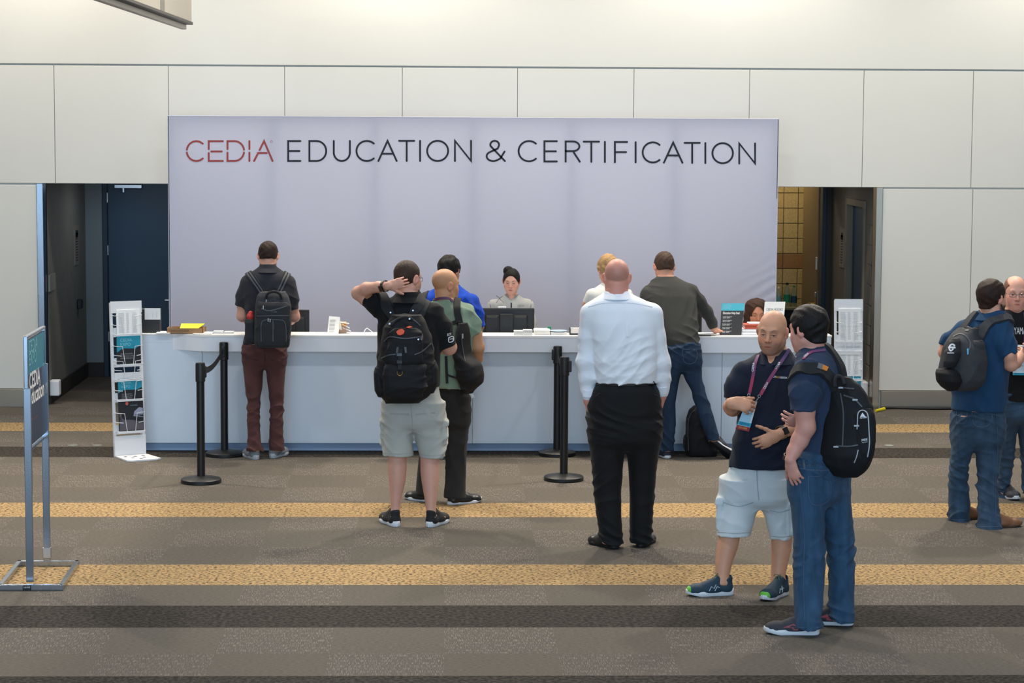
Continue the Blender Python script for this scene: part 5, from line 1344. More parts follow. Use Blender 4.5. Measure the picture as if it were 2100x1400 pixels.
# ---------- 1: at the counter, left
A = person(dict(seed=1, Y=19.12, yaw=0, label='man in dark grey polo and maroon trousers at the left of the counter',
    face=SK(skin=(212, 158, 134)), head=dict(c=(550, 525, .04), yaw=2, pitch=22, s=.97), neck=(549, 548, .01, .051),
    torso=[(543, 535, 563, .055, .01), (552, 524, 575, .072, .01), (562, 508, 590, .095), (574, 498, 600, .11), (600, 497, 601, .118), (640, 503, 594, .118), (668, 506, 591, .115), (690, 500, 589, .115), (704, 498, 588, .12)],
    sleeves=[[(509, 579, .02, .06), (501, 606, .04, .064), (497, 627, .05, .064)], [(591, 580, .02, .06), (597, 610, .03, .06), (600, 633, .04, .055)]],
    band=[(541, 533, 565), (549, 530, 568), (558, 524, 575, 1.05)],
    arms=[[(507, 582, .02, .05), (498, 625, .05, .046), (497, 648, .06, .046), (508, 655, .2, .038), (525, 652, .33, .03)], [(593, 582, .02, .05), (601, 630, .05, .044), (604, 649, .07, .044), (596, 656, .2, .038), (578, 652, .33, .03)]],
    hands=[dict(w=(525, 652, .33), d=(.5, .8, 0), n=(0, 0, -1), side=1), dict(w=(578, 652, .33), d=(-.5, .8, 0), n=(0, 0, -1), side=-1)],
    hips=[(698, 498, 588, .118), (722, 497, 588, .125), (738, 498, 587, .12)],
    legs=[[(742, 498, 541), (790, 502, 538), (823, 507, 534), (857, 506, 533), (892, 508, 534), (924, 506, 539)], [(742, 544, 587), (790, 549, 583), (823, 553, 582), (857, 553, 581), (892, 552, 581), (923, 551, 584)]],
    shirt=cloth('dark_grey_pique', (47, 47, 52)), pants=cloth('maroon_chino', (84, 52, 50), .85, .14), top='polo_shirt',
    shoes=[dict(heel=(524, 942), yaw=24, mu=mat('grey_shoe', (118, 122, 126), .7, bump=.2), ms=mat('pale_sole', (168, 172, 176), .6), ml=LACE), dict(heel=(560, 939), yaw=-22, mu=mat('grey_shoe', (118, 122, 126)), ms=mat('pale_sole', (168, 172, 176)), ml=LACE)],
    hair=dict(m=DARKBR, t=.008)))
# ---------- 2: hand behind the neck
M_KH = cloth('stone_cotton', (174, 173, 164), .9, .06, vs=14)
def cargo(px, py, dy, Y, yaw, hw=.075, hh=.09):
    def f_(T, G):
        c = at(px, py, Y + dy); R = frame(yaw); T.u(rbox(c, (.02, hw, hh), R, .012), .012); T.u(rbox(c + (0, 0, hh * .72), (.025, hw * 1.02, hh * .22), R, .008), .006)
    return f_
C2 = person(dict(seed=2, Y=15.95, yaw=-6, hres=.0032, label='man in black polo and stone cargo shorts holding his neck',
    face=SK(skin=(205, 152, 130), scalp=((70, 54, 46), .75, None, 0), beard=((120, 90, 76), .4)), head=dict(c=(836, 571, .02), yaw=-38, pitch=6, s=1.04), neck=(836, 606, -.0, .066),
    torso=[(600, 813, 859, .06, .0), (612, 801, 868, .085, .0), (624, 787, 884, .11), (640, 778, 896, .13), (680, 774, 900, .142), (720, 773, 903, .148), (760, 773, 903, .155), (790, 773, 903, .155)],
    sleeves=[[(798, 640, .0, .08), (772, 622, .01, .074), (752, 610, .03, .064)], [(888, 640, .0, .075), (904, 672, .01, .076), (916, 710, .03, .070)]],
    band=[(597, 812, 862), (607, 808, 866), (619, 799, 875, 1.05)],
    arms=[[(798, 640, 0, .06), (752, 612, .03, .053), (735, 601, .05, .046), (752, 592, -.03, .044), (777, 588, -.125, .036), (796, 586, -.20, .028)],
          [(888, 640, 0, .06), (914, 700, .03, .058), (921, 712, .06, .052), (908, 712, .18, .044), (890, 706, .3, .034)]],
    hands=[dict(w=(796, 586, -.20), d=(.80, .43, .16), n=(-.45, .9, .0), side=1, k=dict(s=1.0, curl=(4, 5, 6, 8), spread=2, thumb=(.75, .6, .12))), dict(w=(890, 706, .3), d=(-1, .4, 0), n=(0, 0, -1), side=1)],
    hips=[(784, 780, 903, .15), (825, 785, 907, .152), (864, 784, 911, .15)],
    legs=[[(865, 784, 847), (905, 785, 846), (933, 784, 849)], [(865, 845, 913), (905, 853, 914), (937, 861, 914)]],
    calves=[[(890, 797, 838), (925, 796, 834), (960, 795, 834), (985, 797, 832), (1010, 799, 826), (1035, 801, 821), (1058, 802, 820)], [(890, 860, 900), (930, 862, 901), (965, 862, 902), (990, 865, 900), (1012, 869, 897), (1038, 873, 894), (1060, 874, 894)]],
    shirt=BLKF, pants=M_KH, top='polo_shirt', bottom='cargo_shorts', pwf=40., pants_ops=[cargo(912, 885, .0, 15.95, 0), cargo(786, 885, .02, 15.95, 0, .065)],
    shoes=[dict(heel=(811, 1079), yaw=22, mu=SHB, ms=RUBW, ml=LACE, accent=(mat('gold_mark', (196, 170, 120), .5), 'tick')), dict(heel=(883, 1080), yaw=-26, mu=SHB, ms=RUBW, ml=LACE, accent=(mat('gold_mark', (196, 170, 120)), 'tick'))],
    hair=dict(m=BUZZ, t=.0035, amp=.0012, freq=160)))
# ---------- 3: bald man in green
C3 = person(dict(seed=3, Y=16.95, yaw=-32, label='bald man in green T-shirt and dark trousers with a black bag on one shoulder',
    face=SK(skin=(190, 140, 104), scalp=((150, 108, 80), .35, .05, .09), brow=(90, 66, 50)), head=dict(c=(914, 585, .02), yaw=-56, pitch=4, s=1.02), neck=(915, 618, -.0, .064),
    torso=[(613, 893, 938, .06), (622, 882, 950, .085), (634, 869, 964, .11), (660, 866, 970, .13), (710, 867, 968, .14), (750, 868, 966, .14), (793, 869, 964, .14)],
    sleeves=[[(955, 642, -.02, .072), (966, 664, -.02, .07), (972, 684, -.02, .064)], [(878, 645, .1, .06), (868, 690, .14, .06)]],
    arms=[[(955, 642, -.02, .055), (974, 684, -.02, .05), (980, 712, -.01, .047), (978, 734, .08, .042), (962, 745, .22, .032)], [(878, 645, .1, .05), (868, 690, .14, .046), (872, 720, .2, .044), (888, 735, .3, .034)]],
    hands=[dict(w=(962, 745, .22), d=(-.5, .8, -.1), n=(-.3, 0, -1), side=-1)],
    hips=[(786, 867, 964, .13), (840, 867, 964, .13), (862, 866, 963, .13)],
    legs=[[(852, 866, 914), (900, 861, 906), (943, 858, 902), (987, 854, 898), (1012, 852, 897)], [(852, 911, 963), (900, 912, 960), (943, 913, 957), (987, 913, 955), (1010, 910, 955), (1020, 909, 956)]],
    shirt=cloth('sage_jersey', (122, 142, 122)), pants=cloth('dark_olive_cotton', (37, 35, 33), .85, .14), top='t_shirt',
    shoes=[dict(heel=(886, 1029), yaw=52, mu=LEATHB, ms=RUBW, style='flat'), dict(heel=(926, 1034), yaw=-60, mu=LEATHB, ms=RUBW, style='flat', ml=LACE)]))
# ---------- 4: blue shirt
C4 = person(dict(seed=4, Y=19.05, yaw=-10, label='dark haired man in bright blue shirt at the counter, mostly hidden behind the bald man',
    face=SK(skin=(186, 134, 106)), head=dict(c=(921, 556, .06), yaw=-28, pitch=18, s=1.0), neck=(921, 588, .03, .058),
    torso=[(583, 906, 938, .06, .02), (594, 886, 956, .085, .02), (606, 866, 970, .105), (630, 860, 976, .12), (680, 861, 977, .125), (744, 866, 972, .125)],
    sleeves=[[(968, 618, .02, .065), (977, 645, .04, .06), (982, 668, .06, .058)], [(866, 618, .02, .065), (860, 664, .06, .058)]],
    arms=[[(968, 618, .02, .05), (982, 664, .06, .046), (978, 690, .1, .04), (962, 685, .3, .03)], [(866, 618, .02, .05), (860, 660, .06, .046), (866, 690, .1, .04), (890, 685, .3, .03)]],
    hands=[dict(w=(962, 685, .3), d=(-.4, .9, 0), n=(0, 0, -1), side=-1)],
    hips=[(738, 868, 970, .12), (775, 868, 970, .12)], legs=[[(768, 872, 915), (850, 878, 914), (925, 884, 914)], [(768, 922, 966), (850, 924, 958), (925, 926, 952)]],
    shirt=cloth('royal_blue_cotton', (22, 70, 180)), pants=cloth('navy_chino', (40, 44, 56)),
    shoes=[dict(heel=(902, 940), yaw=4, mu=mat('white_leather', (205, 205, 202), .5), ms=RUBW), dict(heel=(938, 940), yaw=-8, mu=mat('white_leather', (205, 205, 202)), ms=RUBW)],
    hair=dict(m=BLACKH, t=.016, amp=.004, freq=70, line=[-.075, -.075, -.06, -.03, .0, -.02, .02, .05, .07, .08])))
# ---------- 5: woman at the monitor
def bun(S, P, R, s): S.u(ell(P(.034, -.03, .096), np.array([.052, .05, .05]) * s, R), .006); S.u(cone(P(.05, -.05, .10), P(.078, -.05, .0), .018 * s, .006 * s), .02)
def zipcol(S, G): S.sub(cone(at(1049, 600, 20.70), at(1049, 621, 20.64), .045, .004), .004)
C5 = person(dict(seed=5, Y=20.75, yaw=180, hres=.003, label='dark haired woman in light grey zip top looking down behind the centre monitor',
    face=SK(skin=(214, 162, 142), brow=(40, 28, 26), lid=.004, iris=(30, 24, 22), lip=(178, 96, 92)), head=dict(c=(1049, 576, -.03), yaw=172, pitch=14, s=.9), neck=(1049, 612, .0, .047),
    torso=[(604, 1036, 1063, .05), (612, 1024, 1076, .075), (620, 1008, 1090, .095), (650, 1007, 1091, .11), (700, 1012, 1086, .11), (760, 1010, 1088, .12)],
    sleeves=[[(1012, 625, .0, .052), (1003, 660, -.02, .05), (1005, 690, -.1, .042), (1020, 694, -.26, .034)], [(1083, 625, .0, .052), (1088, 660, -.02, .05), (1088, 690, -.1, .042), (1076, 694, -.26, .034)]],
    arms=[[(1005, 690, -.1, .03), (1022, 694, -.28, .024)], [(1093, 690, -.1, .03), (1074, 694, -.28, .024)]],
    hands=[dict(w=(1022, 694, -.28), d=(.4, -.8, 0), n=(0, 0, -1), side=1, k=dict(s=.9)), dict(w=(1074, 694, -.28), d=(-.4, -.8, 0), n=(0, 0, -1), side=-1, k=dict(s=.9))],
    band=[(603, 1034, 1065), (611, 1033, 1066), (619, 1030, 1069)], vcut=lambda Y: cone(at(1049, 600, Y - .05), at(1049, 622, Y - .09), .045, .004), collar_m=cloth('grey_collar', (140, 142, 142)),
    shirt_ops=[zipcol], swr=.004,
    hips=[(752, 1010, 1088, .12), (790, 1008, 1090, .125)], legs=[[(785, 1008, 1046), (880, 1018, 1040), (888, 1018, 1040)], [(785, 1052, 1090), (880, 1058, 1080), (888, 1058, 1080)]],
    shirt=cloth('light_grey_fleece', (176, 176, 172)), pants=BLKF, top='zip_top',
    shoes=[dict(heel=(1030, 893), yaw=180, mu=LEATHB, ms=RUBB, style='flat'), dict(heel=(1069, 893), yaw=180, mu=LEATHB, ms=RUBB, style='flat')],
    hair=dict(m=BLACKH, t=.007, amp=.001, temple=.04, extra=bun, line=[-.045, -.045, -.04, -.02, -.005, -.012, .03, .062, .074, .08])))
# ---------- 6: blond woman
C6 = person(dict(seed=6, Y=19.12, yaw=0, label='blond person in white T-shirt at counter behind the white shirted man',
    face=SK(skin=(214, 156, 130)), head=dict(c=(1247, 553, .12), yaw=12, pitch=20, s=.95), neck=(1248, 586, .07, .05),
    torso=[(580, 1234, 1262, .05, .07), (590, 1220, 1278, .075, .06), (602, 1210, 1290, .095, .05), (630, 1210, 1290, .105, .03), (705, 1216, 1284, .11)],
    sleeves=[[(1212, 604, .05, .046), (1206, 622, .06, .046)], [(1288, 604, .05, .046), (1293, 622, .06, .046)]],
    arms=[[(1212, 604, .05, .036), (1204, 622, .06, .035), (1196, 655, .1, .032), (1199, 680, .22, .026)], [(1288, 604, .05, .036), (1294, 622, .06, .035), (1300, 655, .1, .032), (1292, 680, .22, .026)]],
    hands=[dict(w=(1199, 680, .22), d=(.2, 1, -.1), n=(0, 0, -1), side=1, k=dict(s=.9))],
    hips=[(698, 1216, 1284, .11), (750, 1212, 1288, .12)], legs=[[(742, 1213, 1248), (840, 1220, 1246), (925, 1224, 1244)], [(742, 1252, 1287), (840, 1254, 1280), (925, 1256, 1276)]],
    shirt=cloth('white_jersey', (218, 216, 210)), pants=JEAN3, top='t_shirt',
    shoes=[dict(heel=(1234, 940), yaw=10, mu=LEATHB, ms=RUBB, style='flat'), dict(heel=(1266, 940), yaw=-8, mu=LEATHB, ms=RUBB, style='flat')],
    hair=dict(m=BLOND, t=.017, amp=.006, freq=60, line=[-.06, -.06, -.05, -.03, -.005, -.02, .02, .05, .07, .08])))
# ---------- 7: white dress shirt
C7 = person(dict(seed=7, Y=15.1, yaw=0, hres=.0033, label='tall bald man in white dress shirt and black trousers, hands in pockets',
    face=SK(skin=(206, 142, 124), scalp=((158, 116, 104), .55, .045, .085)), head=dict(c=(1265, 569, .02), yaw=-3, pitch=8, s=1.03), neck=(1264, 602, .0, .067),
    torso=[(596, 1242, 1287, .068, .01), (606, 1230, 1302, .09, .01), (616, 1213, 1326, .115), (632, 1200, 1345, .14), (660, 1200, 1350, .16), (700, 1209, 1351, .168), (745, 1214, 1350, .172), (770, 1219, 1348, .170), (783, 1222, 1346, .166)],
    sleeves=[[(1213, 645, .0, .078), (1207, 690, .0, .064), (1202, 742, .0, .063), (1205, 772, .01, .058), (1206, 800, .01, .045), (1206, 822, .01, .033)], [(1336, 645, .0, .078), (1344, 690, .0, .064), (1355, 745, .0, .064), (1357, 775, .01, .057), (1358, 795, .01, .045), (1358, 812, .01, .034)]],
    band=[(594, 1241, 1287), (602, 1237, 1292), (612, 1228, 1301, 1.05)],
    arms=[[(1213, 645, 0, .055), (1204, 742, 0, .045), (1206, 820, .01, .028), (1212, 840, .02, .03)], [(1336, 645, 0, .055), (1354, 745, 0, .045), (1358, 810, .01, .028), (1350, 835, .02, .03)]],
    slk=.03, swr=.008, swf=40., szones=[(1.35, .3, .45), (1.0, .12, 1.3), (.92, .08, 1.3)],
    hips=[(778, 1222, 1346, .166), (800, 1214, 1352, .17), (835, 1203, 1358, .178), (880, 1205, 1357, .178), (900, 1207, 1355, .172)],
    legs=[[(905, 1208, 1282), (964, 1214, 1277), (1010, 1217, 1274), (1057, 1223, 1274), (1095, 1229, 1277), (1114, 1230, 1279)], [(905, 1283, 1355), (964, 1289, 1346), (1010, 1291, 1343), (1057, 1291, 1339), (1112, 1291, 1337)]],
    shirt=cloth('white_poplin', (226, 230, 236), .7, .02, .15), pants=cloth('black_suiting', (15, 15, 17), .75, .1), top='dress_shirt',
    shoes=[dict(heel=(1259, 1124), yaw=36, mu=LEATHB, ms=RUBB, style='flat'), dict(heel=(1314, 1121), yaw=-22, mu=LEATHB, ms=RUBB, style='flat')]))
# ---------- 8: grey sweater
hl, tl_ = at(1461, 906, 19.02), at(1487, 926, 19.02)
fwd8 = unit(tl_ - hl); up8 = np.array([.35, .85, .35]); up8 = unit(up8 - fwd8 * up8.dot(fwd8)); rt8 = np.cross(fwd8, up8)
M8 = (np.stack([rt8, fwd8, up8], 1), hl + (0, 0, .0))
C8 = person(dict(seed=8, Y=19.12, yaw=-8, label='man in charcoal sweater and jeans leaning over the counter with one leg stretched aside',
    face=SK(skin=(208, 152, 128)), head=dict(c=(1362, 547, .34), yaw=8, pitch=22, s=1.02), neck=(1364, 576, .27, .054),
    torso=[(566, 1348, 1384, .06, .28), (575, 1336, 1402, .085, .26), (586, 1325, 1418, .11, .24), (605, 1318, 1427, .125, .2), (640, 1326, 1430, .13, .14), (680, 1350, 1432, .128, .06), (700, 1362, 1434, .125, .03), (708, 1365, 1432, .118, .02)],
    sleeves=[[(1416, 598, .22, .07), (1432, 618, .26, .06), (1449, 640, .3, .05), (1460, 660, .31, .04), (1464, 672, .31, .035)], [(1328, 606, .22, .065), (1330, 655, .28, .05), (1350, 676, .33, .04)]],
    arms=[[(1416, 598, .22, .05), (1449, 640, .3, .038), (1466, 676, .31, .028)], [(1328, 606, .22, .05), (1330, 655, .28, .038), (1356, 680, .33, .028)]],
    hands=[dict(w=(1464, 677, .30), d=(.75, .5, -.12), n=(.1, .1, -1), side=-1, k=dict(curl=(62, 66, 68, 70), spread=2, thumb=(.6, .4, .5)))],
    hips=[(702, 1366, 1433, .12), (730, 1363, 1437, .125), (744, 1361, 1438, .12)],
    legs=[[(745, 1362, 1402), (778, 1362, 1393), (825, 1359, 1385), (871, 1357, 1386), (900, 1355, 1383), (924, 1352, 1382)], [(740, 1392, 1438, .085, .0), (778, 1405, 1440, .075, -.02), (802, 1418, 1447, .07, -.04), (848, 1430, 1462, .065, -.07), (880, 1442, 1471, .06, -.09), (902, 1451, 1477, .055, -.09)]],
    shirt=cloth('charcoal_knit', (60, 60, 57), .95, .08, .6, bscale=260), pants=JEAN3, top='sweater',
    shoes=[dict(heel=(1368, 939), yaw=16, mu=mat('navy_canvas', (38, 40, 52), .8), ms=RUBW, style='flat'), dict(M=M8, mu=mat('navy_canvas', (38, 40, 52)), ms=RUBW, style='flat', L=.28)],
    hair=dict(m=BROWN, t=.007)))
# ---------- 9: seated woman behind the desk
def longhair(S, P, R, s):
    for q in (-1, 1): S.chain([(P(q * .05, -.02, .06), .055 * s), (P(q * .078, .01, -.03), .035 * s), (P(q * .085, .03, -.11), .033 * s), (P(q * .085, .04, -.2), .03 * s)], .03)
    S.chain([(P(0, -.06, .0), .07 * s), (P(0, -.07, -.16), .06 * s)], .03)
    S.sub(cone(P(.004, .17, -.02), P(.004, .05, -.06), .062 * s, .056 * s), .01); S.sub(ell(P(0, .10, .012), np.array([.054, .06, .085]) * s, R), .01)
C9 = person(dict(seed=9, Y=20.72, yaw=180, hres=.0032, label='seated woman with long brown hair looking down behind the help desk sign',
    face=SK(skin=(196, 134, 104), brow=(50, 34, 28), lid=.004, lip=(150, 80, 76)), head=dict(c=(1551, 641, -.02), yaw=184, pitch=16, s=.98), neck=(1548, 676, .02, .046),
    torso=[(668, 1536, 1562, .05), (678, 1522, 1576, .08), (690, 1510, 1588, .1), (760, 1512, 1586, .11)],
    sleeves=[[(1514, 692, .0, .05), (1508, 740, -.02, .045), (1530, 748, -.2, .036)], [(1584, 692, .0, .05), (1590, 740, -.02, .045), (1568, 748, -.2, .036)]],
    arms=[[(1508, 740, -.02, .03), (1532, 748, -.24, .024)], [(1590, 740, -.02, .03), (1566, 748, -.24, .024)]],
    hips=[(752, 1510, 1588, .13), (790, 1506, 1592, .14)], legs=[[(785, 1510, 1548), (870, 1518, 1542), (888, 1518, 1540)], [(785, 1550, 1588), (870, 1556, 1580), (888, 1556, 1578)]],
    shirt=BLKF, pants=BLKF, top='black_top', shoes=[dict(heel=(1530, 893), yaw=180, mu=LEATHB, ms=RUBB, style='flat'), dict(heel=(1567, 893), yaw=180, mu=LEATHB, ms=RUBB, style='flat')],
    hair=dict(m=hair_mat('chestnut', (62, 38, 26)), t=.012, amp=.003, freq=70, extra=longhair, line=None)))
# ---------- 10: bald man facing the camera
NAVY = cloth('navy_pique', (23, 30, 46))
def polo_v(S, G):
    S.sub(cone(at(1586, 708, 13.66 - .07), at(1575, 753, 13.66 - .14), .07, .008), .004)
C10 = person(dict(seed=10, Y=13.66, yaw=168, hres=.0026, res=.006, label='bald man in navy polo and pale cargo shorts facing the camera, fingering his badge',
    face=SK(skin=(206, 150, 118), scalp=((178, 126, 98), .3, .05, .085), beard=((122, 94, 80), .5), brow=(64, 44, 34), lid=.004, jaw=1.08), head=dict(c=(1584, 680, -.02), yaw=157, pitch=9, roll=-3, s=1.05), neck=(1590, 726, .03, .07),
    torso=[(716, 1566, 1614, .066, .02), (728, 1550, 1628, .09, .01), (740, 1530, 1645, .12), (756, 1516, 1656, .14), (790, 1512, 1656, .155), (830, 1513, 1650, .168), (870, 1511, 1645, .178), (910, 1503, 1642, .184), (940, 1497, 1638, .186), (955, 1495, 1634, .186)],
    sleeves=[[(1524, 768, .0, .078), (1512, 795, -.02, .074), (1508, 818, -.03, .068)], [(1648, 768, .02, .078), (1654, 800, .0, .072), (1656, 830, -.02, .066)]],
    band=[(715, 1564, 1620), (728, 1556, 1628), (744, 1543, 1640, 1.05)], vcut=lambda Y: cone(at(1586, 705, Y - .06), at(1575, 752, Y - .13), .075, .012),
    shirt_ops=[polo_v],
    arms=[[(1524, 768, .0, .058), (1508, 815, -.03, .052), (1503, 836, -.05, .049), (1499, 834, -.16, .044), (1500, 828, -.27, .031)], [(1648, 768, .02, .058), (1656, 826, -.02, .05), (1650, 862, -.06, .048), (1628, 876, -.16, .044), (1601, 888, -.25, .032)]],
    hands=[dict(w=(1498, 825, -.27), d=(.9, -.2, -.16), n=(.1, .9, -.4), side=-1, k=dict(s=1.1, curl=(34, 38, 42, 46), spread=5, thumb=(.85, .35, .35), tcurl=6)),
           dict(w=(1598, 891, -.26), d=(-.9, -.12, -.40), n=(-.1, .95, -.1), side=1, k=dict(s=1.08, curl=(24, 26, 28, 30), spread=2.5, thumb=(.66, .76, .0), tcurl=10))],
    hips=[(945, 1494, 1632, .165), (990, 1485, 1627, .165), (1018, 1479, 1625, .16)],
    legs=[[(1026, 1475, 1560), (1060, 1472, 1548), (1097, 1470, 1540)], [(1026, 1556, 1626), (1065, 1570, 1624), (1104, 1578, 1624)]],
    calves=[[(1060, 1478, 1522), (1092, 1475, 1519), (1120, 1470, 1514), (1150, 1467, 1503), (1178, 1467, 1496), (1196, 1467, 1494)], [(1060, 1580, 1626), (1097, 1582, 1626), (1125, 1582, 1623), (1150, 1582, 1617), (1180, 1581, 1610), (1200, 1581, 1609)]],
    shirt=NAVY, pants=cloth('pale_cotton', (208, 214, 214), .9, .05, vs=12), top='polo_shirt', bottom='cargo_shorts', pwf=36., pants_ops=[cargo(1477, 1050, -.02, 13.66, -12, .07, .1), cargo(1618, 1062, -.08, 13.66, 20, .07, .1)],
    shoes=[dict(heel=(1493, 1219), yaw=98, mu=mat('teal_mesh', (20, 50, 66), .7, bump=.4, bscale=300), ms=RUBW, ml=mat('lime_lace', (90, 110, 80), .8), toe=mat('lime_toe', (96, 180, 50), .5), accent=(mat('pale_mark', (190, 205, 205), .4), 'zig')), dict(heel=(1606, 1219), yaw=143, mu=mat('teal_mesh', (20, 50, 66)), ms=RUBW, ml=mat('lime_lace', (90, 110, 80)), toe=mat('lime_toe', (96, 180, 50)), accent=(mat('pale_mark', (190, 205, 205)), 'zig'))]))
# ---------- 11: navy shirt with backpack
C11 = person(dict(seed=11, Y=12.75, yaw=58, hres=.003, res=.006, label='dark haired man in faded navy polo and jeans wearing a black backpack',
    face=SK(skin=(206, 146, 128)), head=dict(c=(1657, 676, -.0), yaw=44, pitch=8, s=1.06), neck=(1668, 722, .02, .07),
    torso=[(708, 1645, 1694, .066, .0), (718, 1638, 1706, .085, .0), (730, 1631, 1722, .105), (748, 1628, 1734, .12), (780, 1628, 1740, .13), (830, 1632, 1738, .136), (870, 1636, 1736, .138), (910, 1634, 1736, .14), (938, 1630, 1738, .142)],
    sleeves=[[(1655, 768, -.14, .086), (1650, 800, -.17, .084), (1648, 843, -.18, .072)], [(1705, 768, .14, .075), (1685, 815, .2, .066)]],
    band=[(706, 1644, 1696), (716, 1640, 1702), (729, 1631, 1713, 1.04)],
    arms=[[(1655, 768, -.14, .062), (1650, 840, -.18, .057), (1653, 876, -.18, .052), (1640, 903, -.17, .047), (1628, 925, -.18, .038), (1621, 942, -.2, .030)], [(1705, 768, .14, .055), (1684, 840, .2, .05), (1676, 866, .2, .046), (1655, 866, .17, .032)]],
    hands=[dict(w=(1620, 944, -.2), d=(.32, -.02, -1), n=(.55, .8, .2), side=1, k=dict(s=1.0, curl=(14, 18, 20, 24), spread=6, thumb=(.7, .5, .4))), dict(w=(1655, 866, .17), d=(-1, -.1, .12), n=(0, .9, .3), side=1, k=dict(curl=(22, 26, 30, 34)))],
    hips=[(930, 1620, 1740, .14), (975, 1617, 1742, .15), (1010, 1617, 1742, .15)],
    legs=[[(1000, 1617, 1692, 0, -.07), (1060, 1624, 1691, 0, -.08), (1100, 1627, 1692, 0, -.09), (1170, 1626, 1692, 0, -.1), (1225, 1628, 1688, 0, -.1), (1262, 1629, 1685, .11), (1285, 1628, 1687, .118)], [(1000, 1668, 1742, 0, .06), (1060, 1678, 1748, 0, .07), (1120, 1694, 1753, 0, .08), (1173, 1699, 1753, 0, .08), (1225, 1699, 1751, 0, .08), (1250, 1697, 1752, .11), (1270, 1696, 1753, .118)]],
    shirt=cloth('washed_navy_pique', (44, 56, 78)), pants=JEAN, top='polo_shirt', bottom='jeans',
    shoes=[dict(heel=(1668, 1300), yaw=86, mu=mat('dark_grey_mesh', (46, 46, 52), .7, bump=.4, bscale=300), ms=RUBW, ml=LACE, L=.31, accent=(mat('red_patch', (150, 40, 54), .5), 'chev')), dict(heel=(1738, 1281), yaw=80, mu=mat('dark_grey_mesh', (46, 46, 52)), ms=RUBW, ml=LACE, L=.31, accent=(mat('red_patch', (150, 40, 54)), 'chev'))],
    hair=dict(m=BLACKH, t=.015, amp=.005, freq=75, line=[-.08, -.078, -.06, -.03, .004, -.02, .02, .05, .07, .08])))
# ---------- 12: blue polo at the right
def beardf(S, P, R, s): pass
C12 = person(dict(seed=12, Y=16.0, yaw=-42, label='bearded man in blue polo and jeans wearing a grey backpack at far right',
    face=SK(skin=(206, 152, 128), beard=((46, 32, 26), .9)), head=dict(c=(2034, 611, .0), yaw=-54, pitch=2, s=1.05), neck=(2034, 645, .0, .066),
    torso=[(636, 2012, 2056, .062), (645, 2000, 2064, .085), (656, 1986, 2070, .105), (672, 1972, 2072, .125), (700, 1963, 2068, .132), (750, 1960, 2064, .14), (800, 1958, 2060, .142), (840, 1956, 2057, .146)],
    sleeves=[[(2047, 678, -.09, .078), (2060, 703, -.14, .074), (2070, 729, -.17, .066)], [(1975, 676, .1, .065), (1950, 700, .12, .062), (1942, 712, .12, .06)]],
    band=[(634, 2010, 2057), (643, 2005, 2062), (655, 1995, 2071, 1.04)],
    arms=[[(2047, 678, -.09, .06), (2070, 728, -.17, .049), (2074, 748, -.16, .044), (2083, 743, -.03, .040), (2092, 730, .14, .032)], [(1975, 676, .1, .05), (1944, 708, .12, .048), (1938, 722, .13, .046), (1960, 735, .3, .035)]],
    hands=[dict(w=(2092, 730, .14), d=(.4, .9, .2), n=(-.6, .2, 0), side=1, k=dict(curl=(40, 42, 44, 46)))],
    hips=[(832, 1956, 2058, .14), (870, 1955, 2058, .146), (900, 1954, 2056, .145)],
    legs=[[(890, 1953, 2010), (920, 1951, 1997), (947, 1948, 1987), (988, 1945, 1985), (1028, 1945, 1989), (1050, 1945, 1988, .1), (1071, 1944, 1988, .115)], [(890, 1992, 2055), (920, 2000, 2053), (947, 2003, 2051), (988, 2004, 2046), (1028, 2005, 2047), (1060, 2005, 2052, .1), (1086, 2003, 2056, .12)]],
    shirt=cloth('petrol_blue_cotton', (24, 60, 92)), pants=JEAN2, top='polo_shirt', bottom='jeans',
    shoes=[dict(heel=(1966, 1066), yaw=-62, mu=mat('tan_leather', (120, 78, 48), .45, bump=.1), ms=mat('tan_sole', (84, 56, 38), .6), style='flat'), dict(heel=(2026, 1081), yaw=-80, mu=mat('tan_leather', (120, 78, 48)), ms=mat('tan_sole', (84, 56, 38)), style='flat')],
    hair=dict(m=DARKBR, t=.012, amp=.004, freq=75, line=[-.075, -.072, -.058, -.03, .012, .0, .02, .05, .07, .08])))
BS = SDF(); P = lambda x, y, z: C12['hc'] + C12['hR'] @ (np.array([x, y, z]) * C12['hs'])
BS.us([cone(P(q * .058, .005, -.03), P(q * .05, .045, -.085), .016, .022) for q in (-1, 1)], .02).us([cone(P(q * .05, .045, -.085), P(0, .072, -.115), .022, .026) for q in (-1, 1)], .02); BS.noise(lambda x, y, z: (.003 * np.sin(150 * x) * np.sin(140 * z + 60 * y)).astype(np.float32)); BS.build(.0035); V, Q = BS.surf(); link('beard', V, Q, DARKBR, C12['me'])
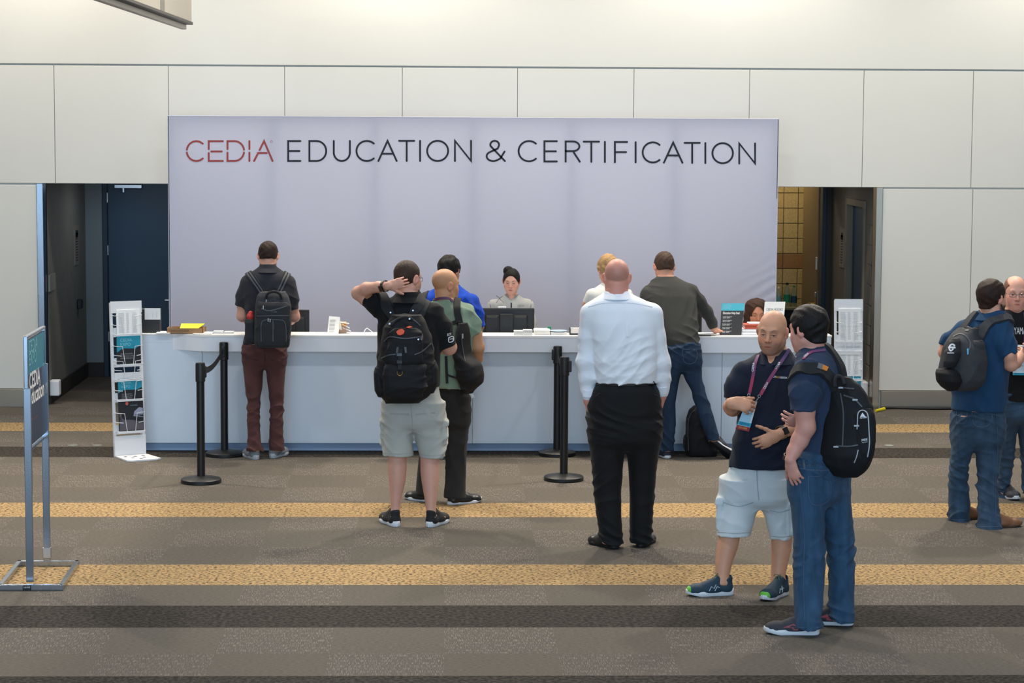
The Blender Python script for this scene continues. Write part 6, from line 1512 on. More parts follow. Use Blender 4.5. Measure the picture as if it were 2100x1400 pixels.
# ---------- 13: man at the right edge
C13 = person(dict(seed=13, Y=16.95, yaw=180, hres=.003, label='balding man in black YAMAHA T-shirt facing the camera at the right edge',
    face=SK(skin=(222, 164, 142), scalp=((150, 104, 84), .6, .05, .075), brow=(150, 108, 84), beard=((196, 140, 118), .4)), head=dict(c=(2082, 601, .0), yaw=176, pitch=5, s=1.05), neck=(2083, 640, .0, .068),
    torso=[(634, 2062, 2104, .062), (644, 2048, 2118, .085), (656, 2034, 2132, .105), (680, 2028, 2138, .125), (730, 2032, 2136, .13), (790, 2035, 2134, .135), (820, 2036, 2134, .135)],
    sleeves=[[(2042, 668, .0, .07), (2032, 715, .0, .06)], [(2128, 668, .0, .07), (2138, 715, .0, .06)]],
    arms=[[(2042, 668, 0, .05), (2032, 720, 0, .044), (2036, 745, -.05, .042), (2066, 732, -.2, .034), (2084, 727, -.23, .03)], [(2128, 668, 0, .05), (2140, 720, 0, .044), (2142, 750, -.02, .042), (2136, 800, -.05, .03)]],
    hands=[dict(w=(2118, 736, -.24), d=(-1, -.05, .2), n=(0, .9, .2), side=1, k=dict(curl=(40, 44, 46, 50))), dict(w=(2136, 800, -.05), d=(0, 0, -1), n=(-1, 0, 0), side=-1)],
    hips=[(812, 2036, 2134, .13), (850, 2034, 2136, .135)], legs=[[(842, 2036, 2086), (900, 2044, 2083), (950, 2046, 2079), (1000, 2041, 2068, .09), (1024, 2040, 2069, .11)], [(842, 2086, 2136), (900, 2090, 2134), (950, 2094, 2130), (1012, 2097, 2128)]],
    shirt=BLKF, pants=JEAN2, top='t_shirt', bottom='jeans',
    shoes=[dict(heel=(2056, 1016), yaw=192, mu=mat('dark_grey_mesh', (46, 46, 52)), ms=RUBW, ml=LACE), dict(heel=(2112, 1018), yaw=170, mu=mat('dark_grey_mesh', (46, 46, 52)), ms=RUBW, ml=LACE)],
    hair=dict(m=hair_mat('reddish', (120, 82, 62)), t=.004, amp=.001, freq=150, line=[-.06, -.06, -.05, -.02, .01, -.01, .03, .055, .085, .3], extra=lambda S, P, R, s: S.sub(ell(P(0, .03, .10), np.array([.060, .11, .06]) * s, R), .01))))
# ================================================================== bags, lanyards and what people carry
def sdf_obj(name, S, m, par, h=.005, smooth=1, **k):
    S.build(h); V, Q = S.surf(smooth); return link(name, V, Q, m, par, **k)
def pack(label, rows, Y, yaw, m, p=3.0, seed=5, ops=None, amp=.005, h=.0052):
    S = SDF(); S.u(loft(rows_w(rows, Y, R_(yaw)), R_(yaw), p, sm=3), .02)
    for f_ in ops or []: f_(S)
    S.noise(wrinkle(amp, None, 30., seed, None, 1.2, .3)); o = sdf_obj('backpack', S, m, None, h)
    tag(o, label, 'backpack'); return o, S
def pocket(par, name, rows, Y, yaw, m, p=3.2, seed=9, amp=.003):
    S = SDF(); S.u(loft(rows_w(rows, Y, R_(yaw)), R_(yaw), p, sm=3), .01); S.noise(wrinkle(amp, None, 34., seed, None, 1.2, .3)); return sdf_obj(name, S, m, par, .0046), S
def tube_on(name, fields, pts, r, m, par, lift=.0, n=8):
    S = spline(pts, n); P, N = hits(fields, S[:, 0], S[:, 1]); Pn = P.copy(); Pn[1:-1] = (P[:-2] + 2 * P[1:-1] + P[2:]) / 4
    return MB().tube(Pn + N * lift, r, 6).out(name, m, par, smooth=True)
def poly_on(name, fields, pts, m, par, lift=.002):
    P, N = hits(fields, np.array([q[0] for q in pts], float), np.array([q[1] for q in pts], float)); n = unit(N.mean(0))
    return MB().prism(P + n * lift * .2, n * lift).out(name, m, par)
def text_px(name, fields, s, x0, y0, x1, y1, m, par, bold=False, skew=0., lift=.0018):
    V, Fc = text2d(s, 1.0, bold); mn, mxx = V.min(0), V.max(0); V = (V - mn) / (mxx - mn)
    P = np.stack([x0 + V[:, 0] * (x1 - x0), y1 - V[:, 1] * (y1 - y0) + skew * V[:, 0]], 1); return decal(name, fields, P, Fc, m, par, lift)
M_ZIP = mat('zip_grey', (70, 70, 74), .5); M_STRAP = mat('strap_webbing', (24, 24, 26), .8, bump=.4, bscale=400); M_SIL = mat('reflective_grey', (170, 172, 174), .4); M_WPR = mat('white_transfer', (220, 220, 222), .6)
M_CHARD = mat('dark_charcoal_nylon', (29, 31, 35), .75, bump=.4, bscale=450, var=.1, vscale=25)

# ---- 1 grey backpack
Y1 = 19.12; yb = -.245
bp, S1 = pack('charcoal laptop backpack on the man in maroon trousers', [(598, 534, 584, .07, yb), (606, 527, 591, .09, yb), (625, 524, 597, .1, yb), (660, 522, 598, .105, yb), (700, 521, 595, .105, yb), (711, 524, 592, .095, yb)], Y1, 0, CHARP, 3.2)
fp, S1b = pocket(bp, 'front_pocket', [(619, 532, 588, .02, yb - .09), (626, 527, 594, .03, yb - .095), (660, 525, 596, .034, yb - .1), (700, 524, 594, .034, yb - .1), (709, 527, 591, .026, yb - .1)], Y1, 0, M_CHARD)
F1 = [S1, S1b]
pocket(bp, 'side_pocket', [(654, 504, 520, .04, yb + .02), (660, 502, 523, .05, yb + .02), (692, 502, 525, .05, yb + .02), (701, 505, 525, .04, yb + .02)], Y1, 0, M_CHARD)
bt = SDF(); bt.u(cone(at(513, 664, Y1 + yb + .02), at(513, 647, Y1 + yb + .02), .026, .024)).u(cone(at(513, 648, Y1 + yb + .02), at(514, 642, Y1 + yb + .02), .03, .02), .005)
o = sdf_obj('wrapped_snack', bt, [mat('white_wrap', (214, 206, 204), .5), mat('red_wrap', (196, 50, 44), .5)], None, .004); tag(o, 'white and red wrapped item in side pocket of charcoal backpack', 'snack')
zc = at(513, 650, Y1)[2]; me = o.data; me.polygons.foreach_set('material_index', np.array([1 if (o.location.z + p.center.z) > zc + .003 else 0 for p in me.polygons], np.int32))
for pts in ([(511, 561), (519, 572), (529, 586), (538, 600)], [(588, 563), (583, 573), (577, 586), (571, 600)]):
    ribbon('strap', [A['shirt']], pts, .062, .012, M_STRAP, bp, .003, over=8)
    for e in (-3.2, 3.2): ribbon('strap_edge', [A['shirt']], [(a + e, b) for a, b in pts], .012, .0145, mat('strap_grey', (84, 86, 90), .7), bp, .003, over=4)
MB().tube(spline([at(545, 612, Y1 + yb - .1), at(549, 602, Y1 + yb - .12), at(561, 597.5, Y1 + yb - .13), at(573, 602, Y1 + yb - .12), at(578, 613, Y1 + yb - .1)], 8), .011, 8).out('grab_handle', M_STRAP, bp, smooth=True)
ribbon('zip', F1, [(536, 632), (550, 637), (570, 633), (588, 627)], .010, .002, M_ZIP, bp); ribbon('zip', F1, [(527, 648), (560, 647), (593, 647)], .008, .002, M_ZIP, bp)
ribbon('zip', F1, [(536, 700), (536, 664), (544, 656), (560, 655), (580, 657), (586, 668), (587, 700)], .007, .002, M_ZIP, bp); ribbon('seam', F1, [(560, 657), (560, 680), (560, 700)], .008, .002, M_ZIP, bp)
for x, y in ((540, 628), (550, 654), (554, 655), (546, 615)): MB().box(hits(F1, np.array([x]), np.array([y]))[0][0] + (0, -.006, -.008), (.008, .006, .03), .002).out('zip_pull', M_SIL, bp)
text_px('maker_mark', F1, 'TUMI', 555, 637.5, 568, 641, M_ZIP, bp, True)

# ---- 2 black backpack
Y2 = 15.95; yb = -.29
bp2, S2 = pack('large black backpack with orange tab on the man holding his neck', [(645, 806, 862, .07, yb), (655, 794, 872, .1, yb), (690, 782, 886, .13, yb), (720, 778, 890, .14, yb), (750, 772, 893, .145, yb), (785, 769, 893, .145, yb), (808, 776, 884, .13, yb), (820, 786, 868, .11, yb), (825, 796, 855, .09, yb)], Y2, 0, BLKF2, 2.7, 6, None, .008)
p2a, S2a = pocket(bp2, 'front_pocket', [(672, 808, 854, .03, yb - .12), (682, 798, 866, .045, yb - .125), (715, 793, 868, .05, yb - .13), (740, 791, 868, .05, yb - .13), (748, 794, 864, .04, yb - .13)], Y2, 0, BLKF2, 3, 3, .006)
p2b, S2b = pocket(bp2, 'front_pocket', [(746, 790, 868, .04, yb - .13), (755, 786, 874, .06, yb - .13), (790, 784, 876, .065, yb - .13), (812, 790, 868, .05, yb - .12), (818, 798, 858, .04, yb - .11)], Y2, 0, BLKF2, 3, 4, .006)
pocket(bp2, 'side_pocket', [(752, 769, 786, .06, yb - .02), (764, 766, 790, .08, yb - .02), (800, 768, 792, .08, yb - .02), (813, 775, 792, .06, yb - .02)], Y2, 0, BLKF2, 2.6)
pocket(bp2, 'side_pocket', [(738, 876, 893, .06, yb), (752, 874, 899, .08, yb), (785, 872, 899, .08, yb), (805, 870, 890, .06, yb)], Y2, 0, BLKF2, 2.6)
F2 = [S2, S2a, S2b]
for pts in ([(789, 617), (792, 628), (799, 640), (806, 652)], [(862, 618), (858, 628), (850, 638), (843, 650)]):
    ribbon('strap', [C2['shirt']], pts, [.08, .075, .07, .05], .014, M_STRAP, bp2, .003, over=8)
ribbon('strap', [C2['shirt']], [(874, 622), (868, 635), (862, 650), (858, 664)], .05, .010, M_STRAP, bp2, .002, over=5)
tube_on('grab_handle', [C2['shirt'], S2], [(803, 668), (812, 658), (824, 652), (836, 651), (846, 656)], .010, M_STRAP, bp2, .004)
poly_on('orange_tab', F2, [(813, 681), (817, 677), (825, 675), (830, 679), (828, 685), (821, 688), (815, 686)], mat('orange_rubber', (222, 84, 44), .5), bp2, .012)
poly_on('orange_tab', F2, [(833, 672), (840, 669), (846, 671), (839, 673)], mat('orange_rubber', (222, 84, 44)), bp2, .006)
for x in (814, 829): MB().tube([hits(F2, np.array([x + 2.]), np.array([711.]))[0][0] + (0, -.012, 0), hits(F2, np.array([x + (0 if x < 820 else 3.5)]), np.array([723.]))[0][0] + (0, -.012, 0)], .010, 8).out('metal_clip', mat('gunmetal', (120, 125, 130), .3, .8), bp2, smooth=True)
ribbon('centre_strap', F2, [(822, 716), (821, 730), (820, 745), (820, 758)], .03, .006, M_STRAP, bp2, .003)
for y in (727, 741): poly_on('buckle', F2, [(814, y - 3), (825, y - 3), (825, y + 3), (814, y + 3)], mat('buckle_grey', (60, 62, 66), .4), bp2, .010)
q = hits(F2, np.array([820.]), np.array([764.]))[0][0] + np.array([0, -.012, 0]); MB().tube([q + .018 * np.array([math.cos(t), 0, math.sin(t)]) for t in np.linspace(R_(150), R_(390), 16)], .003, 6).out('ring', M_BRASS, bp2, smooth=True)
for pts in ([(800, 662), (818, 653), (846, 655), (862, 668)], [(788, 700), (800, 690), (830, 694), (862, 690)], [(782, 735), (796, 728), (812, 726)], [(850, 727), (866, 720), (884, 704)], [(886, 706), (888, 716)]): ribbon('zip', F2, pts, .008, .002, M_ZIP, bp2)
poly_on('corner_patch', F2, [(863, 687), (867, 683), (868, 695), (864, 698), (859, 694)], mat('rubber_grey', (44, 44, 46), .6), bp2, .004)
for x, y in ((801, 640), (847, 636), (799, 663), (840, 653), (858, 695)): MB().tube([hits([C2['shirt']] + F2, np.array([float(x)]), np.array([float(y)]))[0][0] + (0, -.022, 0), hits([C2['shirt']] + F2, np.array([float(x)]), np.array([float(y)]))[0][0] + (0, -.008, 0)], .006, 8).out('rivet', M_METAL, bp2)
text_px('sleeve_print', [C2['shirt']], 'BOS', 917, 683.5, 925, 689, M_WPR, C2['shirt_o'], True, -2)
for pl in ([(920, 692), (929, 689), (930, 697), (926, 701), (920, 701), (920, 692)],): ribbon('sleeve_print', [C2['shirt']], pl, .006, .001, M_WPR, C2['shirt_o'], .001, n=4)
text_px('sleeve_print', [C2['shirt']], 'CLUB', 921.5, 693.5, 928, 696.5, M_WPR, C2['shirt_o'], True, -1)
poly_on('sleeve_print', [C2['shirt']], [(748, 611), (752, 604), (758, 601), (764, 604), (760, 609), (753, 613)], mat('copper_print', (150, 100, 62), .6), C2['shirt_o'], .002)

# ---- 3 black bag on the bald man's right shoulder
Y3 = 16.95; yb = -.20
bp3, S3 = pack('black backpack hanging on the right shoulder of the bald man', [(662, 940, 958, .05, yb), (675, 936, 962, .08, yb), (705, 933, 963, .1, yb), (728, 932, 968, .115, yb), (746, 933, 986, .12, yb), (768, 936, 992, .12, yb), (785, 941, 990, .1, yb), (798, 948, 976, .08, yb), (807, 955, 966, .05, yb)], Y3, -32, BLKF2, 2.5, 8, None, .008)
ribbon('strap', [C3['shirt']], [(937, 622), (938, 640), (941, 655), (945, 670), (949, 685)], .052, .012, M_STRAP, bp3, .003, over=8)
ribbon('side_strap', [C3['shirt'], S3], [(916, 668), (926, 664), (936, 660), (942, 662)], .03, .006, M_STRAP, bp3, .003); ribbon('side_strap', [C3['shirt'], S3], [(915, 730), (916, 760), (917, 786)], .02, .004, M_STRAP, bp3, .003)
ribbon('side_strap', [C3['shirt'], S3], [(917, 767), (922, 770), (934, 774)], .014, .004, M_STRAP, bp3, .003)
ribbon('zip', [S3], [(946, 684), (948, 710), (954, 740), (966, 770)], .008, .002, M_ZIP, bp3); MB().box(hits([S3], np.array([949.]), np.array([686.]))[0][0] + (0, -.008, -.01), (.009, .008, .035), .002).out('zip_pull', M_SIL, bp3)
MB().box(at(965.5, 806, Y3 + .02), (.03, .004, .075), .001, frame(0, 0, -18)).out('paper_tag', M_PAPER, label='white paper tag showing below the black shoulder bag', cat='tag')
ribbon('strap4', [C4['shirt']], [(870, 606), (867, 620), (866, 640)], .05, .012, M_STRAP, C4['me'], .003, over=5).name = 'bag_strap'

# ---- 8 bag on the floor
yq = on_floor(1436, 937)[1] + .13
bp8, S8 = pack('black backpack standing on the floor against the counter', [(838, 1424, 1442, .04, 0), (846, 1413, 1452, .08, 0), (862, 1408, 1460, .11, 0), (900, 1405, 1468, .13, 0), (928, 1404, 1472, .13, 0), (938, 1406, 1470, .12, 0)], yq, 0, BLKF2, 3, 12)
zs = min(v.co.z for v in bp8.data.vertices) + bp8.location.z; bp8.location.z -= zs
MB().tube(spline([at(1405, 898, yq - .08), at(1402.5, 906, yq - .1), at(1402.5, 920, yq - .1), at(1405, 928, yq - .08)], 6), .007, 6).out('side_handle', M_STRAP, bp8)
ribbon('zip', [S8], [(1412, 930), (1411, 880), (1416, 856), (1426, 846)], .008, .002, M_ZIP, bp8); MB().box(at(1428, 842, yq - .09), (.01, .01, .02), .003).out('zip_pull', M_SIL, bp8)

# ---- 11 black daypack
Y11 = 12.75
bp11, S11 = pack('black daypack with grey piping on the man in faded navy polo', [(772, 1706, 1738, .06, -.13), (782, 1703, 1752, .09, -.14), (800, 1701, 1765, .12, -.15), (830, 1699, 1780, .14, -.16), (860, 1696, 1788, .15, -.17), (895, 1690, 1790, .155, -.17), (930, 1684, 1788, .155, -.17), (955, 1690, 1776, .14, -.17), (970, 1704, 1758, .11, -.17), (978, 1716, 1742, .08, -.17)], Y11, 58, BLKF2, 2.5, 14, None, .008)
p11a, S11a = pocket(bp11, 'front_pocket', [(836, 1758, 1780, .05, -.24), (846, 1748, 1787, .075, -.25), (880, 1744, 1789, .085, -.25), (925, 1738, 1786, .085, -.25), (950, 1738, 1776, .07, -.24), (962, 1742, 1764, .05, -.23)], Y11, 58, BLKF2, 2.6, 15)
F11 = [C11['shirt'], S11, S11a]
ribbon('strap', [C11['shirt']], [(1630, 764), (1638, 758), (1652, 755), (1672, 757), (1690, 766), (1704, 780), (1712, 796)], [.05, .06, .07, .075, .08], .016, M_STRAP, bp11, .003, over=7)
ribbon('strap', [C11['shirt']], [(1716, 739), (1722, 752), (1726, 768), (1728, 784)], .06, .016, M_STRAP, bp11, .003, over=6)
poly_on('strap_label', F11, [(1674, 747), (1684, 750), (1681, 761), (1671, 757)], mat('label_grey', (96, 98, 102), .6), bp11, .02)
poly_on('strap_label', F11, [(1683, 750), (1694, 755), (1690, 763), (1680, 759)], mat('label_orange', (214, 128, 48), .6), bp11, .021)
MB().tube(spline([at(1712, 793, Y11 - .22), at(1712, 779, Y11 - .21), at(1718, 771, Y11 - .2), at(1727, 775, Y11 - .2), at(1732, 788, Y11 - .22)], 8), .011, 8).out('grab_handle', M_STRAP, bp11, smooth=True)
pip = [(1758, 880), (1759, 862), (1760, 848), (1766, 842), (1774, 843), (1780, 852), (1782, 880), (1783, 910), (1779, 936)]
tube_on('piping', F11, pip, .0035, M_SIL, bp11, .003); tube_on('piping', F11, [(1760, 922), (1757, 935), (1752, 948)], .003, M_SIL, bp11, .003)
poly_on('mountain_logo', F11, [(1764, 855), (1769, 846), (1773, 851), (1777, 856), (1770, 854)], M_WPR, bp11, .003)
text_px('logo_text', F11, 'HIGH SIERRA', 1764, 855, 1778, 858.5, M_WPR, bp11, True, -1.5); text_px('logo_text', F11, 'SWERVE', 1767, 900, 1779, 905, M_WPR, bp11, True, -2); text_px('logo_text', F11, 'suspension', 1768, 906, 1779, 909, M_WPR, bp11, False, -2)
for pts in ([(1722, 793), (1740, 796), (1752, 797)], [(1730, 810), (1752, 818), (1768, 834)], [(1724, 806), (1730, 850), (1728, 915)], [(1714, 914), (1740, 915), (1760, 912)]): ribbon('zip', F11, pts, .008, .002, M_ZIP, bp11)
for x, y in ((1724, 793), (1753, 818), (1756, 871), (1714, 914)): MB().box(hits(F11, np.array([float(x)]), np.array([float(y)]))[0][0] + (0, -.008, -.004), (.03, .008, .010), .003).out('zip_pull', M_SIL, bp11)
b_ = SDF(); b_.u(cone(at(1789, 905, Y11 - .1), at(1791, 890, Y11 - .1), .02, .014)); sdf_obj('side_clip', b_, M_BLACKP, bp11, .004)

# ---- 12 grey backpack
Y12 = 16.0
bp12, S12 = pack('dark grey backpack with white emblem on the man in blue polo', [(672, 1968, 2004, .05, -.19), (682, 1954, 2002, .08, -.21), (697, 1944, 2006, .11, -.23), (712, 1938, 2016, .125, -.24), (735, 1934, 2020, .13, -.25), (755, 1929, 2018, .135, -.25), (775, 1926, 2016, .135, -.25), (790, 1932, 2010, .12, -.25), (799, 1946, 1998, .09, -.25)], Y12, -42, CHARP, 2.7, 17, None, .006)
p12a, S12a = pocket(bp12, 'front_pocket', [(693, 1952, 1968, .04, -.33), (700, 1944, 1972, .06, -.34), (720, 1937, 1973, .07, -.35), (740, 1933, 1968, .07, -.36), (752, 1934, 1960, .05, -.35)], Y12, -42, M_CHARD, 2.3, 18)
p12b, S12b = pocket(bp12, 'front_pocket', [(756, 1922, 1955, .05, -.36), (764, 1920, 1966, .075, -.37), (780, 1922, 1971, .08, -.37), (792, 1930, 1968, .07, -.36), (801, 1944, 1962, .05, -.35)], Y12, -42, BLKF2, 2.6, 19)
pocket(bp12, 'side_pocket', [(697, 1995, 2016, .05, -.30), (705, 1990, 2021, .065, -.30), (722, 1988, 2021, .07, -.30), (737, 1988, 2017, .06, -.30)], Y12, -42, CHARP, 2.8, 20)
pocket(bp12, 'side_pocket', [(740, 1990, 2013, .055, -.34), (749, 1985, 2018, .07, -.34), (768, 1985, 2017, .075, -.34), (785, 1989, 2011, .06, -.34)], Y12, -42, CHARP, 2.8, 21)
F12 = [C12['shirt'], S12, S12a, S12b]
ribbon('strap', [C12['shirt']], [(2046, 656), (2032, 661), (2020, 672), (2010, 688), (2000, 704)], [.06, .06, .065, .075, .085, .08], .016, CHARP, bp12, .003, over=11)
ribbon('strap', [C12['shirt']], [(1987, 659), (1982, 666), (1976, 675), (1971, 687)], [.06, .07, .07], .014, CHARP, bp12, .003, over=4)
MB().tube(spline([at(1979, 671, Y12 - .2), at(1987, 674, Y12 - .23), at(1997, 674, Y12 - .23), at(2005, 671, Y12 - .2)], 6), .009, 8).out('grab_handle', M_STRAP, bp12, smooth=True)
E12 = [S12, S12a, S12b]
ribbon('emblem', E12, [(1947, 711), (1950, 707), (1954, 706), (1958, 709)], .012, .0015, M_WPR, bp12, .002); ribbon('emblem', E12, [(1946.5, 715), (1949, 719), (1951, 719), (1955, 715)], .010, .0015, M_WPR, bp12, .002)
for y, x0_, x1_, w_ in ((712.5, 1945, 1959, .014), (723.5, 1943, 1956, .006)): ribbon('emblem', E12, [(x0_, y), ((x0_ + x1_) / 2, y), (x1_, y)], w_, .0015, M_WPR, bp12, .002)
for pts in ([(1955, 690), (1968, 684), (1982, 690), (1990, 706), (1984, 726)], [(1976, 664), (1990, 672), (2002, 671)]): ribbon('zip', F12, pts, .009, .002, M_ZIP, bp12)
poly_on('blue_tag', E12, [(1983, 716), (1986, 714), (1986.5, 726), (1984, 728)], mat('sky_blue_tag', (90, 176, 214), .4), bp12, .006)
for pts in ([(1958, 777), (1962, 783)], [(1960, 776), (1964, 782)]): ribbon('stitch_mark', E12, pts, .003, .001, M_WPR, bp12, .002, n=3)
poly_on('badge_patch', F12, [(1980, 676), (1987, 676), (1986, 679), (1979, 679)], M_ZIP, bp12, .003)

# ---- lanyards and badges
lm = bpy.data.materials.new('purple_lanyard'); nt, b = nodes_of(lm); N = nt.nodes; L = nt.links
tc = N.new('ShaderNodeTexCoord'); n1 = N.new('ShaderNodeTexNoise'); n1.inputs['Scale'].default_value = 7; L.new(tc.outputs['Object'], n1.inputs['Vector'])
cr = N.new('ShaderNodeValToRGB'); cr.color_ramp.elements[0].position = .35; cr.color_ramp.elements[0].color = rgb(74, 46, 92); cr.color_ramp.elements[1].position = .66; cr.color_ramp.elements[1].color = rgb(162, 48, 82)
e = cr.color_ramp.elements.new(.5); e.color = rgb(110, 52, 96); L.new(n1.outputs['Fac'], cr.inputs[0]); L.new(cr.outputs[0], b.inputs['Base Color']); b.inputs['Roughness'].default_value = .6
LAN = lm
def strap_text(fields, s, pts, h, m, par, lift=.004):
    """letters running along a strap given by two image points, height h in px"""
    V, Fc = text2d(s, 1.0, True); V = (V - V.min(0)) / (V.max(0) - V.min(0)); a, c = np.array(pts[0], float), np.array(pts[1], float); d_ = c - a; nrm = np.array([d_[1], -d_[0]]) / np.linalg.norm(d_)
    P = a + V[:, :1] * d_ + (V[:, 1:] - .5) * h * nrm; return decal('lanyard_text', fields, P, Fc, m, par, lift)
ly = empty('lanyard', at(1543, 830, 13.66 - .3), 'purple lanyard and conference badge of the bald man in navy polo', 'lanyard')
f10 = [C10['shirt'], C10['collar']]
ribbon('strap', f10, [(1556, 728), (1549, 745), (1545, 768), (1541, 790), (1537, 808)], .021, .002, LAN, ly, .003); ribbon('strap', f10, [(1618, 717), (1608, 733), (1592, 757), (1575, 782), (1560, 809)], .021, .002, LAN, ly, .003)
for pts in (((1543.5, 762), (1546.5, 744)), ((1590.5, 757), (1599, 743)), ((1567, 797), (1574, 783))): strap_text(f10, 'CEDIA', pts, 4.5, M_WPR, ly, .0065)
yb10 = hits(f10, np.array([1545.]), np.array([822.]))[0][0][1] - .035
q = lambda x, y, o=0: at(x, y, yb10 + o)
MB().prism([q(1532.6, 819.4), q(1553, 823.5), q(1536, 885), q(1508.6, 879)], (0, .003, 0)).out('badge_card', mat('badge_white', (214, 226, 234), .4), ly)
def bq(u0, u1, v0, v1, nm, m, o=-.0006):
    def p(u, v): a = np.array([1532.6, 819.4]) * (1 - u) + np.array([1553, 823.5]) * u; c = np.array([1508.6, 879]) * (1 - u) + np.array([1536, 885]) * u; r = a * (1 - v) + c * v; return at(r[0], r[1], yb10 + o)
    return MB().add([p(u0, v1), p(u1, v1), p(u1, v0), p(u0, v0)], [(0, 1, 2, 3)]).out(nm, m, ly), p
bq(0, 1, 0, .16, 'badge_header', mat('badge_ivory', (206, 208, 204), .5)); bq(0, 1, .16, .22, 'badge_rule', M_DARKPRINT); bq(0, .86, .24, .7, 'badge_field', mat('badge_blue', (160, 206, 226), .5))
bq(0, 1, .72, .85, 'teal_ribbon', mat('badge_teal', (40, 170, 196), .5)); _, p = bq(-.02, 1, .86, 1.0, 'red_ribbon', mat('badge_red', (150, 24, 36), .5))
def btext(s, u0, u1, v, h, m, nm='badge_text'):
    o_ = p(u0, v); r_ = p(u1, v) - o_; up_ = -(p(u0, v + .1) - o_); b2 = MB(); V, Fc = text2d(s, 1.0, True); V = (V - V.min(0)) / (V.max(0) - V.min(0)); ul = unit(up_) * h
    b2.add(o_ + V[:, :1] * r_ + V[:, 1:] * ul + np.array([0, -.0012, 0]), Fc); return b2.out(nm, m, ly)
btext('CEDIA EXPO', .12, .8, .135, .018, M_TEXTGREY); btext('DALLAS 2017', .2, .85, .21, .008, M_WPR); btext('JEFF', .3, .62, .37, .014, M_INK); btext('TECHA DESIGN, LLC', .12, .85, .44, .007, M_INK); btext('DENVER, CO', .2, .75, .49, .006, M_TEXTGREY)
btext('TRADESHOW ONLY', .1, .9, .82, .014, mat('teal_ink', (14, 92, 120), .6)); btext('CEDIA MEMBER', .15, .8, .955, .012, mat('gold_ink', (220, 150, 70), .5))
for (x, y), (x2, y2) in (((1535.5, 810), (1533, 820)), ((1557, 812), (1550, 823))):
    a, c = at(x, y, yb10), at(x2, y2, yb10); MB().tube([a + .008 * np.array([math.cos(t), 0, math.sin(t)]) for t in np.linspace(0, 6.28, 14)], .002, 5).tube([a + (0, 0, -.006), c], .0035, 6).out('clip', M_METAL, ly, smooth=True)
l11 = empty('lanyard', at(1668, 724, Y11 - .1), 'purple lanyard round the collar of the man with black daypack', 'lanyard')
ribbon('strap', [C11['shirt'], C11['collar']], [(1648, 737), (1656, 727), (1668, 721), (1682, 719), (1692, 718)], .02, .002, LAN, l11, .004); strap_text([C11['shirt'], C11['collar']], 'CEDIA', ((1650, 734), (1658, 725.5)), 4, M_WPR, l11, .0075)
l3 = empty('lanyard', at(910, 613, Y3 - .06), 'dark purple lanyard round the neck of the bald man in green', 'lanyard')
ribbon('strap', [C3['body'], C3['shirt']], [(889, 615), (900, 612), (912, 611), (922, 613), (929, 619)], .019, .002, mat('plum_lanyard', (78, 46, 84), .6), l3, .004)
l13 = empty('lanyard', at(2088, 750, 16.95 - .2), 'lanyard with white conference badge on the man in YAMAHA T-shirt', 'lanyard')
ribbon('strap', [C13['shirt']], [(2064, 643), (2070, 660), (2074, 680), (2078, 715)], .021, .002, LAN, l13, .003); ribbon('strap', [C13['shirt']], [(2101, 641), (2103, 660), (2102, 690), (2100, 730)], .021, .002, LAN, l13, .003)
yb13 = 16.95 - .2
a, c = at(2077, 769, yb13), at(2112, 733, yb13); cd = MB().bx(a[0], c[0], yb13, yb13 + .003, a[2], c[2], .001).out('badge_card', mat('badge_white', (214, 226, 234)), l13)
h_ = c[2] - a[2]; MB().bx(a[0], c[0], yb13 - .0008, yb13, a[2], a[2] + h_ * .13).out('teal_ribbon', mat('badge_teal', (40, 170, 196)), l13); MB().bx(a[0], c[0], yb13 - .0008, yb13, c[2] - h_ * .14, c[2]).out('badge_header', M_DARKPRINT, l13)
b2 = MB(); text_on(b2, 'MARK', (a[0] + .02, yb13 - .001, c[2] - h_ * .32), (1, 0, 0), (0, 0, 1), .02, bold=True); text_on(b2, 'DENVER, CO', (a[0] + .02, yb13 - .001, c[2] - h_ * .5), (1, 0, 0), (0, 0, 1), .01); text_on(b2, 'TRADESHOW', (a[0] + .012, yb13 - .001, a[2] + h_ * .04), (1, 0, 0), (0, 0, 1), .012); b2.out('badge_text', M_INK, l13)
cu = at(2089, 731, 16.95 - .27); MB().lathe((cu[0], cu[1], cu[2]), [(.026, 0), (.034, .08), (.0345, .083), (.031, .083), (.026, .012)], 28).out('paper_cup', M_PAPER, smooth=True, label='white paper cup held by the man in YAMAHA T-shirt', cat='cup')

# ---- prints on shirts
text_px('chest_print', [C13['shirt']], 'YAMAHA', 2079, 671, 2117, 685, M_WPR, C13['shirt_o'], False)
for s_, x0_, x1_, m_ in (('ECH', 1582.5, 1591.5, M_WPR), ('AV', 1592, 1598, mat('amber_print', (230, 160, 40), .6)), ('DESIGN', 1598.5, 1614, M_WPR)): text_px('chest_print', f10, s_, x0_, 769.5 + (x0_ - 1582) * .13, x1_, 773.5 + (x0_ - 1582) * .13, m_, C10['shirt_o'], True, .8)
text_px('chest_print', [C5['shirt']], 'CEDIA', 1061.5, 625, 1075, 628.5, mat('grey_ink', (110, 110, 112), .7), C5['shirt_o'])
ribbon('zip', [C5['shirt']], [(1048.5, 621), (1048.5, 628), (1048.5, 640)], .012, .002, M_INK, C5['shirt_o'])
for pts in ([(1018, 606), (1024, 611), (1032, 620)], [(1031, 607), (1024, 612), (1018, 621)], [(1004, 617), (1007, 632)], [(1090, 616), (1088, 632)]): ribbon('seam', [C5['shirt']], pts, .006, .001, mat('grey_ink', (110, 110, 112)), C5['shirt_o'], n=4)
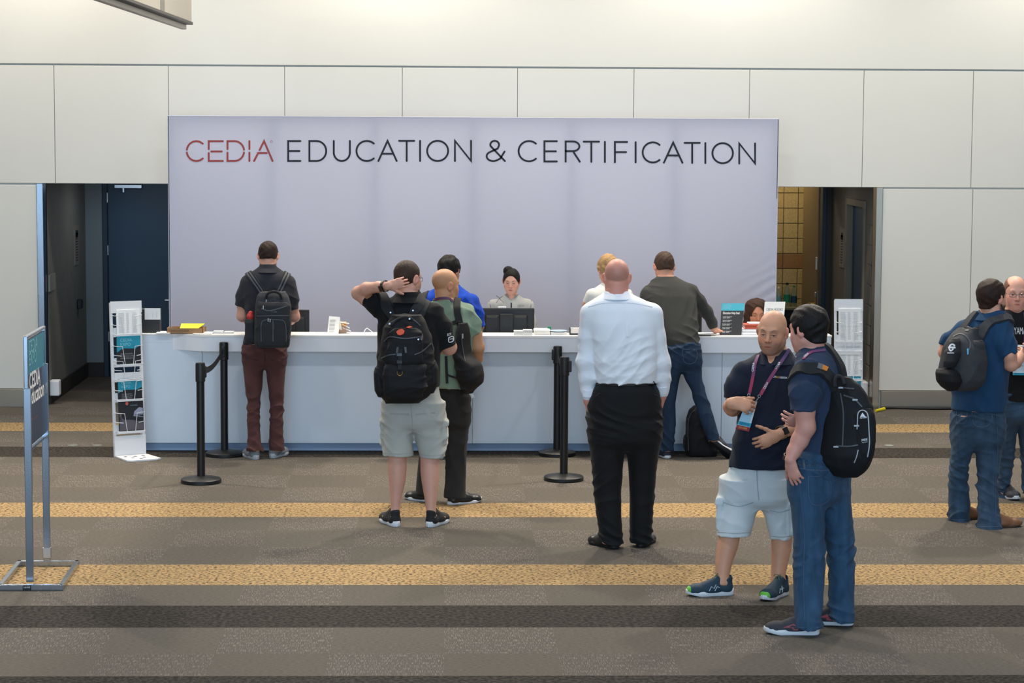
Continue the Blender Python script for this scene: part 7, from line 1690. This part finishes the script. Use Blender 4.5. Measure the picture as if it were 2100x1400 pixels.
# shirt back seams on the white dress shirt
ribbon('yoke_seam', [C7['shirt']], [(1206, 629), (1235, 622), (1265, 621), (1300, 622), (1338, 629)], .006, .001, cloth('poplin_seam', (206, 212, 220)), C7['shirt_o'], .0005)
ribbon('box_pleat', [C7['shirt']], [(1283, 622), (1285, 650), (1287, 690)], .022, .001, C7['shirt_o'].data.materials[0], C7['shirt_o'], .0005)
for x, y in ((1206, 806), (1357, 800)):
    ribbon('cuff', [C7['shirt']], [(x - 10, y), (x, y + 2), (x + 10, y)], .05, .0015, C7['shirt_o'].data.materials[0], C7['shirt_o'], .001)
# trouser details
M_STITCH = mat('stitching', (120, 104, 82), .8); M_SEAMB = mat('seam_blue', (66, 82, 104), .8)
def jpocket(G, pts, m=M_SEAMB): ribbon('pocket_seam', [G['pants']], pts + [pts[0]], .0045, .001, m, G['pants_o'], .0005, n=5)
jpocket(C11, [(1658, 976), (1700, 980), (1702, 1022), (1680, 1036), (1660, 1026)]); ribbon('side_seam', [C11['pants']], [(1640, 985), (1645, 1040), (1650, 1100), (1648, 1180), (1650, 1270)], .004, .001, M_SEAMB, C11['pants_o'], .0005)
ribbon('waistband', [C11['pants']], [(1622, 955), (1650, 962), (1690, 964), (1736, 960)], .006, .001, M_SEAMB, C11['pants_o'], .0005); ribbon('belt_loop', [C11['pants']], [(1648, 942), (1649, 952), (1650, 962)], .014, .003, M_SEAMB, C11['pants_o'], .0005)
jpocket(C12, [(1993, 838), (2032, 842), (2031, 868), (2012, 876), (1996, 868)]); jpocket(C12, [(1962, 838), (1982, 838), (1982, 864), (1970, 868), (1962, 862)]); ribbon('side_seam', [C12['pants']], [(2044, 850), (2046, 920), (2042, 990), (2042, 1070)], .004, .001, M_SEAMB, C12['pants_o'], .0005)
for G, x0_, x1_, y in ((C12, 1948, 1984, 1065), (C12, 2008, 2050, 1079), (C11, 1634, 1680, 1286)): ribbon('hem_seam', [G['pants']], [(x0_, y), ((x0_ + x1_) / 2, y + 1), (x1_, y)], .006, .001, M_SEAMB, G['pants_o'], .0005)
jpocket(C8, [(1400, 716), (1428, 718), (1427, 740), (1414, 746), (1402, 740)])
for pl in ([(1222, 812), (1230, 806)], [(1341, 808), (1350, 812)]): ribbon('pocket_welt', [C7['pants']], pl, .008, .001, mat('black_welt', (40, 40, 42), .5), C7['pants_o'], .0005, n=3)
ribbon('belt', [C7['pants']], [(1224, 785), (1250, 786), (1284, 786.5), (1320, 786), (1344, 785)], .035, .002, LEATHB, C7['pants_o'], .001)
for x in (846,): ribbon('centre_seam', [C2['pants']], [(843, 830), (845, 860), (846, 886)], .004, .001, cloth('stone_seam', (160, 158, 148)), C2['pants_o'], .0005)
for pl in ([(800, 848), (838, 850)], [(852, 850), (892, 846)]): ribbon('pocket_flap', [C2['pants']], pl, .012, .0015, cloth('stone_seam', (160, 158, 148)), C2['pants_o'], .0005, n=5)
for G, pl in ((C2, [(786, 929), (815, 931), (846, 929)]), (C2, [(864, 932), (888, 934), (911, 931)]), (C10, [(1472, 1091), (1505, 1093), (1538, 1092)]), (C10, [(1581, 1099), (1602, 1101), (1620, 1099)])): ribbon('hem_seam', [G['pants']], pl, .004, .001, cloth('stone_seam', (160, 158, 148)), G['pants_o'], .0005)
ribbon('fly_seam', [C10['pants']], [(1552, 960), (1553, 990), (1556, 1025)], .006, .001, cloth('pale_seam', (160, 170, 174)), C10['pants_o'], .0005)
for pl in ([(1484, 1030), (1515, 1038), (1545, 1030)], [(1578, 1046), (1600, 1050), (1620, 1044)]): ribbon('pocket_seam', [C10['pants']], pl, .005, .001, cloth('pale_seam', (160, 170, 174)), C10['pants_o'], .0005)
ribbon('crease_seam', [A['pants']], [(542, 712), (543, 730), (543, 748)], .005, .001, cloth('maroon_seam', (66, 40, 40)), A['pants_o'], .0005)
for pl in ([(505, 735), (530, 738)], [(556, 738), (581, 735)]): ribbon('pocket_welt', [A['pants']], pl, .008, .001, cloth('maroon_seam', (66, 40, 40)), A['pants_o'], .0005, n=4)

# ---- watches, glasses, socks
def watch(G, a, c, r, fpx, mb_, mf, w=.022, fs=(.036, .014, .042)):
    Y = G['Y']; P0, P1_ = V3(a, Y), V3(c, Y); dv = unit(P1_ - P0); mid = (P0 + P1_) / 2; u = unit(np.cross(dv, [0, 0, 1.0])); v = np.cross(dv, u); b2 = MB()
    n = 26; V = []; Fc = []
    for i in range(n):
        t = 2 * math.pi * i / n; e = math.cos(t) * u + math.sin(t) * v
        for s_, rr in ((-1, r), (-1, r + .004), (1, r + .004), (1, r)): V.append(mid + dv * s_ * w / 2 + e * rr)
    for i in range(n):
        i2 = (i + 1) % n
        for j in range(4): Fc.append((i * 4 + j, i * 4 + (j + 1) % 4, i2 * 4 + (j + 1) % 4, i2 * 4 + j))
    b2.add(V, Fc); o = b2.out('watch', mb_, G['me'], smooth=True)
    e = unit(at(*fpx, mid[1] - .05) - mid); e = unit(e - dv * e.dot(dv)); Rw = np.stack([dv, e, np.cross(dv, e)], 1)
    MB().box(mid + e * (r + .006), fs, .004, Rw).out('watch_face', mf, o); return o
watch(C2, (786, 587, -.155), (793, 586.3, -.18), .036, (790.5, 590), M_BLACKP, mat('black_glass', (10, 10, 12), .1))
watch(C10, (1606, 885, -.22), (1599, 888, -.235), .039, (1600, 888), mat('steel_mesh_band', (120, 116, 108), .4, .7), mat('black_glass', (10, 10, 12)))
watch(C11, (1622, 935, -.155), (1620, 943, -.15), .038, (1610, 930), M_BLACKP, M_BLACKP, .03, (.02, .006, .03))
def glasses(G, m):
    c, R, s = G['hc'], G['hR'], G['hs']; P = lambda x, y, z: c + R @ (np.array([x, y, z]) * s); b2 = MB()
    for q in (-1, 1):
        b2.tube([P(q * (.033 + .024 * math.cos(t)), .101 - .01 * abs(math.cos(t)) * (q * math.cos(t) * q > 0), .001 + .0165 * math.sin(t)) for t in np.linspace(0, 6.28, 24)[:-1]], .0014, 5, closed=True)
        b2.tube([P(q * .057, .09, .006), P(q * .078, .06, .009), P(q * .081, -.005, .012), P(q * .08, -.025, -.004)], .0018, 5)
    b2.tube([P(-.009, .102, .006), P(0, .105, .009), P(.009, .102, .006)], .0014, 5); return b2.out('glasses', m, G['me'], smooth=True)
glasses(C2, mat('dark_frame', (34, 30, 30), .3, .3)); glasses(C13, mat('thin_frame', (150, 140, 135), .25, .7))
sk = SDF(); sk.u(cone(at(1481, 1200, 13.54), at(1481, 1185, 13.54), .046, .044, cut=True)); sdf_obj('sock', sk, cloth('white_sock', (214, 216, 218)), C10['me'], .004)
sk = SDF(); sk.u(cone(at(1596, 1202, 13.525), at(1596, 1191, 13.525), .046, .044, cut=True)); sdf_obj('sock', sk, cloth('white_sock', (214, 216, 218)), C10['me'], .004)
